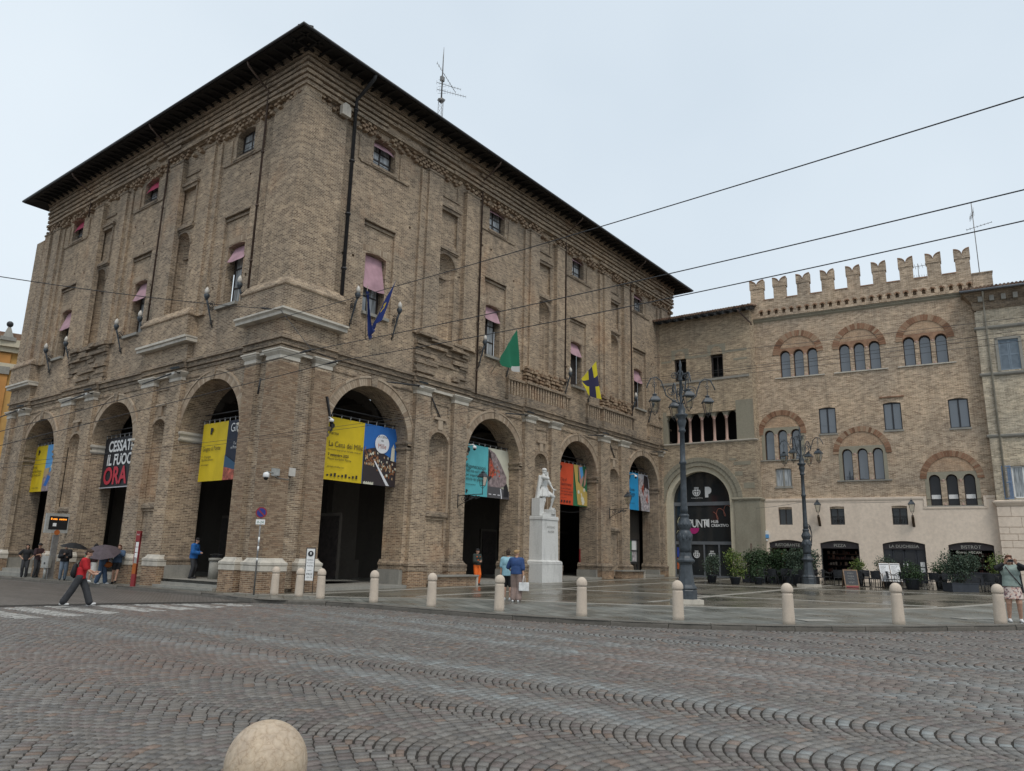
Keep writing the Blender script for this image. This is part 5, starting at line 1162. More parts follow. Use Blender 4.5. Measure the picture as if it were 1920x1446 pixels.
# ------------------------------------------------------------------ street lamps
def lantern_parts(par, c, s=1.0):
    c = Vector(c); ro = MB(); ro.lathe([(.335*s, .0), (.33*s, .045*s), (.20*s, .20*s), (.17*s, .22*s), (.10*s, .25*s), (.10*s, .29*s), (.15*s, .31*s), (.13*s, .33*s), (.03*s, .36*s), (.02*s, .46*s)], c, 4, False, math.pi/4)
    ro.build('lantern_roof', MAT['lamp_iron'], par)
    fr = MB()
    for a in range(4):
        t = math.pi/4+a*math.pi/2; u = Vector((math.cos(t), math.sin(t), 0)); v = Vector((math.cos(t+math.pi/2), math.sin(t+math.pi/2), 0))
        fr.tube([c+u*.27*s, c+u*.15*s-Vector((0, 0, .52*s)), c-Vector((0, 0, .66*s))], .012*s, 5); fr.tube([c+u*.155*s-Vector((0,0,.5*s)), c+v*.155*s-Vector((0,0,.5*s))], .011*s, 5)
    fr.ellip(c-Vector((0,0,.68*s)), (.02*s,)*3, 6, 4); fr.build('lantern_frame', MAT['iron'], par)
    gl = MB()
    for a in range(4):
        t = math.pi/4+a*math.pi/2; u = Vector((math.cos(t), math.sin(t), 0)); v = Vector((math.cos(t+math.pi/2), math.sin(t+math.pi/2), 0))
        gl.quad(c+u*.265*s, c+v*.265*s, c+v*.148*s-Vector((0,0,.5*s)), c+u*.148*s-Vector((0,0,.5*s)))
    gl.build('lantern_glass', MAT['clear'], par)
def clear_glass():
    m, t, p = _nodes('clear_lantern_glass'); t.nodes.remove(p); tr = t.nodes.new('ShaderNodeBsdfTransparent'); gl = t.nodes.new('ShaderNodeBsdfGlossy'); gl.inputs['Roughness'].default_value = .06; mx = t.nodes.new('ShaderNodeMixShader'); fr = t.nodes.new('ShaderNodeFresnel'); fr.inputs[0].default_value = 1.35
    tr.inputs[0].default_value = (.86,.88,.86,1); t.links.new(fr.outputs[0], mx.inputs[0]); t.links.new(tr.outputs[0], mx.inputs[1]); t.links.new(gl.outputs[0], mx.inputs[2]); t.links.new(mx.outputs[0], [n for n in t.nodes if n.type == 'OUTPUT_MATERIAL'][0].inputs[0]); return m
MAT['clear'] = clear_glass()
def spiral(c, ux, uz, r0, turns, n=22, a0=0.0, sh=.16):
    return [Vector(c)+Vector(ux)*(r0*(1-sh*0-.82*i/n)*math.cos(a0+turns*2*math.pi*i/n))+Vector(uz)*(r0*(1-.82*i/n)*math.sin(a0+turns*2*math.pi*i/n)) for i in range(n+1)]
def street_lamp(loc, rz, label):
    L = thing('street_lamp', label, 'street lamp', loc, rz, 'cast iron street lamps with four lanterns')
    k = MB(); k.box((-.46, -.46, -.1), (.46, .46, .14)); k.build('stone_plinth', MAT['white_stone'], L)
    k = MB(); k.lathe([(.36, .14), (.36, .42), (.33, .46), (.37, .50), (.35, .55), (.29, .62), (.26, .8), (.225, 1.15), (.215, 1.28), (.25, 1.34), (.31, 1.38), (.32, 1.43), (.25, 1.50), (.21, 1.58), (.20, 1.70)], n=8, smooth=False, rot=.39); k.build('base', MAT['lamp_iron'], L)
    k = MB(); k.lathe([(.20, 1.70), (.215, 1.85), (.215, 2.0), (.24, 2.1), (.245, 2.3), (.20, 2.42), (.17, 2.46), (.2, 2.5), (.235, 2.6), (.225, 2.72), (.16, 2.84), (.15, 2.9), (.17, 2.93), (.17, 2.98), (.125, 3.02)], n=18)
    for i in range(12):
        a = i*math.pi/6; k.ellip((.225*math.cos(a), .225*math.sin(a), 2.2+.05*(i % 2)), (.05, .05, .11), 6, 4); k.ellip((.215*math.cos(a+.2), .215*math.sin(a+.2), 2.64), (.04, .04, .06), 6, 4)
    k.build('vase', MAT['lamp_iron'], L)
    k = MB(); k.lathe([(.125, 3.0), (.13, 3.2), (.115, 3.4), (.107, 4.0), (.10, 4.75), (.13, 4.78), (.13, 4.84), (.098, 4.88), (.085, 5.9), (.13, 5.93), (.13, 5.99), (.10, 6.03), (.12, 6.12), (.17, 6.3), (.14, 6.42), (.22, 6.5), (.23, 6.56), (.13, 6.6), (.15, 6.75), (.07, 6.95), (.055, 7.05), (.05, 7.8), (.09, 7.83), (.05, 7.9), (.04, 8.3), (.06, 8.4), (.035, 8.5), (.0, 8.62)], n=14); k.build('shaft', MAT['lamp_iron'], L)
    for a in range(4):
        t = a*math.pi/2; u = Vector((math.cos(t), math.sin(t), 0)); z = Vector((0, 0, 1)); k = MB()
        k.tube([u*.05+z*6.95, u*.28+z*7.05, u*.55+z*7.25, u*.62+z*7.5, u*.72+z*7.78, u*.9+z*7.92, u*1.1+z*7.86, u*1.22+z*7.62, u*1.26+z*7.5], .022, 6)
        k.tube(spiral(u*.36+z*7.42, u, z, .23, 2.0, a0=-.6), .014, 5); k.tube(spiral(u*.22+z*7.98, u, z, .15, -1.6, a0=3.4), .014, 5); k.tube([u*.05+z*8.2, u*.12+z*8.05, u*.24+z*8.1], .014, 5)
        k.tube(spiral(u*.98+z*7.62, u, z, .1, 1.4, a0=1.5), .01, 5); k.tube([u*.98+z*7.88, u*.97+z*7.55, u*.97+z*7.38], .014, 5)
        o = k.build('lantern_arm', MAT['lamp_iron'], L); lantern_parts(o, u*.97+z*7.02, .78)
    return L
street_lamp((7.55, -13.58, gz(7.55, -13.58)), R_(-50), 'tall grey cast iron street lamp with lanterns standing nearest, in front of the glazed arch')
street_lamp((25.05, -12.6, gz(25.05, -12.6)), R_(-8), 'farther grey cast iron street lamp beside the dark hedge at the restaurant')
k = MB()
for i in range(3): k.tube([Vector((25.05, -12.6, 3.0+i*.08))+Vector((.05, -.12, 0))+Vector((.17*math.cos(t)*.6, -.17*math.cos(t)*.8, .5*math.sin(t))) for t in np.linspace(.3*i, 6.0+.3*i, 22)], .022, 5)
k.build('cable_coil', MAT['iron'], None, label='coil of black cable hung on the farther street lamp', cat='cable')

# ------------------------------------------------------------------ lamps on walls
def torch(loc, rz, label, proto=[None]):
    if proto[0] is not None: return dup(proto[0], loc, rz, label)
    L = thing('torch_lamp', label, 'wall lamp', loc, rz, 'torch lamps beside the first floor windows')
    k = MB(); k.tube([(0, 0, -.55), (0, -.12, -.2), (0, -.34, .5), (0, -.42, .72)], [.02, .03, .045, .05], 8); k.lathe([(.05, .66), (.08, .72), (.12, .8), (.13, .9), (.1, .93)], (0, -.43, 0), 10); k.build('stem', MAT['lamp_iron'], L)
    k = MB()
    for s in (-1, 1):
        k.tube(spiral((s*.04, -.15, .42), (0, -1, 0), (0, 0, 1), .17, 1.7*s, a0=2), .014, 5); k.tube(spiral((s*.03, -.06, -.35), (0, -1, 0), (0, 0, 1), .14, 1.4, a0=.6), .012, 5); k.tube(spiral((s*.12, -.18, .25), (s, 0, 0), (0, 0, 1), .1, 1.3, a0=1.2), .012, 5)
    k.tube([(0, .0, .6), (0, -.15, .68), (0, -.3, .5)], .012, 5); k.build('scrolls', MAT['iron'], L)
    k = MB(); k.lathe([(.06, .93), (.095, .99), (.105, 1.06), (.078, 1.17), (.03, 1.25), (0, 1.28)], (0, -.44, 0), 12); k.build('globe', MAT['globe'], L)
    proto[0] = L; return L
for c, s, d in ((W1[0], -1.42, 'left of the first front window with the blue flag'), (W1[0], 1.15, 'right of the front window with the blue flag'), (W1[1], -1.3, 'left of the open window beside the green flag'), (W1[1], 1.15, 'half hidden behind the green flag'), (W1[2], -1.55, 'left of the shuttered window by the yellow flag'), (W1[2], 1.15, 'right of the shuttered window, behind the yellow flag'), (W1[3], -1.45, 'left of the last front window'), (W1[3], 1.2, 'right of the last front window')):
    torch((c+s, .24, 11.92), 0, 'iron torch lamp with white globe '+d)
for c, s, d in ((W2[0], -1.5, 'between the nearest street side window and the corner'), (W2[0], 1.05, 'left of the nearest street side window'), (W2[1], -1.6, 'right of the middle street side window'), (W2[1], .82, 'left of the middle street side window'), (W2[2], -2.0, 'right of the far street side window'), (W2[2], .65, 'left of the far street side window')):
    torch((.24, c+s, 11.92), R_(-90), 'iron torch lamp with white globe '+d)
def bracket_lantern(loc, rz, reach, label, z_up=.32):
    L = thing('bracket_lantern', label, 'wall lantern', loc, rz); k = MB()
    k.tube([(0, .02, 0), (0, -reach, .03)], .02, 6); k.tube([(0, 0, -.55), (0, -.15, -.45), (0, -.75*reach, -.05)], .02, 6); k.tube([(0, 0, -.6), (0, 0, .1)], .025, 6)
    for c_, r in ((.22, .17), (.52, .12), (.75, .1)): k.tube(spiral((0, -c_*reach, -.18+.1*c_), (0, 1, 0), (0, 0, 1), r, 1.8, a0=c_*5), .016, 5); k.tube(spiral((.02, -(c_+.1)*reach, -.12), (0, -1, 0), (0, 0, 1), r*.7, 1.5), .014, 5)
    k.build('bracket', MAT['iron'], L); k = MB(); k.tube([(0, -reach, 0), (0, -reach, z_up)], .018, 6); o = k.build('post', MAT['iron'], L); lantern_parts(o, (0, -reach, z_up+.52), .82); return L
bracket_lantern((10.95, -.02, 4.5), 0, 1.56, 'black wall lantern on a scrolled iron bracket in front of the turquoise banner')
bracket_lantern((25.9, -.02, 4.75), 0, 1.35, 'black wall lantern on a scrolled iron bracket beside the blue banner', .25)
MAT['bronze'] = plain('brown_bracket', (.075,.05,.03), .6, .2)
def house_lantern(s, z, label):
    r = R_(-90-BB); P_ = BAT.matrix_basis @ Vector((0, 0, 0)); u = Vector((math.cos(r), math.sin(r), 0)); b = Vector((35.3, -6.7, 0))+u*s
    L = thing('wall_lantern', label, 'wall lantern', (b.x, b.y, z), r); k = MB(); k.add([(-.08, -.07, -.5), (.08, -.07, -.5), (.08, -.6, .1), (-.08, -.6, .1), (-.06, -.07, -.2), (.06, -.07, -.2), (.06, -.5, .22), (-.06, -.5, .22)], [(0,1,2,3), (4,5,6,7), (0,1,5,4), (1,2,6,5), (2,3,7,6), (3,0,4,7)]); k.ellip((0, -.3, .02), (.07, .2, .12), 8, 6); k.build('bracket', MAT['bronze'], L)
    k = MB(); k.tube([(0, -.55, .1), (0, -.6, .28)], .02, 6); o = k.build('post', MAT['iron'], L); lantern_parts(o, (0, -.6, .88), .85); return L
house_lantern(3.78, 4.55, 'small black lantern on a brown bracket between the first two upper plaster windows'); house_lantern(9.33, 4.5, 'small black lantern on a brown bracket right of the third plaster window')
# floodlights on long dark bars at the capitals
def floodlight(Fr, u, z, dirn, label):
    b = Vector(Fr(u, z, .05)); L = thing('floodlight', label, 'floodlight', b, 0, 'floodlights on bars over the arches'); o = lambda uu, zz, ww: Vector(Fr(u+uu, z+zz, ww+.05))-b
    k = MB(); k.tube([o(.1*dirn, .12, .25), o(-2.35*dirn, -.2, .5)], [.05, .03], 6); k.tube([o(.1*dirn, .1, 0), o(.1*dirn, .12, .28)], .03, 6); k.build('bar', MAT['iron'], L)
    k = MB(); ax = (o(.22*dirn, .07, 0)-o(0, 0, 0)); k.obox(o(.15*dirn, .28, .35), o(.2, .0, 0)-o(0, 0, 0), o(0, .04, .02)-o(0, 0, 0), o(0, -.03, .11)-o(0, 0, 0)); k.build('lamp_head', MAT['lamp_iron'], L)
    k = MB(); k.obox(o(.05*dirn, .06, .3), o(.12, 0, 0)-o(0, 0, 0), o(0, .05, 0)-o(0, 0, 0), o(0, 0, .06)-o(0, 0, 0)); k.build('gear_box', MAT['globe'], L)
for u, d in ((7.6, 'over the first front arch with the yellow banner'), (16.3, 'over the second front arch with the turquoise banner'), (24.7, 'over the third front arch with the orange banner'), (33.35, 'over the last front arch with the blue banner')): floodlight(F1, u, 9.3, 1, 'dark floodlight on a long bar '+d)
for u, d in ((7.45, 'over the nearest street side arch'), (16.0, 'over the arch with the black banner'), (24.6, 'over the farthest street side arch')): floodlight(F2, u, 9.3, -1, 'dark floodlight on a long bar '+d)

# ------------------------------------------------------------------ banners in the arches
def cloth_mat(name, c):
    m = plain(name, c, .65, .05, 1.5); return m
for n_, c in (('b_yellow', (.62,.45,.012)), ('b_teal', (.10,.42,.46)), ('b_orange', (.60,.075,.025)), ('b_blue', (.02,.28,.56)), ('b_black', (.022,.022,.026)), ('b_navy', (.018,.025,.045)), ('b_sky', (.02,.13,.42)), ('b_sky2', (.10,.32,.62)), ('b_sand', (.42,.30,.15)), ('b_dark', (.035,.026,.028)), ('b_white', (.72,.72,.74)), ('b_green', (.03,.16,.07)), ('b_gold', (.50,.36,.10)), ('b_skin', (.42,.24,.18)), ('b_grey', (.45,.44,.46)), ('b_road', (.09,.085,.09)), ('b_cream', (.62,.60,.48)), ('b_night', (.035,.09,.16))): MAT[n_] = cloth_mat(n_+'_print', c)
MAT['b_city'] = pieces('city_print', [(0, (.10,.04,.02)), (.3, (.30,.12,.05)), (.6, (.20,.09,.05)), (.85, (.42,.24,.12)), (1, (.55,.40,.24))], .6, 0, 6)
MAT['b_red2'] = plain('red_mix_print', (.35,.09,.06), .6, .5, 5); MAT['b_mauve'] = plain('mauve_wall_print', (.26,.20,.20), .6, .35, 5); MAT['b_lace'] = plain('figure_print', (.40,.36,.37), .6, .45, 5)
class Ban:
    def __init__(s, Fr, ul, um, ur, z0, z1, lab, left, right, w=-.9):
        s.Fr, s.w = Fr, w; s.sg = 1 if Fr is F1 else -1; s.ul, s.um, s.ur, s.z0, s.z1 = ul, um, ur, z0, z1
        s.o = Vector(Fr(um, z1, w)); s.t = thing('banner', lab, 'banner', s.o, 0, 'printed banners hanging in the arches')
        s.half('left_half', ul, um, MAT[left])
        if right: s.half('picture_half', um, ur, MAT[right])
        k = MB(); k.tube([s.P(ul-.06*s.sg, z1+.12, .0), s.P(ur+.06*s.sg, z1+.12, .0)], .035, 6); k.tube([s.P(ul-.06*s.sg, z1+.42, -.1), s.P(ur+.06*s.sg, z1+.42, -.1)], .03, 6); k.build('rail', MAT['iron'], s.t)
        k = MB()
        for i in range(9): u = ul+(ur-ul)*(i+.3)/9; k.tube([s.P(u, z1+.15, .02), s.P(u, z1-.03, .01)], .012, 5)
        k.build('ties', MAT['white_paint'], s.t)
    def P(s, u, z, d=0): return Vector(s.Fr(u, z, s.w+d))-s.o
    def wav(s, a, t): return .012*math.sin(a*5.3+t*2)+.01*math.sin(a*11+1)
    def half(s, nm, a, b, m):
        k = MB(); k.grid(lambda p, q: s.P(a+(b-a)*p, s.z1+(s.z0-s.z1)*q, s.wav(a+(b-a)*p, q)-.012), 16, 8); k.build(nm, m, s.t)
    def poly(s, pts, m, d=.02, nm='print', half=1):   # pts in 0..1 of a half, y up
        a, b = ((s.ul, s.um), (s.um, s.ur))[half]; k = MB(); k.quad(*[s.P(a+(b-a)*x, s.z0+(s.z1-s.z0)*y, d) for x, y in pts]); k.build(nm, MAT[m], s.t)
    def circ(s, x, y, r, m, d=.026, half=1, nm='print'):
        a, b = ((s.ul, s.um), (s.um, s.ur))[half]; k = MB(); k.quad(*[s.P(a+(b-a)*x+r*math.cos(t)*s.sg, s.z0+(s.z1-s.z0)*y+r*math.sin(t), d) for t in np.linspace(0, 6.283, 28)[:-1]]); k.build(nm, MAT[m], s.t)
    def text(s, st, x, y, size, m='black_print', half=0, align='LEFT', bold=0.0, d=.03, wsc=1.0):
        a, b = ((s.ul, s.um), (s.um, s.ur))[half]; o = s.P(a+(b-a)*x, s.z0+(s.z1-s.z0)*y, d); text(st, size, MAT[m], s.t, o, Vector(s.Fr(s.sg, 0, 0))-Vector(s.Fr(0, 0, 0)), (0, 0, 1), align, 'lettering', bold, 1.0, wsc)
    def plogo(s, x, y, h, m='black_print', half=0):
        a, b = ((s.ul, s.um), (s.um, s.ur))[half]; W_ = abs(b-a); H_ = s.z1-s.z0; q = h/W_; s.poly([(x, y), (x, y+h/H_), (x+.4*q, y+h/H_), (x+.4*q, y)], m, .03, 'logo', half); s.circ(x+.38*q, y+.66*h/H_, .33*h, m, .032, half, 'logo')
b1 = Ban(F1, 2.85, 5.45, 7.5, 4.64, 7.38, 'large yellow banner reading La Cena dei Mille with a night picture', 'b_yellow', 'b_sky')
b1.plogo(.22, .77, .36); b1.text('Parma', .22, .72, .2); b1.text('La Cena dei Mille', .22, .53, .34, wsc=.82); b1.text('Un tavolo lungo per gli chef della solidarietà', .22, .47, .105); b1.text('7 settembre 2025', .22, .38, .16, bold=.004); b1.text('Piazza Garibaldi, Parma', .22, .32, .14); b1.text('parmafoodvalley.com', .22, .2, .11)
for i in range(9): b1.poly([(.22+i*.078, .06), (.22+i*.078+.04, .06), (.22+i*.078+.04, .085+.015*(i % 3)), (.22+i*.078, .085+.015*(i % 3))], 'black_print', .03, 'logo', 0)
b1.poly([(0, 0), (1, 0), (1, .42), (.75, .5), (.3, .62), (0, .56)], 'b_dark', .015)
rg = random.Random(3)
for i in range(120):
    x = rg.uniform(0, .95); y = rg.uniform(.30, .60-.16*x) if x < .9 else .4; y = max(.12+.25*x*0, y-.22*rg.random()*(x > .4)); q = rg.uniform(.015, .06); b1.poly([(x, y), (min(1, x+q), y-.01), (min(1, x+q*.9), y+rg.uniform(.015, .05)), (x, y+.03)], 'b_city' if rg.random() < .8 else 'b_cream', .017+.0001*i)
b1.poly([(.30, .40), (.34, .40), (.80, .01), (.70, .01)], 'b_white', .03); b1.poly([(.80, .44), (.92, .43), (.91, .66), (.82, .67)], 'b_cream', .03); b1.poly([(.84, .67), (.90, .67), (.87, .73)], 'b_cream', .03)
b1.circ(.52, .70, .44, 'b_white', .034); b1.text('LA CENA', .52, .80, .16, 'b_dark', 1, 'CENTER', d=.04); b1.text('dei', .52, .74, .14, 'b_dark', 1, 'CENTER', d=.04); b1.text('Mille', .52, .62, .32, 'b_red2', 1, 'CENTER', d=.04, wsc=.85)
for i in range(10): b1.poly([(.02+i*.03, .0), (.05+i*.03, .0), (.045+i*.03, .03+.02*(i % 2)), (.02+i*.03, .04)], 'b_cream', .032)
b2 = Ban(F1, 11.95, 14.35, 16.3, 4.7, 7.4, 'turquoise banner reading Rigenerazioni with a street picture in the second front arch', 'b_teal', 'b_cream')
b2.plogo(.25, .8, .34); b2.text('Rigenerazioni', .24, .53, .30); b2.text('500 mila euro erogati\nper supportare le\nattività dei quartieri', .24, .45, .21, wsc=.95); b2.text('comune.parma.it', .24, .2, .12); b2.plogo(.26, .04, .18)
b2.poly([(0, 0), (1, 0), (1, .16), (.55, .22), (0, .24)], 'b_road'); b2.poly([(0, .22), (.6, .22), (.85, .3), (.85, .45), (.55, .72), (.3, .9), (.0, .98)], 'b_mauve', .022); b2.poly([(0, .3), (.16, .4), (.2, .65), (.1, .9), (0, .97)], 'b_dark', .025); b2.poly([(.05, .42), (.3, .45), (.28, .58), (.16, .75), (.05, .8)], 'b_red2', .027)
for i in range(26): x, y = rg.uniform(.03, .5), rg.uniform(.38, .7-.2*rg.random()); b2.poly([(x, y), (x+.04, y+.005), (x+.04, y+.035), (x, y+.03)], 'b_orange' if rg.random() < .5 else 'b_city', .028+.0001*i)
b2.poly([(.62, .0), (.66, 0), (.6, .2), (.56, .2)], 'b_white', .027); b2.poly([(.72, .04), (.95, .05), (.93, .22), (.86, .32), (.74, .26)], 'b_black', .028)
for i in range(3): b2.poly([(.05+.2*i, .06), (.17+.2*i, .06), (.17+.2*i, .075), (.05+.2*i, .075)], 'b_white', .026)
b3 = Ban(F1, 20.4, 22.95, 24.6, 4.83, 7.42, 'orange banner reading City of Gastronomy with hands making pasta in the third front arch', 'b_orange', 'b_green')
b3.plogo(.38, .80, .32); b3.text('City of\nGastronomy', .42, .56, .27, wsc=.9); b3.text('10 anni di Parma\ncittà creativa unesco\nper la gastronomia', .42, .36, .17); b3.text('comune.parma.it', .42, .15, .1)
for i in range(4): b3.poly([(.44+i*.12, .05), (.5+i*.12, .05), (.5+i*.12, .1), (.44+i*.12, .1)], 'black_print', .03, 'logo', 0)
b3.poly([(.0, 1), (.30, 1), (.32, .6), (1, .35), (1, .02), (.3, .03), (.22, .3)], 'b_gold', .022); b3.poly([(.32, 1), (.62, 1), (.72, .7), (.55, .45), (.42, .62)], 'b_skin', .024); b3.poly([(.4, .95), (.62, .98), (.7, .78), (.55, .66)], 'b_sky2', .027); b3.poly([(.85, .95), (.98, .9), (.86, .55), (.72, .47), (.74, .62)], 'b_skin', .026)
for i in range(12): b3.circ(.35+.45*((i*7) % 10)/10, .08+.36*((i*3) % 11)/11, .12, 'b_cream' if i % 3 else 'b_gold', .03+.0004*i)
b4 = Ban(F1, 29.2, 31.7, 33.4, 5.05, 7.7, 'bright blue banner with dancing figures in the last front arch', 'b_blue', 'b_grey')
b4.plogo(.4, .8, .32); b4.text('Parma\nMusica', .42, .5, .3); b4.text('stagione\n2025', .42, .34, .2); b4.text('comune.parma.it', .42, .16, .11)
b4.poly([(0, .2), (.3, .1), (.5, .5), (.4, .85), (.0, .9)], 'b_lace', .022); b4.poly([(.3, .55), (.9, .6), (.8, .95), (.5, .98)], 'b_dark', .023); b4.poly([(.35, .0), (.9, .05), (.85, .6), (.55, .65)], 'b_lace', .024); b4.poly([(.2, .6), (.4, .4), (.45, .75)], 'b_red2', .026); b4.poly([(.6, .3), (.8, .2), (.75, .5)], 'b_red2', .027); b4.poly([(.0, .0), (.2, 0), (.12, .35), (0, .4)], 'b_dark', .028)
b5 = Ban(F2, 6.62, 4.62, 3.0, 4.53, 7.12, 'yellow and dark blue banner in the nearest street side arch', 'b_yellow', 'b_navy')
b5.plogo(.35, .8, .3); b5.text('Giugno al Ponte', .1, .52, .27, wsc=.8); b5.text('7 - 29 giugno\nGiardino Ducale', .1, .4, .14); b5.text('parma.it/giugno', .1, .27, .1); b5.text('Giugno', .16, .80, .55, 'white_print', 1, wsc=.85); b5.text('Parma\ne Provincia', .5, .58, .18, 'white_print', 1, 'CENTER'); b5.poly([(0, .42), (.75, .2), (.6, .1), (0, .2)], 'b_night', .022); b5.poly([(0, 0), (1, 0), (1, .1), (0, .22)], 'b_red2', .024)
b6 = Ban(F2, 15.88, 11.7, 11.66, 4.55, 7.15, 'black banner reading CESSATE IL FUOCO ORA in the middle street side arch', 'b_black', None)
b6.text('CESSATE', .12, .72, .78, 'white_print', bold=.022, wsc=.88); b6.text('IL FUOCO', .12, .45, .78, 'white_print', bold=.022, wsc=.88); b6.text('ORA', .08, .08, 1.22, 'red_print', bold=.035, wsc=.95); b6.poly([(0, 0), (1, 0), (1, .02), (0, .02)], 'b_grey', .02, 'hem', 0)
b7 = Ban(F2, 24.9, 23.0, 21.0, 4.65, 7.34, 'yellow banner with a beach picture in the farthest street side arch', 'b_yellow', 'b_sky2')
b7.plogo(.4, .8, .3); b7.text('Parma', .14, .50, .25); b7.text('Capitale Europea\ndei Giovani 2027', .14, .42, .22, wsc=.85); b7.plogo(.1, .04, .16); b7.text('Comune di Parma', .3, .07, .12)
b7.poly([(0, .48), (.35, .5), (.3, .3), (0, .3)], 'b_sand', .022); b7.poly([(0, 0), (1, 0), (1, .4), (.6, .45), (.2, .35), (0, .28)], 'b_mauve', .023); b7.poly([(.4, .5), (.9, .95), (1, .95), (1, .4)], 'b_cream', .024); b7.poly([(.1, .12), (.3, .1), (.5, .3), (.3, .34)], 'b_sky', .026)
# flag cloths on slanted poles
def flag(label, base, tip, H, colours, seed, along=.8, drift=(0, 0)):
    base, tip = Vector(base), Vector(tip); t_ = thing('flag', label, 'flag', base); k = MB(); k.tube([(0,0,0), tip-base], [.022, .018], 6); k.ellip(tip-base, (.035,)*3, 8, 5); k.build('flagpole', MAT['pole'], t_)
    rg_ = random.Random(seed); ph = rg_.uniform(0, 6); side = (tip-base).cross(Vector((0, 0, 1))).normalized(); n, m = 18, 22; faces = {}
    def S(s, t):
        a = (tip-base)*(1-along*s); g_ = (1-s)**.75; fold = .11*math.sin(8.5*s+ph+1.3*t)*(.3+t)*(1-.5*s)
        return a+Vector((drift[0]*t*g_+fold*.45, drift[1]*t*g_-fold*.9, -H*t*(.12+.88*g_)-.05*math.sin(6*s+ph)*t))+side*.02
    for i in range(n):
        for j in range(m):
            c = colours((i+.5)/n, (j+.5)/m); faces.setdefault(c, MB()).add([S(i/n, j/m), S((i+1)/n, j/m), S((i+1)/n, (j+1)/m), S(i/n, (j+1)/m)], [(0, 1, 2, 3)], True)
    for c, mb in faces.items(): mb.build('cloth', MAT[c], t_)
MAT['pole'] = plain('pale_flagpole', (.30,.26,.2), .5, .1); 
for n_, c in (('f_blue', (.012,.03,.16)), ('f_green', (.006,.15,.075)), ('f_white', (.55,.55,.53)), ('f_yellow', (.56,.47,.015)), ('f_navy', (.02,.018,.06)), ('f_gold', (.5,.36,.02))): MAT[n_] = cloth_mat(n_+'_cloth', c)
def eu(s, t): return 'f_gold' if (abs(math.hypot(s-.5, (t-.5)*1.3)-.3) < .035 and int(math.atan2(t-.5, s-.5)*12/6.283) % 2) else 'f_blue'
flag('blue flag with gold stars hanging limp at the right of the first front window', (4.45, .1, 11.1), (5.0, -1.0, 13.75), 1.95, eu, 1, .78, (-.5, .35))
# second, gathered blue flag on the left of the same window
B_ = Vector((4.35, .05, 11.1)); t_ = thing('flag', 'dark blue flag swept in a curve across the lower left of the first front window', 'flag', B_)
k = MB(); k.tube([(0, 0, -.15), (-.95, -1.0, 1.9)], .02, 6); k.build('flagpole', MAT['pole'], t_)
def sw(s, t):
    p = Vector((-.95+.85*s, -1.0+.5*s, 1.7-1.35*s-.35*math.sin(math.pi*s)*.8)); d = .25+.85*math.sin(math.pi*min(1, s*.85+.08))*(.35+.65*s); return p+Vector((.05*math.sin(9*t+s*4)+.12*t, .1*math.sin(6*t+2), -d*t))
k = MB(); k.grid(sw, 20, 12); k.build('cloth', MAT['f_blue'], t_)
flag('green and white flag drooping from a slanted pole beside the open window', (13.5, .15, 11.35), (14.15, -1.0, 13.75), 2.3, lambda s, t: 'f_green' if t < .86+.25*s-.05*math.sin(6*s) else 'f_white', 4, .62, (.22, -.05))
flag('yellow flag with a dark blue cross drooping beside the shuttered window', (21.5, .12, 11.9), (22.5, -1.1, 13.85), 2.55, lambda s, t: 'f_navy' if (abs(s-.42) < .11 or abs(t-.5) < .12) else 'f_yellow', 6, .62, (.5, -.1))
# ------------------------------------------------------------------ people
def remesh(mb, name, mat, vox, smooth=4, disp=0):
    me = mb.mesh(name, mat); o = bpy.data.objects.new('tmp', me); COL.objects.link(o)
    r = o.modifiers.new('r', 'REMESH'); r.mode = 'VOXEL'; r.voxel_size = vox; r.use_smooth_shade = True
    s = o.modifiers.new('s', 'SMOOTH'); s.iterations = smooth; s.factor = .5
    return evaluated(o, name, mat)
def ik(a, b, l1, l2, pole):
    a, b = Vector(a), Vector(b); v = b-a; d = min(max(v.length, .05), (l1+l2)*.999); t = v.normalized(); x = (l1*l1-l2*l2+d*d)/(2*d); h = math.sqrt(max(0, l1*l1-x*x)); p = Vector(pole); p = (p-t*p.dot(t)).normalized(); return a+t*x+p*h, a+t*d
for n_, c in (('skin', (.46,.27,.19)), ('skin2', (.36,.20,.135)), ('hair_brown', (.045,.026,.016)), ('hair_black', (.012,.01,.01)), ('hair_blond', (.33,.21,.10)), ('hair_auburn', (.11,.045,.025)), ('c_red', (.42,.012,.018)), ('c_black', (.014,.014,.016)), ('c_charcoal', (.035,.036,.04)), ('c_denim', (.06,.10,.17)), ('c_jeans', (.16,.20,.25)), ('c_lightblue', (.25,.43,.50)), ('c_royal', (.025,.06,.17)), ('c_taupe', (.25,.18,.155)), ('c_orange', (.72,.13,.012)), ('c_sage', (.25,.31,.28)), ('c_white', (.66,.66,.65)), ('c_bright_blue', (.015,.11,.34)), ('c_maroon', (.035,.015,.018)), ('c_grey', (.16,.15,.15)), ('c_green', (.015,.15,.075)), ('c_darkgreen', (.03,.04,.035)), ('c_bagorange', (.36,.10,.02)), ('umb_grey', (.085,.066,.075)), ('umb_black', (.013,.013,.014))): MAT[n_] = plain(n_, c, .75, .12, 9)
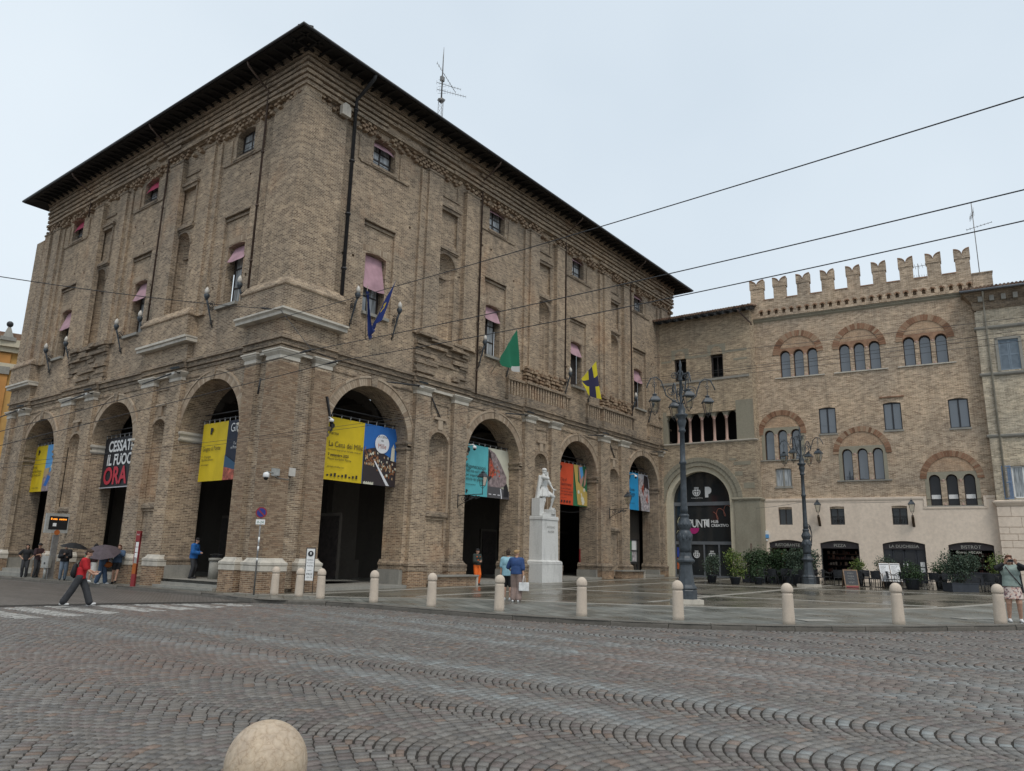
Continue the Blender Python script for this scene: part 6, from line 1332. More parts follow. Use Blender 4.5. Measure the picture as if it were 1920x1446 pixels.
def floral(name):
    m, t, p = _nodes(name); ob = t.nodes.new('ShaderNodeTexCoord').outputs['Object']; v = t.nodes.new('ShaderNodeTexVoronoi'); v.inputs['Scale'].default_value = 22; t.links.new(ob, v.inputs['Vector'])
    s = t.nodes.new('ShaderNodeSeparateColor'); t.links.new(v.outputs['Color'], s.inputs[0]); r = _ramp(t, [(0, (.62,.52,.46)), (.45, (.55,.36,.30)), (.65, (.20,.12,.13)), (1, (.66,.60,.54))]); r.color_ramp.interpolation = 'CONSTANT'; t.links.new(s.outputs[0], r.inputs['Fac']); t.links.new(r.outputs[0], p.inputs['Base Color']); p.inputs['Roughness'].default_value = .8; return m
MAT['c_floral'] = floral('floral_print_cloth')
def skeleton(c):
    J = {}; lx, ly = c.get('lean', (0, 0)); J['pel'] = Vector((0, c.get('py', 0), .95)); J['chest'] = Vector((lx*.7, c.get('py', 0)+ly*.7, 1.31)); J['neck'] = Vector((lx, c.get('py', 0)+ly, 1.47)); hd = c.get('head', (0, 0)); J['head'] = J['neck']+Vector((hd[0]*.5, -.025+hd[1], .165))
    ht = c.get('turn', 0)
    for s, k in ((1, 'L'), (-1, 'R')):
        J['sh'+k] = J['neck']+Vector((s*.18*math.cos(ht), -s*.18*math.sin(ht)*0, -.055)); J['hip'+k] = J['pel']+Vector((s*.09, 0, -.03))
        f = c.get('foot'+k, (s*.10, .02, .08)); J['kn'+k], J['an'+k] = ik(J['hip'+k], f, .435, .425, c.get('kpole'+k, (s*.1, -1, 0)))
        h = c.get('hand'+k, (s*.26, -.06, .86)); h = Vector(h); J['el'+k], J['wr'+k] = ik(J['sh'+k], h, .285, .255, c.get('epole'+k, (s*.5, .8, -.2)))
        J['hd'+k] = Vector(c.get('hdir'+k, (0, -.2, -1))).normalized()
    return J
def hand(mb, wr, d, side, curl=.5):
    d = Vector(d); a = d.cross(Vector((0, -1, .3))); a = a.normalized() if a.length > .01 else Vector((1, 0, 0)); n = a.cross(d).normalized(); pc = wr+d*.045
    mb.cap(wr, .027, wr+d*.075, .030, 8); mb.cap(pc-a*.02, .022, pc+a*.02+d*.02, .022, 8)
    for i, (o, l) in enumerate(((-.030, .062), (-.010, .075), (.010, .070), (.029, .055))):
        b0 = wr+d*.088+a*o; b1 = b0+d*l*.55+n*l*.18*curl; b2 = b1+d*l*.45*(1-.6*curl)+n*l*.6*curl; mb.cap(b0-d*.02, .0098, b1, .009, 6); mb.cap(b1, .009, b2, .0078, 6)
    t0 = wr+d*.03+a*side*.026; t1 = t0+a*side*.026+d*.035+n*.012; mb.cap(t0, .0125, t1, .011, 6); mb.cap(t1, .011, t1+d*.03-a*side*.004+n*.01, .0085, 6)
def foot_dir(c, k): return Vector(c.get('toe'+k, (0, -1, 0))).normalized()
def body_mb(J, c, fat=0.0):
    m = MB(); g = fat
    m.ellip(J['pel']+Vector((0, 0, .02)), (.155+g, .115+g, .13), 16, 10); m.ellip((J['pel']+J['chest'])/2, (.135+g, .10+g*1.3, .19), 16, 10); m.ellip(J['chest'], (.165+g, .11+g, .19), 16, 10)
    m.cap(J['shL'], .058, J['shR'], .058, 12); m.cap(J['neck']-Vector((0, 0, .05)), .06, J['head']+Vector((0, .01, -.06)), .05, 10)
    H = J['head']; yw = Matrix.Rotation(c.get('face', 0), 3, 'Z') @ Matrix.Rotation(c.get('nod', 0), 3, 'X')
    q = lambda p: H+yw @ Vector(p)
    m.ellip(H+yw @ Vector((0, .008, .02)), (.075, .094, .105), 16, 12, yw); m.ellip(q((0, -.03, -.055)), (.056, .062, .055), 12, 8, yw); m.cap(q((0, -.082, .02)), .011, q((0, -.108, -.018)), .014, 8); m.ellip(q((0, -.083, -.055)), (.024, .012, .009), 8, 6, yw)
    for s in (-1, 1): m.ellip(q((s*.076, .012, -.002)), (.012, .02, .03), 8, 6, yw)
    for s, k in ((1, 'L'), (-1, 'R')):
        m.cap(J['sh'+k], .053+g*.3, J['el'+k], .042+g*.2, 10); m.cap(J['el'+k], .042+g*.2, J['wr'+k], .028, 10); hand(m, J['wr'+k], J['hd'+k], s, c.get('curl', .5))
        m.cap(J['hip'+k], .088+g*.6, J['kn'+k], .058+g*.4, 12); m.cap(J['kn'+k], .058+g*.3, J['an'+k]+Vector((0, 0, .0)), .036+g*.1, 10); m.ellip(J['kn'+k]*.62+J['an'+k]*.38+Vector((0, .018, 0)), (.052+g*.3, .055+g*.3, .12), 10, 8)
        t = foot_dir(c, k); a = J['an'+k]; m.cap(a-t*.045+Vector((0, 0, -.04)), .037, a+t*.15+Vector((0, 0, -.05)), .028, 8)
    return m, yw
def person(label, loc, fwd, h, c, top=None, bottom=None, shoes='c_white', hair=('short', 'hair_brown'), skin='skin', vox=.012, fat=0.0, extra=None):
    J = skeleton(c); s = h/1.745; yaw = math.atan2(fwd[0], -fwd[1]); P_ = thing('person', label, 'person', loc, yaw); P_.scale = (s, s, s)
    m, yw = body_mb(J, c, fat); obj('body', remesh(m, 'body', MAT[skin], vox, 3), P_)
    q = lambda p: J['head']+yw @ Vector(p)
    for sx in (-1, 1): k = MB(); k.ellip(q((sx*.031, -.079, .022)), (.013, .008, .0075), 8, 6, yw); k.build('eye', MAT['hair_black'], P_)
    k = MB(); k.ellip(q((0, -.094, -.055)), (.02, .005, .005), 8, 5, yw); k.build('mouth', MAT['c_maroon'], P_)
    # hair
    st, hc = hair; k = MB(); k.ellip(q((0, .022, .048)), (.086, .098, .092), 14, 10, yw); k.cap(q((-.05, -.055, .098)), .03, q((.05, -.055, .098)), .03, 8)
    if st in ('long', 'bob'):
        L_ = .30 if st == 'long' else .16
        k.cap(q((0, .06, .0)), .075, q((0, .075, -L_)), .06, 10)
        for sx in (-1, 1): k.cap(q((sx*.072, .02, .03)), .03, q((sx*.075, .03, -L_*.8)), .028, 8)
    elif st == 'bun': k.ellip(q((0, .11, .07)), (.045,)*3, 8, 6)
    elif st == 'short': k.ellip(q((0, .045, -.02)), (.078, .07, .07), 10, 8, yw)
    if st == 'cap': k = MB(); k.ellip(q((0, .012, .05)), (.09, .105, .085), 14, 10, yw); k.ellip(q((0, -.11, .07)), (.06, .06, .012), 10, 6, yw)
    obj('hair' if st != 'cap' else 'cap', remesh(k, 'hair', MAT[hc], .013, 2), P_)
    g = fat
    if top:
        mat, sl, hem, ex = top; k = MB(); e = .018+ex
        k.ellip(J['chest'], (.165+g+e, .11+g+e, .20), 16, 10); k.ellip((J['pel']+J['chest'])/2, (.14+g+e, .102+g*1.3+e, .21), 16, 10); k.cap(J['shL'], .06+e, J['shR'], .06+e, 12)
        z = hem; pz = J['pel']; k.lathe([(.0, 0), (1, 0), (.98, .12), (.9, .3), (0, .3)], (0, 0, 0), 18) if False else None
        rx, ry = .150+g+e, .108+g+e; k.add([(pz.x+rx*f_*math.cos(a), pz.y+ry*f_*math.sin(a), zz) for zz, f_ in ((z, 1.03), (pz.z+.06, 1.0), (pz.z+.24, .93)) for a in np.linspace(0, 2*math.pi, 18, endpoint=False)], [(i*18+j, i*18+(j+1) % 18, (i+1)*18+(j+1) % 18, (i+1)*18+j) for i in range(2) for j in range(18)]+[tuple(range(18))[::-1], tuple(range(36, 54))])
        for kk in 'LR':
            a, b, w_ = J['sh'+kk], J['el'+kk], J['wr'+kk]
            if sl > 0: k.cap(a, .058+e, a+(b-a)*min(1, sl), .052+e, 10)
            if sl > 1: k.cap(b, .050+e, b+(w_-b)*(sl-1), .040+e*.8, 10)
        obj('top', remesh(k, 'top', MAT[mat], vox*1.15, 4), P_)
    if bottom:
        mat, kind, ln = bottom; k = MB(); e = .02
        if kind == 'skirt':
            zz = [(J['pel'].z+.10, .14+g), (J['pel'].z-.05, .175+g), (ln, .225+g)]
            n = 20; k.add([(J['pel'].x+r*math.cos(a)*(1+.03*math.sin(5*a)), J['pel'].y+r*.8*math.sin(a), z) for z, r in zz for a in np.linspace(0, 2*math.pi, n, endpoint=False)], [(i*n+j, i*n+(j+1) % n, (i+1)*n+(j+1) % n, (i+1)*n+j) for i in range(2) for j in range(n)]+[tuple(range(n))[::-1], tuple(range(2*n, 3*n))])
        else:
            k.ellip(J['pel']+Vector((0, 0, .03)), (.158+g+e, .118+g+e, .14), 16, 10)
            for kk in 'LR':
                a, b, w_ = J['hip'+kk], J['kn'+kk], J['an'+kk]; wide = .03 if kind == 'wide' else 0
                k.cap(a, .092+g*.6+e, a+(b-a)*min(1, ln), .07+g*.4+e+wide*.6, 12)
                if ln > 1: k.cap(b, .068+g*.4+e+wide*.6, b+(w_-b)*(ln-1), .055+e+wide, 12)
        obj('skirt' if kind == 'skirt' else 'shorts' if ln < 1.2 else 'trousers', remesh(k, 'trousers', MAT[mat], vox*1.15, 4), P_)
    if shoes:
        for kk in 'LR':
            t = foot_dir(c, kk); a = J['an'+kk]; k = MB(); k.cap(a-t*.05+Vector((0, 0, -.038)), .046, a+t*.155+Vector((0, 0, -.047)), .036, 10); k.cap(a+Vector((0, 0, -.01)), .045, a+Vector((0, 0, -.03))+t*.05, .04, 8); obj('shoe', remesh(k, 'shoe', MAT[shoes], .012, 2), P_)
    return P_, J, s, yaw
def loc2w(P, p): r = Matrix.Rotation(P.rotation_euler.z, 4, 'Z'); return Vector(P.location)+(r @ Vector(p))*P.scale.x
def soft(name, label, cat, P, parts, vox=.012, mat='c_black', strap=None, smat=None):
    t = thing(name, label, cat, P); 
    for nm, mb, mt in parts: obj(nm, remesh(mb, nm, MAT[mt], vox, 3), t) if nm not in ('strap', 'handle', 'screen') else mb.build(nm, MAT[mt], t)
    return t
def wtube(P, pts, r, base): return MB().tube([loc2w(P, p)-Vector(base) for p in pts], r, 6)
def phone(P, p, up, nrm, label, mat='c_white'):
    b = loc2w(P, p); r = Matrix.Rotation(P.rotation_euler.z, 3, 'Z'); t = thing('phone', label, 'phone', b); k = MB(); u = r @ Vector(up).normalized(); n = r @ Vector(nrm).normalized(); k.obox((0, 0, 0), u*.075, u.cross(n)*.036, n*.005); k.build('case', MAT[mat], t); k = MB(); k.obox(n*.006, u*.07, u.cross(n)*.033, n*.0008); k.build('screen', MAT['dark'], t); return t
G3 = lambda x, y, dz=0: (x, y, gz(x, y)+dz)
# man in red crossing the street
cR = dict(lean=(0, -.07), py=0, head=(0, -.05), nod=.5, footL=(.08, -.34, .10), footR=(-.09, .42, .075), toeL=(0, -1, .25), handL=(.12, -.34, 1.05), handR=(-.1, -.36, 1.0), hdirL=(-.2, -1, .1), hdirR=(.2, -1, .1), curl=.6)
pr, JR, _, _ = person('young man in a red T-shirt and charcoal trousers striding across the road', G3(-6.79, -.95, RZ+.012), (.80, -.60), 1.66, cR, ('c_red', .9, .86, .012), ('c_charcoal', 'wide', 1.92), 'c_white', ('short', 'hair_brown'))
phone(pr, (.06, -.46, 1.04), (0, -.8, .5), (0, .5, .9), 'pale phone in the hands of the man in red')
k = MB(); k.ellip((0, 0, 0), (.15, .085, .22), 14, 10); k.ellip((0, .05, -.06), (.12, .06, .13), 12, 8); bp = loc2w(pr, (0, .19, 1.10)); k.tf(Matrix.Rotation(pr.rotation_euler.z, 4, 'Z')); s1 = MB()
for sx in (-1, 1): s1.tube([loc2w(pr, p)-bp for p in ((sx*.10, .12, 1.24), (sx*.12, .02, 1.47), (sx*.12, -.15, 1.36), (sx*.13, -.08, 1.12), (sx*.12, .10, 1.0))], .016, 6)
soft('backpack', 'black backpack worn by the man in the red T-shirt', 'backpack', bp, [('bag', k, 'c_black'), ('strap', s1, 'c_black')])
# couple seen from behind
away = (.72, .55)
pm, _, _, _ = person('man in a light blue polo shirt half hidden behind the woman in royal blue', G3(4.15, -8.45), (.75, .45), 1.70, dict(handR=(-.30, -.02, .86)), ('c_lightblue', .8, .84, .02), ('c_black', 'shorts', .95), 'c_white', ('short', 'hair_brown'), vox=.013, fat=.02)
pw, Jw, _, _ = person('blonde woman in a royal blue top and wide taupe trousers seen from behind', G3(3.65, -9.2), (.75, .30), 1.69, dict(handR=(-.27, .02, .84), handL=(.30, -.30, 1.05), hdirL=(.2, -1, -.1), face=-.55, footL=(.10, .0, .08)), ('c_royal', 1.0, .93, .02), ('c_taupe', 'wide', 1.93), 'c_white', ('bun', 'hair_blond'), vox=.013, fat=.018)
bp = loc2w(pw, (-.29, .03, .53)); k = MB(); k.box((-.17, -.07, -.15), (.17, .07, .13)); k.tf(Matrix.Rotation(pw.rotation_euler.z+.2, 4, 'Z')); s1 = MB().tube([Vector((.1*math.cos(a), .03*math.cos(a), .12+.22*math.sin(a))) for a in np.linspace(0, math.pi, 10)], .012, 6)
soft('handbag', 'white handbag hanging from the right hand of the woman in royal blue', 'handbag', bp, [('bag', k, 'c_white'), ('handle', s1, 'c_white')])
# worker in orange
po, _, _, _ = person('worker in bright orange overalls with dark sleeves and a dark cap by the arch', (11.95, -.55, gz(11.95, -.55)+.02), (-.2, -1), 1.72, dict(handL=(.06, -.26, 1.15), handR=(-.10, -.28, 1.10), hdirL=(-.6, -.6, .2), hdirR=(.6, -.6, .2), face=.3), ('c_darkgreen', 1.9, .95, .02), ('c_orange', 'wide', 1.9), 'c_black', ('cap', 'c_black'), vox=.014)
k = MB(); k.ellip((0, .0, 1.17), (.165, .137, .24), 16, 10)
for sx in (-1, 1): k.cap((sx*.09, -.1, 1.35), .04, (sx*.1, .02, 1.48), .035, 8); k.cap((sx*.1, .02, 1.48), .035, (sx*.06, .12, 1.2), .04, 8)
obj('bib', remesh(k, 'bib', MAT['c_orange'], .015, 3), po)
# woman photographing at the right edge
pl_, _, _, _ = person('woman in a black cardigan, sage top and floral skirt holding up a phone', G3(7.31, -23.02), (-.97, -.25), 1.72, dict(handL=(.10, -.30, 1.56), handR=(-.14, -.30, 1.55), hdirL=(-.3, -.5, .7), hdirR=(.3, -.5, .7), epoleL=(1, .1, -.6), epoleR=(-1, .1, -.6), footL=(.13, .0, .08), footR=(-.13, .02, .08), curl=.7), ('c_sage', .15, .93, .022), ('c_floral', 'skirt', .60), 'c_white', ('bob', 'hair_auburn'), vox=.011, fat=.035)
k = MB()
JJ = skeleton(dict(handL=(.10, -.30, 1.56), handR=(-.14, -.30, 1.55), epoleL=(1, .1, -.6), epoleR=(-1, .1, -.6)))
for kk, sx in (('L', 1), ('R', -1)):
    k.cap(JJ['sh'+kk], .085, JJ['el'+kk], .07, 10); k.cap(JJ['el'+kk], .068, JJ['el'+kk]*.3+JJ['wr'+kk]*.7, .055, 10); k.cap((sx*.19, .02, 1.40), .06, (sx*.235, .03, .80), .05, 8); k.cap((sx*.15, .1, 1.38), .06, (sx*.16, .12, .84), .06, 8)
k.cap((0, .13, 1.42), .06, (0, .14, .86), .07, 8); obj('cardigan', remesh(k, 'cardigan', MAT['c_black'], .013, 4), pl_)
phone(pl_, (-.03, -.36, 1.61), (1, 0, 0), (0, -1, 0), 'white phone held sideways in front of the woman in the black cardigan', 'c_white')
bp = loc2w(pl_, (.02, -.15, 1.2)); s1 = wtube(pl_, [(-.12, -.13, 1.46), (-.03, -.185, 1.28), (.1, -.19, 1.1), (.2, -.12, .96)], .012, bp); t = thing('bag_strap', 'dark shoulder strap across the sage top of the woman with the phone', 'strap', bp); s1.build('strap', MAT['c_maroon'], t)
# man in blue leaning in the street side arch
person('man in a bright blue jacket and dark trousers leaning inside the nearest street side arch', (1.05, 6.45, .36), (.55, -.83), 1.72, dict(lean=(0, -.03), head=(0, -.04), nod=.5, handL=(.10, -.26, 1.1), handR=(-.08, -.27, 1.1), hdirL=(-.5, -.7, 0), hdirR=(.5, -.7, 0)), ('c_bright_blue', 1.9, .86, .035), ('c_charcoal', 'slim', 1.93), 'c_black', ('short', 'hair_black'), vox=.014)
# people waiting along the street side
def onx(px_, x): r = ray(px_, 1080); t = (x-CAM[0])/r[0]; return CAM[1]+r[1]*t
y = onx(44, -.55); person('person in a black T-shirt and dark trousers at the far left, hands on hips', G3(-.55, y), (-.5, -.85), 1.66, dict(handL=(.22, -.05, 1.02), handR=(-.22, -.05, 1.02), epoleL=(1, .3, 0), epoleR=(-1, .3, 0), hdirL=(-.8, -.3, -.4), hdirR=(.8, -.3, -.4)), ('c_black', .8, .9, .015), ('c_charcoal', 'slim', 1.93), 'c_black', ('long', 'hair_black'), vox=.016)
y = onx(66, -.25); person('person in a maroon top looking at a phone behind the one in black', G3(-.25, y), (.3, -.95), 1.72, dict(handL=(.08, -.28, 1.28), handR=(-.1, -.26, 1.2), hdirL=(-.4, -.6, .3), nod=.5), ('c_maroon', .8, .9, .02), ('c_charcoal', 'slim', 1.93), 'c_black', ('short', 'hair_black'), skin='skin2', vox=.016)
y = onx(117, -.62); pu, _, _, _ = person('man in a black jacket and pale jeans under the black umbrella', G3(-.62, y), (-.3, -.95), 1.70, dict(handL=(.1, -.3, 1.12), handR=(-.1, -.28, 1.2), hdirL=(-.6, -.5, 0), hdirR=(.3, -.3, .8)), ('c_black', 1.9, .9, .03), ('c_jeans', 'slim', 1.93), 'c_black', ('short', 'hair_black'), vox=.016)
y3 = onx(171, -.35); person('dark haired person in black with a white skirt standing behind the grey umbrella', G3(-.35, y3), (.2, -1), 1.72, dict(nod=.5, head=(0, -.04)), ('c_maroon', 1.2, .92, .03), ('c_white', 'skirt', .45), 'c_white', ('bob', 'hair_black'), vox=.016)
y4 = onx(189, -.95); pj, _, _, _ = person('person in a denim shirt and jeans hidden to the shoulders by the grey umbrella', G3(-.95, y4), (.55, -.85), 1.62, dict(handR=(-.12, -.28, 1.28), hdirR=(.3, -.3, .8), footL=(.12, -.18, .08), footR=(-.1, .14, .08)), ('c_denim', 1.9, .9, .03), ('c_denim', 'wide', 1.9), 'c_white', ('bob', 'hair_auburn'), vox=.015)
y5 = onx(216, -.42); person('woman in a blue denim jacket and black shorts leaning back on the pier', G3(-.42, y5), (-.62, -.78), 1.70, dict(py=.06, lean=(0, .1), footL=(.08, -.30, .08), footR=(-.10, .02, .08), handL=(.05, -.22, 1.42), handR=(-.08, -.20, 1.40), hdirL=(-.2, -.2, .9), hdirR=(.2, -.2, .9), kpoleR=(0, -1, 0)), ('c_denim', 1.9, .95, .03), ('c_black', 'shorts', .62), 'c_black', ('bob', 'hair_auburn'), vox=.015)
def umbrella(c, R, tilt, mat, label, hand_at):
    c = Vector(c); t = thing('umbrella', label, 'umbrella', c); rot = Euler(tilt).to_matrix(); k = MB(); n = 8; H_ = .30*R/.5*.62
    for i in range(n):
        a0, a1 = 2*math.pi*i/n, 2*math.pi*(i+1)/n
        def f(s, q):
            a = a0+(a1-a0)*s; r = R*q*(1-.07*math.sin(math.pi*s)*q); return rot @ Vector((r*math.cos(a), r*math.sin(a), H_*(1-q**1.9)-.03*math.sin(math.pi*s)*q*0))
        k.grid(f, 4, 8)
    k.build('canopy', MAT[mat], t); k = MB()
    for i in range(n): a = 2*math.pi*i/n; k.tube([rot @ Vector((R*q*math.cos(a), R*q*math.sin(a), H_*(1-q**1.9)-.012)) for q in (.05, .35, .7, 1)], .006, 4)
    k.build('ribs', MAT['iron'], t); k = MB(); k.tube([rot @ Vector((0, 0, H_+.06)), rot @ Vector((0, 0, -.1)), Vector(hand_at)-c], .009, 6); k.build('shaft', MAT['iron'], t)
hp = loc2w(pu, (-.1, -.3, 1.26)); d = at(128, 1027, 1); u_ = Vector((-.75, onx(131, -.75), 0)); zu = CAM[2]+ray(131, 1027)[2]*((-.75-CAM[0])/ray(131, 1027)[0])
umbrella((u_.x, u_.y, zu), .62, (.12, .05, .3), 'umb_black', 'open black umbrella over the man in the black jacket', hp)
hp = loc2w(pj, (-.12, -.3, 1.34)); r_ = ray(193, 1036); k_ = (-1.15-CAM[0])/r_[0]; pt = CAM+r_*k_
umbrella(pt, .72, (.30, -.34, .2), 'umb_grey', 'open grey mauve umbrella tilted in front of the person in denim', hp)
bp = loc2w(pj, (.16, -.2, .90)); k = MB(); k.ellip((0, 0, 0), (.19, .1, .13), 12, 8); soft('bag', 'orange shoulder bag on the person in denim under the grey umbrella', 'bag', bp, [('bag', k, 'c_bagorange'), ('strap', wtube(pj, [(.16, -.2, 1.0), (.16, -.1, 1.4), (.1, .1, 1.42)], .014, bp), 'c_bagorange')], .014)
bp = Vector((-.72, y3-.25, gz(0, y3)+1.08)); k = MB(); k.ellip((0, 0, 0), (.16, .12, .2), 12, 8); soft('bag', 'dark green shoulder bag beside the white skirt', 'bag', bp, [('bag', k, 'c_green'), ('strap', MB().tube([(0, 0, .15), (.1, .08, .4), (.18, .15, .42)], .012, 5), 'c_green')], .014)
bp = loc2w(pj, (.32, -.12, .95)); k = MB(); k.box((-.13, -.05, -.17), (.13, .05, .15)); soft('bag', 'white cloth bag between the two people in denim', 'bag', bp, [('bag', k, 'c_white'), ('strap', MB().tube([(.08, 0, .14), (.0, 0, .38), (-.08, 0, .14)], .012, 5), 'c_white')], .014)

# ------------------------------------------------------------------ statue and pedestal
px0, py0 = 17.85, -.42; gz0 = gz(px0, py0)
PD = thing('pedestal', 'tall white marble pedestal with faint carved letters under the statue', 'pedestal', (px0, py0, gz0))
k = MB(); k.box((-.98, -.62, -.05), (.98, .62, 1.0)); k.build('base', MAT['marble'], PD)
k = MB()
def sqm(mb, rx, ry, prof):
    Ls_ = [[(-rx-o, -ry-o, z), (rx+o, -ry-o, z), (rx+o, ry+o, z), (-rx-o, ry+o, z)] for o, z in prof]
    for A, B in zip(Ls_, Ls_[1:]):
        for i in range(4): mb.quad(A[i], A[(i+1)%4], B[(i+1)%4], B[i])
    mb.quad(*Ls_[0]); mb.quad(*Ls_[-1]); return mb
sqm(k, .80, .46, [(.18, 1.003), (.16, 1.05), (.17, 1.09), (.12, 1.13), (.05, 1.16), (0, 1.19)]); k.build('base_moulding', MAT['marble'], PD)
k = MB(); sqm(k, .80, .46, [(0, 1.193), (-.03, 3.25), (-.03, 3.36)]); k.build('die', MAT['marble'], PD)
k = MB(); sqm(k, .76, .43, [(0, 3.363), (.04, 3.38), (.04, 3.5), (.02, 3.52), (.02, 3.58)]); k.build('cornice', MAT['marble'], PD)
k = MB(); k.box((-.55, -.4, 3.583), (.62, .38, 3.72)); k.build('statue_plinth', MAT['marble'], PD)
k = MB(); k.box((-.78, -.25, 3.585), (-.36, .30, 4.55)); k.build('side_block', MAT['marble'], PD)
MAT['carved'] = plain('carved_letters', (.24,.235,.225), .8, .2)
for s_, z_ in (('ANTONIO', 2.92), ('ALLEGRI', 2.68), ('', 2.45)):
    if s_: text(s_, .17, MAT['carved'], PD, (0.05, -.465, z_), (1, 0, 0), (0, 0, 1), 'CENTER')
cS = dict(handR=(-.02, -.18, 1.50), hdirR=(.1, .1, 1), handL=(.30, -.26, .98), hdirL=(.2, -.8, -.3), footR=(-.10, .02, .08), footL=(.20, -.22, .26), kpoleL=(.3, -1, 0), epoleL=(1, .5, .2), epoleR=(-1, -.2, -.7), face=.7, nod=.1)
Js = skeleton(cS); mS, yS = body_mb(Js, cS, .012)
for kk in 'LR': mS.cap(Js['hip'+kk], .1, Js['kn'+kk], .07, 12)
mS.ellip((0, 0, 1.18), (.175, .14, .27), 16, 10); mS.cap(Js['shL'], .085, Js['elL'], .07, 10); mS.cap(Js['shR'], .085, Js['elR'], .07, 10)
n = 28; mS.add([(r*math.cos(a)*(1+.07*math.sin(9*a)), r*.82*math.sin(a)*(1+.07*math.sin(9*a)), z) for z, r in ((1.06, .15), (.95, .21), (.72, .275), (.66, .28)) for a in np.linspace(0, 2*math.pi, n, endpoint=False)], [(i*n+j, i*n+(j+1) % n, (i+1)*n+(j+1) % n, (i+1)*n+j) for i in range(3) for j in range(n)]+[tuple(range(n))[::-1], tuple(range(3*n, 4*n))])
for i in range(9):      # cape folds down the back and over the shoulders
    x = -.24+i*.06; mS.cap((x*.8, .10+.02*(i % 2), 1.46), .05, (x*1.15-.03, .17+.05*(i % 2), .52+.03*(i % 3)), .055, 8)
for sx in (-1, 1): mS.cap((sx*.15, -.05, 1.5), .07, (sx*.27, .06, 1.05), .06, 8)
mS.cap((-.25, .05, 1.42), .06, (-.31, .10, .62), .07, 8); H_ = Js['head']; mS.ellip(H_+Vector((0, .01, .085)), (.105, .115, .06), 14, 8); mS.ellip(H_+Vector((0, .02, .12)), (.085, .095, .05), 12, 8); mS.ellip(H_+yS @ Vector((0, -.06, -.09)), (.05, .045, .075), 10, 8)
mS.box((.08, -.38, -.02), (.34, .02, .18)); mS.cap((.30, -.3, .95), .03, (.24, -.24, .4), .05, 8)
ST = thing('statue', 'white marble statue of a man in tunic and cape, chin on hand', 'statue', (px0-.05, py0, gz0+3.72), R_(8)); ST.scale = (1.43,)*3
obj('figure', remesh(mS, 'figure', MAT['marble'], .011, 2), ST)
# ------------------------------------------------------------------ signs and small street things
MAT['sign_red'] = plain('sign_red', (.24,.026,.03), .45, .05); MAT['sign_blue'] = plain('sign_blue', (.02,.03,.20), .45, .05); MAT['galv'] = plain('galvanised_steel', (.20,.19,.18), .5, .2, 5, metal=.4); MAT['steel_grey'] = plain('painted_grey_steel', (.33,.33,.31), .5, .12)
def vdir(x, y): d = Vector((CAM[0]-x, CAM[1]-y, 0)).normalized(); return d, math.atan2(d.x, -d.y)
x, y = -.62, -.62; z = gz(x, y); d_, rz = vdir(x, y); T_ = thing('no_parking_sign', 'round blue and red no parking sign on a thin pole at the corner pier', 'road sign', (x, y, z), rz-.12)
k = MB(); k.tube([(0, 0, -.1), (0, 0, 3.05)], .03, 8); k.build('pole', MAT['galv'], T_)
k = MB()
for a, b in ((1.55, 1.72), (1.85, 2.05), (1.2, 1.3)): k.tube([(0, 0, a), (0, 0, b)], .0315, 8)
k.build('stickers', MAT['white_paint'], T_)
def dsc(par, r, yy, mat, nm, z0=2.93, n=28): k = MB(); k.prism([(r*math.cos(t), yy, z0+r*math.sin(t)) for t in np.linspace(0, 6.283, n, endpoint=False)], (0,0,0), (0, .012, 0)); return k.build(nm, MAT[mat], par)
dsc(T_, .20, -.05, 'sign_red', 'disc'); dsc(T_, .155, -.054, 'sign_blue', 'disc_centre')
k = MB(); k.obox((0, -.057, 2.93), Vector((.14, 0, -.14)), Vector((.016, 0, .016)), Vector((0, .002, 0))); k.build('slash', MAT['sign_red'], T_)
k = MB(); k.box((-.16, -.05, 2.5), (.16, -.035, 2.68)); o = k.build('plate', MAT['white_paint'], T_); text('0-24', .13, MAT['c_green'], o, (0, -.053, 2.54), (1, 0, 0), (0, 0, 1), 'CENTER')
x, y = 1.35, -1.15; z = gz(x, y); d_, rz = vdir(x, y); T_ = thing('notice_stand', 'tall narrow white notice board with a black emblem on two thin legs', 'notice board', (x, y, z), rz)
k = MB()
for s in (-.16, .16): k.tube([(s, 0, 0), (s, 0, 1.68)], .014, 6)
k.box((-.17, -.01, 1.66), (.17, .01, 1.69)); k.build('frame', MAT['iron'], T_); k = MB(); k.box((-.145, -.012, .48), (.145, .004, 1.65)); o = k.build('panel', MAT['white_paint'], T_)
dsc(o, .105, -.026, 'c_charcoal', 'emblem', 1.47); k = MB(); k.ellip((0, -.028, 1.48), (.03, .004, .05), 8, 6); k.build('emblem_figure', MAT['white_paint'], o)
for s_, z_, q in (('Galleria', 1.22, .07), ('san Ludovico', 1.12, .05), ('MOSTRA', 1.0, .06), ('ENTRY', .83, .05), ('FREE', .68, .11), ('10-19', .57, .09)): text(s_, q, MAT['c_charcoal'], o, (0, -.016, z_), (1, 0, 0), (0, 0, 1), 'CENTER')
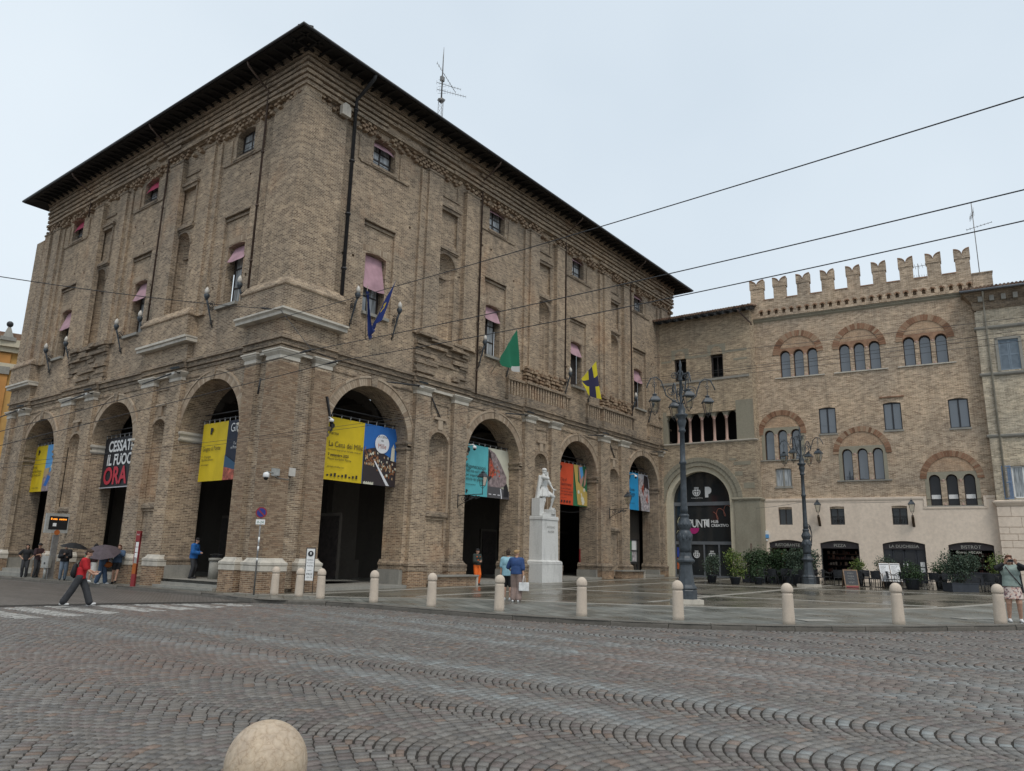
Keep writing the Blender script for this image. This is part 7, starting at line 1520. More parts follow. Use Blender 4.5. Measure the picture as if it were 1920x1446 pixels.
# bus stop display
y = onx(93, -.45); x = -.45; z = gz(x, y); d_, rz = vdir(x, y); T_ = thing('bus_display', 'electronic bus stop display with glowing orange text on a heavy dark post', 'bus stop', (x, y, z), rz+.25)
k = MB(); k.box((-.13, -.09, -.05), (.13, .09, 2.15)); k.build('post', MAT['galv'], T_)
k = MB(); k.prism([(-.56, -.1, 2.25), (.56, -.1, 2.25), (.56, -.1, 3.22), (-.56, -.1, 3.22)], (0,0,0), (0, .22, 0)); k.build('case', MAT['steel_grey'], T_)
k = MB(); k.box((-.42, -.112, 2.42), (.42, -.1, 3.08)); o = k.build('screen', MAT['dark'], T_); MAT['led'] = plain('orange_led', (.6,.2,.02), .5, .02, emit=(1, .32, .03), es=1.6)
text('8 min  centro', .13, MAT['led'], o, (0, -.116, 2.9), (1, 0, 0), (0, 0, 1), 'CENTER', bold=.004); k = MB(); k.box((-.24, -.118, 2.58), (-.08, -.113, 2.74)); k.build('notice', MAT['white_paint'], o); k = MB(); k.prism([(.13*math.cos(t), -.13, 2.28+.13*math.sin(t)) for t in np.linspace(0, 6.28, 14, endpoint=False)], (0,0,0), (0, .02, 0)); k.build('badge', MAT['c_bagorange'], T_)
y = onx(83, -.75); T_ = thing('meter_box', 'small grey electric box on a short post beside the bus display', 'utility box', (-.75, y, gz(-.75, y)), R_(-60)); k = MB(); k.tube([(0, 0, 0), (0, 0, .62)], .07, 8); k.build('post', MAT['steel_grey'], T_); k = MB(); k.box((-.19, -.11, .55), (.19, .11, 1.12)); o = k.build('box', MAT['steel_grey'], T_); k = MB(); k.box((-.15, -.12, .6), (.15, -.111, 1.06)); k.build('door', MAT['steel_grey'], o); k = MB(); k.box((-.04, -.125, .72), (.04, -.121, .82)); k.build('label_plate', MAT['c_charcoal'], o)
y = onx(251, -.95); x = -.95; T_ = thing('bus_totem', 'red and white bus stop post with timetable panels against the brick pier', 'bus stop', (x, y, gz(x, y)), R_(-62))
k = MB(); k.box((-.085, -.06, 0), (.085, .06, .95)); k.build('foot', MAT['sign_red'], T_); k = MB(); k.box((-.085, -.0605, .52), (.085, .0605, .95)); k.build('orange_band', MAT['c_bagorange'], T_)
k = MB(); k.box((-.095, -.05, .96), (-.07, .05, 2.2)); k.box((.07, -.05, .96), (.095, .05, 2.2)); k.build('frame', MAT['sign_red'], T_); k = MB(); k.box((-.095, -.06, 1.86), (.095, .06, 2.3)); o = k.build('head', MAT['sign_red'], T_); text('BUS', .075, MAT['white_paint'], o, (0, -.064, 2.12), (1, 0, 0), (0, 0, 1), 'CENTER')
for i in range(4): k = MB(); k.box((-.068, -.045, .97+i*.222), (.068, .045, 1.165+i*.222)); k.build('timetable', MAT['steel_grey' if i == 0 else 'white_paint'], T_)
# bin, bicycle in the nearest street arch
T_ = thing('litter_bin', 'round grey stone litter bin inside the nearest street side arch', 'bin', (1.55, 5.55, .36)); k = MB(); k.lathe([(.24, 0), (.24, .78)], n=18); k.build('body', MAT['grey_stone'], T_); k = MB(); k.lathe([(.28, .78), (.28, .88), (.2, .9), (.2, .86)], n=18); k.build('rim', MAT['grey_stone'], T_)
T_ = thing('bicycle', 'dark bicycle with a front basket standing in the shade of the street side arch', 'bicycle', (2.3, 6.6, .36), R_(70))
for s in (-.52, .52):
    k = MB(); k.tube([(s+.33*math.cos(a), 0, .35+.33*math.sin(a)) for a in np.linspace(0, 6.2832, 26)], .018, 6); o = k.build('wheel', MAT['iron'], T_); k = MB()
    for a in range(8): k.tube([(s, 0, .35), (s+.32*math.cos(a*.785), 0, .35+.32*math.sin(a*.785))], .003, 4)
    k.build('spokes', MAT['galv'], o)
k = MB(); k.tube([(-.52, 0, .35), (-.2, 0, .85), (.38, 0, .88), (-.1, 0, .32), (-.52, 0, .35)], .018, 6); k.tube([(.38, 0, .98), (.52, 0, .35)], .018, 6); k.tube([(-.1, 0, .32), (-.2, 0, .95)], .016, 6); k.build('frame', MAT['c_maroon'], T_)
k = MB(); k.tube([(.3, -.27, 1.02), (.4, -.1, 1.05), (.4, .1, 1.05), (.3, .27, 1.02)], .013, 6); k.build('handlebar', MAT['galv'], T_); k = MB(); k.ellip((-.22, 0, .97), (.13, .08, .04), 10, 6); k.build('saddle', MAT['iron'], T_); k = MB(); k.box((.45, -.16, .78), (.72, .16, 1.0)); k.build('basket', MAT['iron'], T_)
# things fixed to the corner pier
T_ = thing('security_camera', 'white dome security camera on an arm at the corner pier', 'camera', (.05, -.02, 4.5)); k = MB(); k.tube([(.15, 0, .05), (-.2, -.2, .02), (-.42, -.33, .02)], .025, 6); k.tube([(.3, .0, -.12), (.1, -.18, -.1), (-.2, -.3, -.08)], .018, 6); k.box((.0, -.06, -.05), (.35, .02, .22)); k.build('arm', MAT['steel_grey'], T_); k = MB(); k.lathe([(.05, -.02), (.11, -.06), (.12, -.2), (.1, -.22)], (-.44, -.34, .02), 12); k.build('housing', MAT['white_paint'], T_); k = MB(); k.ellip((-.44, -.34, -.22), (.085,)*3, 10, 8); k.build('dome', MAT['dark'], T_)
T_ = thing('junction_box', 'small square beige junction box on the front of the corner pier', 'utility box', (1.0, .2, 4.65)); k = MB(); k.box((-.15, -.25, -.15), (.15, 0, .17)); k.build('box', MAT['globe'], T_); k = MB(); k.tube([(-.12, -.21, -.12), (-.12, -.21, -.3), (-.7, -.22, -.28)], .015, 5); k.build('conduit', MAT['galv'], T_)
T_ = thing('siren_box', 'white siren box high on the corner of the palace under the eave', 'alarm box', (2.12, -.02, 21.2)); k = MB(); k.prism([(-.24, 0, -.3), (.24, 0, -.3), (.24, 0, .15), (.12, 0, .3), (-.12, 0, .3), (-.24, 0, .15)], (0,0,0), (0, -.2, 0)); k.build('box', MAT['white_stone'], T_)
for u, z, lab in ((8.2, 6.75, None),): pass
def dome(loc, lab): T_ = thing('security_camera', lab, 'camera', loc); k = MB(); k.tube([(0, 0, .1), (0, -.3, .12), (0, -.42, .05)], .03, 6); k.build('arm', MAT['white_paint'], T_); k = MB(); k.lathe([(.04, .05), (.1, 0), (.1, -.1)], (0, -.44, 0), 10); k.build('housing', MAT['white_paint'], T_); k = MB(); k.ellip((0, -.44, -.12), (.075,)*3, 8, 6); k.build('dome', MAT['dark'], T_)
dome((2.62, .25, 7.0), 'white dome camera beside the top of the yellow front banner'); dome((11.6, .0, 7.0), 'white dome camera beside the top of the turquoise banner'); dome((28.75, .0, 7.2), 'white dome camera beside the blue banner')
# notices in the arches
MAT['y_poster'] = plain('yellow_poster', (.62,.47,.02), .6, .06)
T_ = thing('yellow_notice', 'yellow printed notice hanging inside the nearest front arch', 'poster', (3.5, 1.6, 2.55)); k = MB(); k.box((-.42, 0, -.1), (.30, .02, 1.05)); k.build('sheet', MAT['y_poster'], T_); text('PARMA\nESTATE', .17, MAT['black_print'], T_, (-.36, -.006, .78), (1,0,0), (0,0,1)); text('eventi', .12, MAT['black_print'], T_, (-.36, -.006, .35), (1,0,0), (0,0,1)); k = MB(); k.box((-.36, -.006, .02), (-.18, -.001, .2)); k.build('picture', MAT['c_maroon'], T_); text('2025', .3, MAT['black_print'], T_, (.24, -.006, .1), (0,0,1), (-1,0,0))
T_ = thing('yellow_notice', 'dim yellow framed poster on the back wall behind the statue arch', 'poster', (23.6, 6.4, 2.2)); k = MB(); k.box((-.5, 0, 0), (.5, .05, 1.4)); k.build('frame', MAT['iron'], T_); k = MB(); k.box((-.44, -.01, .06), (.44, 0, 1.34)); k.build('sheet', MAT['y_poster'], T_)
T_ = thing('hose_reel', 'red fire hose coil hanging at the edge of the third front arch', 'fire hose', (25.0, 1.4, 1.75)); k = MB()
for i in range(4): k.tube([((.2+.03*i)*math.cos(t), -.03*i, (.24+.03*i)*math.sin(t)) for t in np.linspace(0, 6.28, 20)], .03, 6)
k.tube([(.1, -.05, -.25), (.05, -.05, -.7), (-.1, -.05, -1.0)], .03, 6); k.build('coil', MAT['sign_red'], T_); k = MB(); k.box((-.35, .02, -.5), (.35, .12, .45)); k.build('cabinet', MAT['sign_red'], T_)
T_ = thing('display_case', 'black framed display case with posters in the last front arch', 'display case', (31.1, 1.5, .55)); k = MB(); 
for a, b, c, d in ((-1.5, -1.4, .0, 2.5), (1.4, 1.5, 0, 2.5), (-1.5, 1.5, 2.4, 2.5), (-1.5, 1.5, .75, .9), (-1.5, 1.5, 1.65, 1.7)): k.box((a, 0, c), (b, .1, d))
k.build('frame', MAT['iron'], T_); k = MB(); k.box((-1.4, .05, .9), (1.4, .09, 2.4)); k.build('back_panel', MAT['steel_grey'], T_); rg = random.Random(4)
for i in range(4):
    for j in range(2): k = MB(); a = -1.3+i*.66; c = .95+j*.77; k.box((a, .035, c), (a+.56, .045, c+.66)); k.build('poster', MAT[rg.choice(['white_paint', 'b_lace', 'c_charcoal', 'b_green', 'b_mauve', 'b_sky2'])], T_)
k = MB(); k.box((28.6, 1.9, .5), (33.6, 2.0, 6.6)); k.build('plaster_screen', MAT['plaster_shaded'], PAL)
# stone benches at the piers
for x0, x1, lab in ((8.9, 11.9, 'long low stone bench at the pier between the first two front arches'), (26.2, 29.4, 'long low stone bench at the last pier before the gate tower')):
    zc = gz((x0+x1)/2, -.5); T_ = thing('stone_bench', lab, 'bench', ((x0+x1)/2, -.45, zc)); L_ = (x1-x0)/2; k = MB(); k.box((-L_, -.3, .44), (L_, .3, .52)); k.build('seat', MAT['grey_stone'], T_)
    k = MB(); k.box((-L_+.1, -.2, 0), (L_-.15, .28, .437)); k.build('brick_base', MAT['brick_low'], T_); k = MB(); k.box((L_-.14, -.27, 0), (L_-.02, .28, .437)); k.build('end_stone', MAT['white_stone'], T_)
# drains and covers
def grate(x, y, rz, w, h, zoff, lab, nm='drain_grate'):
    T_ = thing(nm, lab, 'drain', (x, y, gz(x, y)+zoff), rz); k = MB()
    for a, b, c, d in ((-w, w, -h, -h+.04), (-w, w, h-.04, h), (-w, -w+.04, -h+.04, h-.04), (w-.04, w, -h+.04, h-.04)): k.box((a, c, 0), (b, d, .028))
    k.build('frame', MAT['galv'], T_); n = int((2*w-.1)/.07)
    for i in range(n): u = -w+.06+i*.07; k = MB(); k.box((u, -h+.045, .004), (u+.035, h-.045, .024)); k.build('bar', MAT['galv'], T_)
grate(-1.55, -18.0, R_(72), .42, .25, RZ+.0, 'iron drain grate in the cobbles near the kerb, left of the two'); grate(-.75, -21.8, R_(80), .36, .22, RZ, 'iron drain grate in the cobbles at the right')
for x, y, lab in ((3.75, -18.9, 'square stone inspection cover in the granite pavement near the far bollards'), (7.6, -22.0, 'square inspection cover in the pavement beside the rightmost bollard')):
    T_ = thing('inspection_cover', lab, 'cover', (x, y, gz(x, y)+.006), R_(-40)); k = MB(); k.box((-.45, -.3, 0), (.45, .3, .012)); k.build('lid', MAT['grey_stone'], T_)
for x, y, lab in ((-7.2, -15.2, 'scrap of white litter on the pale wheel track in the road'), (-4.0, -19.9, 'small white scrap of paper on the cobbles right of centre'), (-3.2, -20.4, 'tiny white paper scrap on the cobbles nearer the drain'), (6.6, -23.2, 'crumpled white paper on the pavement by the rightmost bollard')):
    k = MB(); rg = random.Random(int(x*100)); k.add([(rg.uniform(-.05, .05), rg.uniform(-.04, .04), rg.uniform(0, .03)) for _ in range(6)], [(0,1,2), (1,2,3), (2,3,4), (3,4,5), (0,2,5)]); o = k.build('paper_scrap', MAT['white_paint'], None, label=lab, cat='litter'); o.location = (x, y, gz(x, y)+(RZ+.02 if x < 5 else .012))
k = MB(); k.ellip((0, 0, 0), (.07, .05, .02), 8, 5); o = k.build('leaf_litter', MAT['sign_red'], None, label='small red scrap on the cobbles at the far left', cat='litter'); o.location = (-11.9, -8.9, gz(-11.9, -8.9)+RZ+.025)
# ------------------------------------------------------------------ plants
def leaf_mat(name, a, b, c):
    return pieces(name, [(0, a), (.5, b), (1, c)], .55, 0, 10, .2, .35)
MAT['leaf'] = leaf_mat('dark_leaf', (.018,.036,.016), (.035,.065,.026), (.06,.105,.04)); MAT['leaf2'] = leaf_mat('fresh_leaf', (.035,.06,.018), (.08,.13,.03), (.20,.24,.04)); MAT['leaf3'] = leaf_mat('grey_green_leaf', (.03,.05,.035), (.055,.085,.055), (.09,.12,.075))
MAT['pot'] = plain('anthracite_pot', (.035,.04,.05), .6, .1); MAT['twig'] = plain('twig', (.06,.042,.028), .8, .2)
def foliage(vol, n, size, seed, droop=.2):
    """leaf-sized faces in clumps inside a list of ellipsoids (centre, radii)"""
    r = np.random.default_rng(seed); mb = MB(); W_ = np.array([a[1][0]*a[1][1]*a[1][2] for a in vol])**.66; W_ = W_/W_.sum()
    nc = max(6, n//14); cl = []
    for i in r.choice(len(vol), nc, p=W_):
        c, rad = vol[i]; d = r.normal(size=3); d /= np.linalg.norm(d); q = r.uniform(.45, 1.06)**.6; cl.append(np.array(c)+d*np.array(rad)*q)
    for i in range(n):
        c = cl[r.integers(nc)]+r.normal(0, size*1.3, 3); a = r.normal(size=3); a[2] -= droop; a /= np.linalg.norm(a); b = np.cross(a, r.normal(size=3)); b /= np.linalg.norm(b); s = size*r.uniform(.6, 1.35); w_ = s*.32
        mb.add([c, c+a*s*.5+b*w_, c+a*s, c+a*s*.5-b*w_], [(0, 1, 2, 3)])
    return mb
def plant(name, lab, x, y, vol, n, size, seed, mat, pot, group=None, stem=True):
    T_ = thing(name, lab, 'plant', (x, y, gz(x, y)), random.uniform(0, .2)*0, group); foliage(vol, n, size, seed).build('foliage', MAT[mat], T_)
    k = MB(); zt = max(c[2] for c, r in vol); rg_ = random.Random(seed)
    for i in range(6 if stem else 3):
        c, r = vol[rg_.randrange(len(vol))]; k.tube([(rg_.uniform(-.08, .08), rg_.uniform(-.08, .08), .2), (c[0]*.5+rg_.uniform(-.1, .1), c[1]*.5, c[2]*.6), (c[0]+rg_.uniform(-r[0], r[0])*.5, c[1]+rg_.uniform(-r[1], r[1])*.5, c[2]+r[2]*.5)], [.022, .015, .006], 5)
    k.build('stems', MAT['twig'], T_); k = MB()
    if pot[0] == 'round': _, r, h = pot; k.lathe([(r*.72, 0), (r*.98, h*.9), (r*1.06, h*.92), (r*1.06, h), (r*.92, h), (r*.9, h*.85), (0, h*.85)], n=18)
    else:
        _, a, b, h = pot; k.box((-a, -b, 0), (a, b, h-.03)); k.box((-a-.02, -b-.02, h-.03), (a+.02, b+.02, h))
    k.build('pot', MAT['pot'], T_); return T_
r_cam = math.atan2(25.9+17.35, 0)
T_ = plant('planter_hedge', 'tall bushy green shrub in a long grey planter at the right of the café', 25.9, -19.5, [((0, 0, .95), (.5, .5, .5)), ((-.35, .25, 1.4), (.45, .4, .4)), ((.3, -.25, 1.4), (.45, .4, .38)), ((0, 0, 1.3), (.55, .5, .42)), ((.5, -.55, 1.45), (.3, .3, .25))], 3800, .085, 11, 'leaf3', ('box', .75, .3, .42)); T_.rotation_euler = (0, 0, R_(-40))
plant('olive_shrub', 'loose dark shrub in a pot in front of the glass doors', 25.5, -7.0, [((0, 0, .9), (.45, .45, .6)), ((.15, 0, 1.3), (.35, .35, .3))], 1500, .08, 12, 'leaf3', ('round', .3, .45))
plant('yellow_green_shrub', 'yellow green shrub in a pot beside the right door jamb of the gate', 24.6, -8.75, [((0, 0, 1.25), (.5, .5, .5)), ((.1, -.1, .7), (.4, .4, .3)), ((-.1, .1, 1.55), (.35, .35, .22))], 2100, .085, 13, 'leaf2', ('round', .3, .4))
plant('camellia_hedge', 'leftmost dark glossy hedge plant against the gate pier', 28.9, -8.5, [((0, 0, 1.2), (.75, .85, .6)), ((0, .3, 1.5), (.5, .5, .35)), ((0, 0, .6), (.75, .8, .4)), ((.2, -.3, 1.45), (.5, .5, .4))], 5200, .10, 14, 'leaf', ('box', .45, .8, .45))
plant('camellia_hedge', 'dark hedge plant in the middle below RISTORANTE', 28.9, -9.9, [((0, 0, 1.2), (.7, .85, .6)), ((0, -.2, 1.5), (.5, .5, .33)), ((0, 0, .6), (.75, .8, .4)), ((.2, .3, 1.45), (.5, .5, .4))], 5200, .10, 15, 'leaf', ('box', .45, .8, .45))
plant('camellia_hedge', 'greener hedge plant just left of the far street lamp base', 28.4, -11.3, [((0, 0, 1.2), (.7, .85, .7)), ((0, .1, 1.65), (.55, .6, .35)), ((0, 0, .6), (.75, .8, .4)), ((.1, -.4, 1.5), (.5, .5, .4))], 5200, .10, 16, 'leaf3', ('box', .45, .8, .45))
plant('low_shrub', 'low pale leaved plant at the foot of the far street lamp', 26.4, -11.6, [((0, 0, .75), (.28, .28, .22))], 420, .08, 17, 'leaf3', ('round', .28, .6))
plant('round_shrub', 'clipped round shrub behind the white menu board', 29.8, -15.5, [((0, 0, 1.15), (.5, .5, .42))], 1500, .075, 18, 'leaf3', ('round', .32, .75))
plant('round_shrub', 'round dark shrub right of the white menu board', 26.3, -17.35, [((0, 0, .9), (.5, .5, .38)), ((0, 0, .62), (.35, .35, .2))], 1700, .075, 19, 'leaf', ('round', .36, .55))
plant('round_shrub', 'small clipped shrub left of the tall planter shrub', 28.6, -18.3, [((0, 0, 1.05), (.42, .42, .33))], 1200, .07, 20, 'leaf', ('round', .32, .75))
plant('potted_shrub', 'light green shrub behind the woman at the right edge', 29.5, -20.9, [((0, 0, 1.2), (.55, .55, .5)), ((.1, -.3, .85), (.4, .4, .3))], 1600, .085, 21, 'leaf2', ('round', .34, .5))
plant('potted_shrub', 'small yellow green shrub behind the folding chalk board', 29.6, -14.0, [((0, 0, 1.0), (.4, .4, .35))], 800, .08, 22, 'leaf2', ('round', .3, .6))
plant('potted_shrub', 'dark spiky plant beside the tower pier between the two pots', 25.6, -9.7, [((0, 0, .7), (.3, .3, .3))], 500, .085, 23, 'leaf', ('round', .26, .4))
# ------------------------------------------------------------------ café furniture
MAT['rattan'] = plain('dark_woven_seat', (.026,.028,.032), .7, .25, 14)
def cafe_chair():
    T_ = thing('cafe_chair', 'dark woven café chair outside the restaurant', 'chair', (0, 0, 0)); k = MB(); k.box((-.23, -.22, .43), (.23, .22, .47)); k.build('seat', MAT['rattan'], T_)
    k = MB(); k.grid(lambda s, t: ((s-.5)*.46, .22+.06*t-.05*abs(2*s-1), .5+.36*t), 6, 4); k.build('backrest', MAT['rattan'], T_)
    for sx in (-1, 1):
        for sy in (-1, 1): k = MB(); k.tube([(sx*.21, sy*.2, .45), (sx*.235, sy*.24, 0)], .014, 6); k.build('leg', MAT['iron'], T_)
        k = MB(); k.tube([(sx*.24, .22, .84), (sx*.25, .0, .68), (sx*.25, -.2, .66), (sx*.23, -.21, .45)], .014, 6); k.build('armrest', MAT['iron'], T_)
    return T_
def cafe_table():
    T_ = thing('cafe_table', 'small square dark café table outside the restaurant', 'table', (0, 0, 0)); k = MB(); k.box((-.34, -.34, .71), (.34, .34, .74)); k.build('top', MAT['black_paint'], T_); k = MB(); k.tube([(0, 0, .03), (0, 0, .71)], .03, 8); k.build('column', MAT['iron'], T_); k = MB(); k.box((-.25, -.03, 0), (.25, .03, .03)); k.box((-.03, -.25, 0), (.03, .25, .0299)); k.build('foot', MAT['iron'], T_); return T_
seats = [(27.3, -8.6, 'left'), (27.2, -10.2, 'left'), (27.0, -11.9, 'left'), (28.6, -13.2, 'mid'), (28.3, -14.6, 'mid'), (27.9, -15.5, 'mid'), (27.2, -16.9, 'mid'), (27.3, -18.5, 'right'), (27.6, -20.6, 'right'), (30.6, -17.0, 'right')]
CH, TA_ = cafe_chair(), cafe_table(); used = [False, False]
rows = {'left': 'in front of the dark hedge', 'mid': 'between the far street lamp and the menu board', 'right': 'right of the menu board'}
rg = random.Random(12)
for i, (x, y, w_) in enumerate(seats):
    n_ = ('first', 'second', 'third', 'fourth', 'fifth', 'sixth', 'seventh', 'eighth', 'ninth', 'tenth')[i]
    lt = n_+' dark café table from the left, '+rows[w_]
    t = TA_ if i == 0 else dup(TA_, (0, 0, 0)); t.location = (x, y, gz(x, y)); t.rotation_euler = (0, 0, rg.uniform(-.2, .2)); tag(t, lt, 'table', 'café tables outside the restaurant')
    for j, a in enumerate((0, math.pi/2+.0, math.pi, -math.pi/2)[:4 if i % 3 else 3]):
        c = CH if not used[0] else dup(CH, (0, 0, 0)); used[0] = True; a += rg.uniform(-.25, .25); d = .62+rg.uniform(0, .12); cx_, cy_ = x+d*math.sin(-a)*1, y+d*math.cos(a); c.location = (cx_, cy_, gz(cx_, cy_)); c.rotation_euler = (0, 0, a); tag(c, 'dark woven café chair on the '+('far left', 'near left', 'near right', 'far right')[j]+' side of the '+n_+' café table', 'chair', 'café chairs outside the restaurant')
# chalk board and menu stand
x, y = 26.0, -14.45; T_ = thing('chalkboard', 'wooden folding chalk board with a red footer on the wet square', 'sign', (x, y, gz(x, y)), R_(-62)); MAT['oak'] = plain('oak_frame', (.20,.125,.075), .6, .2); MAT['chalk'] = plain('faint_chalk', (.22,.21,.19), .8, .2)
for s in (-1, 1):
    M_ = Matrix.Rotation(s*R_(20), 4, 'X'); off = Vector((0, -s*.34, 0)); k = MB()
    for a, b, c, d in ((-.36, -.31, 0, .98), (.31, .36, 0, .98), (-.31, .31, .92, .98), (-.31, .31, .10, .15)): k.box((a, -.015, c), (b, .015, d))
    k.tf(Matrix.Translation(off) @ Matrix.Rotation(-s*R_(20), 4, 'X')); o = k.build('frame', MAT['oak'], T_); k = MB(); k.box((-.31, -.008, .15), (.31, .008, .92)); k.tf(Matrix.Translation(off) @ Matrix.Rotation(-s*R_(20), 4, 'X')); k.build('board', MAT['black_paint'], o)
    if s == 1:
        k = MB(); k.box((-.30, -.018, .02), (.30, -.008, .1)); k.tf(Matrix.Translation(off) @ Matrix.Rotation(-R_(20), 4, 'X')); k.build('footer', MAT['sign_red'], o)
        for st, zz, q in (('menu', .75, .14), ('PIZZA', .58, .12), ('PASTA', .44, .12), ('VINO', .24, .14)): R3 = Matrix.Rotation(-R_(20), 3, 'X'); text(st, q, MAT['chalk'], o, off+R3 @ Vector((0, -.011, zz)), (1, 0, 0), R3 @ Vector((0, 0, 1)), 'CENTER')
x, y = 27.5, -16.2; T_ = thing('menu_stand', 'white two page menu board leaning back on an easel', 'sign', (x, y, gz(x, y)), R_(-58)); R3 = Matrix.Rotation(-R_(16), 3, 'X'); R4 = R3.to_4x4()
k = MB(); k.box((-.55, .0, .32), (.55, .02, 1.34)); k.tf(R4); o = k.build('board', MAT['oak'], T_)
for s in (-1, 1):
    k = MB(); a, b = sorted((s*.02, s*.53)); k.box((a, -.012, .34), (b, -.001, 1.32)); k.tf(R4); pg = k.build('page', MAT['white_paint'], o)
    k = MB(); k.box((a+.02, -.02, 1.24), (b-.02, -.013, 1.27)); k.tf(R4); k.build('clip', MAT['iron'], pg)
    for i in range(11): text(('antipasti 12', 'primi piatti', 'tortelli 11', 'anolini 12', 'secondi 16', 'contorni 5', 'dolci 6', 'vini rossi', 'acqua 2', 'caffè 2', 'coperto 2')[i], .062, MAT['c_charcoal'], pg, R3 @ Vector((a+.06, -.016, 1.14-i*.07)), (1, 0, 0), R3 @ Vector((0, 0, 1)))
for s in (-1, 1): k = MB(); k.tube([R3 @ Vector((s*.42, .03, 1.2)), (s*.48, -.04, .02)], .018, 6); k.tube([R3 @ Vector((s*.3, .04, 1.2)), (s*.34, .62, .02)], .018, 6); k.build('leg', MAT['oak'], T_)
# small fittings on the plaster wall
def onB(s, z, w_): r = R_(-90-BB); return Vector((35.3, -6.7, 0))+Vector((math.cos(r), math.sin(r), 0))*s+Vector((math.sin(r), -math.cos(r), 0))*w_+Vector((0, 0, z))
T_ = thing('alarm_box', 'white and blue alarm box at the left end of the beige plaster wall', 'alarm box', onB(.28, 3.5, .08), R_(-90-BB)); k = MB(); k.box((-.16, -.12, 0), (.16, 0, .25)); k.build('cover', MAT['white_paint'], T_); k = MB(); k.box((-.16, -.12, -.25), (.16, 0, -.003)); k.build('blue_cover', MAT['b_sky2'], T_); k = MB(); k.tube([(-.25, -.03, .3), (-.3, -.1, 0), (-.5, -.05, -.2)], .02, 5); k.build('cable', MAT['iron'], T_)
T_ = thing('sensor', 'small white sensor above the left end of the RISTORANTE front', 'sensor', onB(.30, 3.1, .08), R_(-90-BB)); k = MB(); k.ellip((0, -.06, 0), (.07, .06, .08), 10, 6); k.build('body', MAT['white_paint'], T_)
p_ = Vector((31.5, -6.0, 0)); T_ = thing('iron_post', 'slim dark post standing before the gate pier', 'post', (30.5, -7.6, gz(30.5, -7.6))); k = MB(); k.tube([(0, 0, 0), (0, 0, 2.25)], .05, 8); k.build('shaft', MAT['rust'], T_); k = MB(); k.ellip((0, 0, 2.27), (.06, .06, .05), 8, 6); k.build('knob', MAT['rust'], T_)
# ------------------------------------------------------------------ antennas on the roofs
def yagi(k, c, ax, cr, L, n, w):
    c, ax, cr = Vector(c), Vector(ax).normalized(), Vector(cr).normalized(); k.tube([c-ax*L*.3, c+ax*L*.7], .018, 5)
    for i in range(n): q = c+ax*(L*(i/(n-1)-.3)); k.tube([q-cr*w*(1-.4*i/n), q+cr*w*(1-.4*i/n)], .011, 4)
T_ = thing('antenna_mast', 'tall lattice antenna mast with several aerials on the palace roof', 'antenna', (16.68, 8, 26.5)); k = MB()
for a in range(3): t = a*2.094; k.tube([(.2*math.cos(t), .2*math.sin(t), -.5), (.2*math.cos(t), .2*math.sin(t), 6.3)], .018, 5)
for i in range(16):
    for a in range(3): t, u = a*2.094, (a+1)*2.094; k.tube([(.2*math.cos(t), .2*math.sin(t), i*.4), (.2*math.cos(u), .2*math.sin(u), i*.4+.4)], .009, 4)
k.build('lattice', MAT['galv'], T_); k = MB(); k.tube([(0, 0, 6.0), (0, 0, 9.7), (.02, 0, 10.5)], [.06, .035, .012], 6); k.lathe([(.3, 6.25), (.1, 6.05)], n=6); k.build('mast', MAT['galv'], T_); k = MB(); yagi(k, (0, 0, 8.5), (.7, -.2, -.75), (.6, .7, .4), 2.3, 11, .42); yagi(k, (.2, 0, 7.6), (1, -.4, .08), (0, 0, 1), 1.9, 9, .16); yagi(k, (.3, -.1, 7.05), (1, -.5, .05), (0, 0, 1), 2.2, 12, .18); yagi(k, (0, 0, 7.1), (-.3, -.2, .7), (.6, -.8, 0), .9, 5, .3); k.box((-.14, -.1, 7.75), (.14, .1, 8.1)); k.build('aerials', MAT['galv'], T_)
p_ = onB(14.5, 20.1, -1.0); T_ = thing('antenna_mast', 'thin leaning antenna mast on the end block of the battlements', 'antenna', p_); k = MB(); k.tube([(0, 0, -1.2), (0, 0, 5.4)], .028, 6); k.build('mast', MAT['galv'], T_); k = MB(); yagi(k, (0, 0, 4.6), (1, .3, 0), (0, 0, 1), 1.2, 6, .3); yagi(k, (0, 0, 3.6), (-.2, -1, .05), (1, 0, 0), 1.5, 8, .2); k.build('aerials', MAT['galv'], T_)
p_ = onB(11.0, 19.5, -1.6); T_ = thing('antenna_mast', 'small branched aerial seen between two battlements', 'antenna', p_); k = MB(); k.tube([(0, 0, 0), (0, 0, 2.5)], .024, 6); k.build('mast', MAT['galv'], T_); k = MB(); yagi(k, (0, 0, 2.3), (.3, -1, .1), (0, .2, 1), 1.3, 7, .2); yagi(k, (0, 0, 1.5), (.2, -1, 0), (0, 0, 1), .9, 7, .2); k.build('aerials', MAT['galv'], T_)
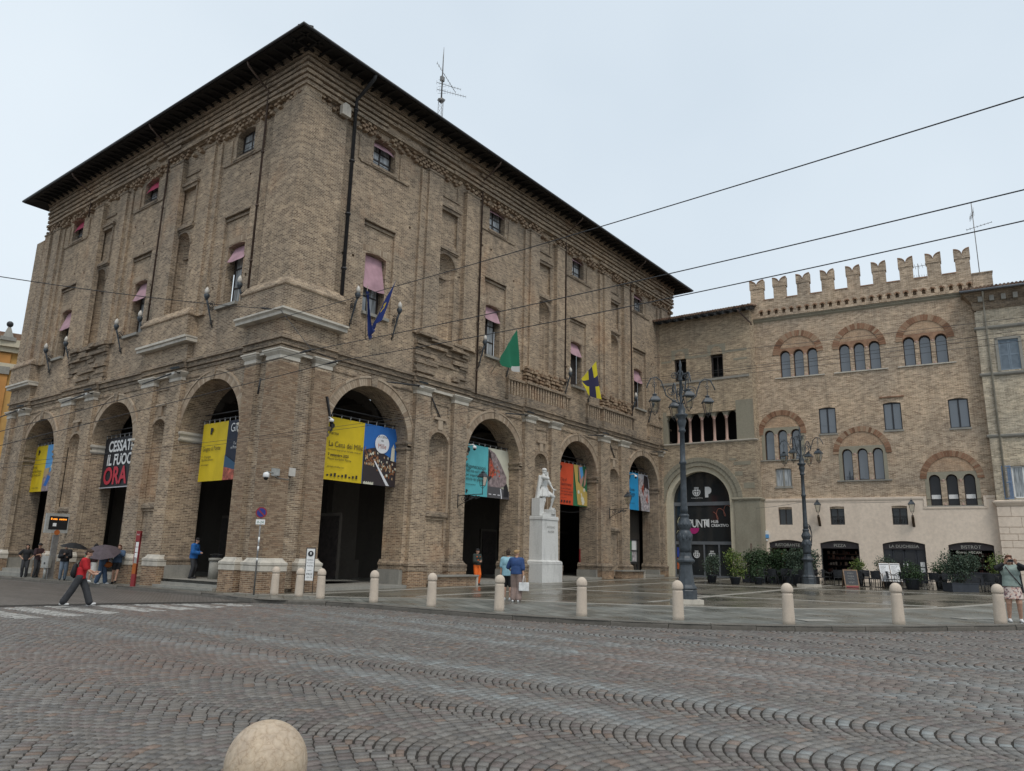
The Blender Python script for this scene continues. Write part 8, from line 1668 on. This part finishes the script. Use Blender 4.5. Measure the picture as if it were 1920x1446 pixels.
# ------------------------------------------------------------------ overhead wires
def wire(lab, pts, r=.014, sag=0.0, fit=()):
    P_ = [Vector(p) for p in pts]; o = P_[0]; L_ = []
    for a, b in zip(P_, P_[1:]):
        for i in range(24): t = i/24; L_.append(a.lerp(b, t)-o-Vector((0, 0, sag*4*t*(1-t))))
    L_.append(P_[-1]-o); T_ = thing('overhead_wire', lab, 'cable', o); MB().tube(L_, r, 6).build('wire', MAT['iron'], T_)
    for f in fit:
        q = P_[0].lerp(P_[-1], f)-o-Vector((0, 0, sag*4*f*(1-f))); d = (P_[-1]-P_[0]).normalized(); k = MB(); k.tube([q-d*.3, q-d*.12, q+d*.12, q+d*.3], [.014, .04, .04, .014], 6); k.build('insulator', MAT['iron'], T_)
wire('uppermost overhead wire from the palace corner to the top right', (at(525, 596, 30), at(1920, 174, 12.5)+(at(1920, 174, 12.5)-at(525, 596, 30))*.15), .013, .15)
wire('middle overhead wire crossing both palace fronts to the right', (at(-30, 817, 32), at(584, 656, 27.5)), .013, .0, (.985,)); wire('middle overhead wire running right past the palace front', (at(584, 656, 27.5), at(1920, 348, 14)+(at(1920, 348, 14)-at(584, 656, 27.5))*.15), .013, .16)
wire('lower overhead wire running left across the street front', (at(-30, 843, 33), at(634, 677, 27)), .013, 0, (.985,)); wire('lower overhead wire running right towards the battlements', (at(634, 677, 27), at(1920, 406, 15.5)+(at(1920, 406, 15.5)-at(634, 677, 27))*.15), .013, .18)
wire('wire from the far left to the palace corner slab', (at(-30, 514, 24), Vector((-.36, -.2, 10.98))), .013, .12, (.93,)); wire('short wire from the corner slab down to the two span wires', (Vector((-.36, -.2, 10.98)), at(584, 656, 27.5), at(634, 677, 27)), .012, 0)
wire('thin twin wire across the yellow banner, upper', (at(-20, 872, 33), at(616, 802, 29.5), at(985, 747, 36), Vector((24.6, -.3, 9.6))), .007, .05); wire('thin twin wire across the yellow banner, lower', (at(-20, 880, 33), at(616, 808, 29.5), at(1000, 752, 36)), .007, .05)
for i, (a, b, nm) in enumerate((((1226, 671), (1960, 590), 'top'), ((1200, 711), (1960, 613), 'second'), ((1195, 715), (1960, 621), 'third'), ((1195, 721), (1960, 634), 'lowest'))): wire(nm+' of the thin wires in front of the gate tower and the triple windows', (at(*a, 45), at(*b, 38)), .010, .08)
wire('thin wire from the gate pier along the plaster wall', (at(1418, 953, 50), at(1500, 942, 51), at(1690, 941, 50)), .01, .05)
wire('slack thin wire under the orange banner', (F1(20.3, 4.55, -.8), F1(24.7, 4.75, -.8)), .012, .28)
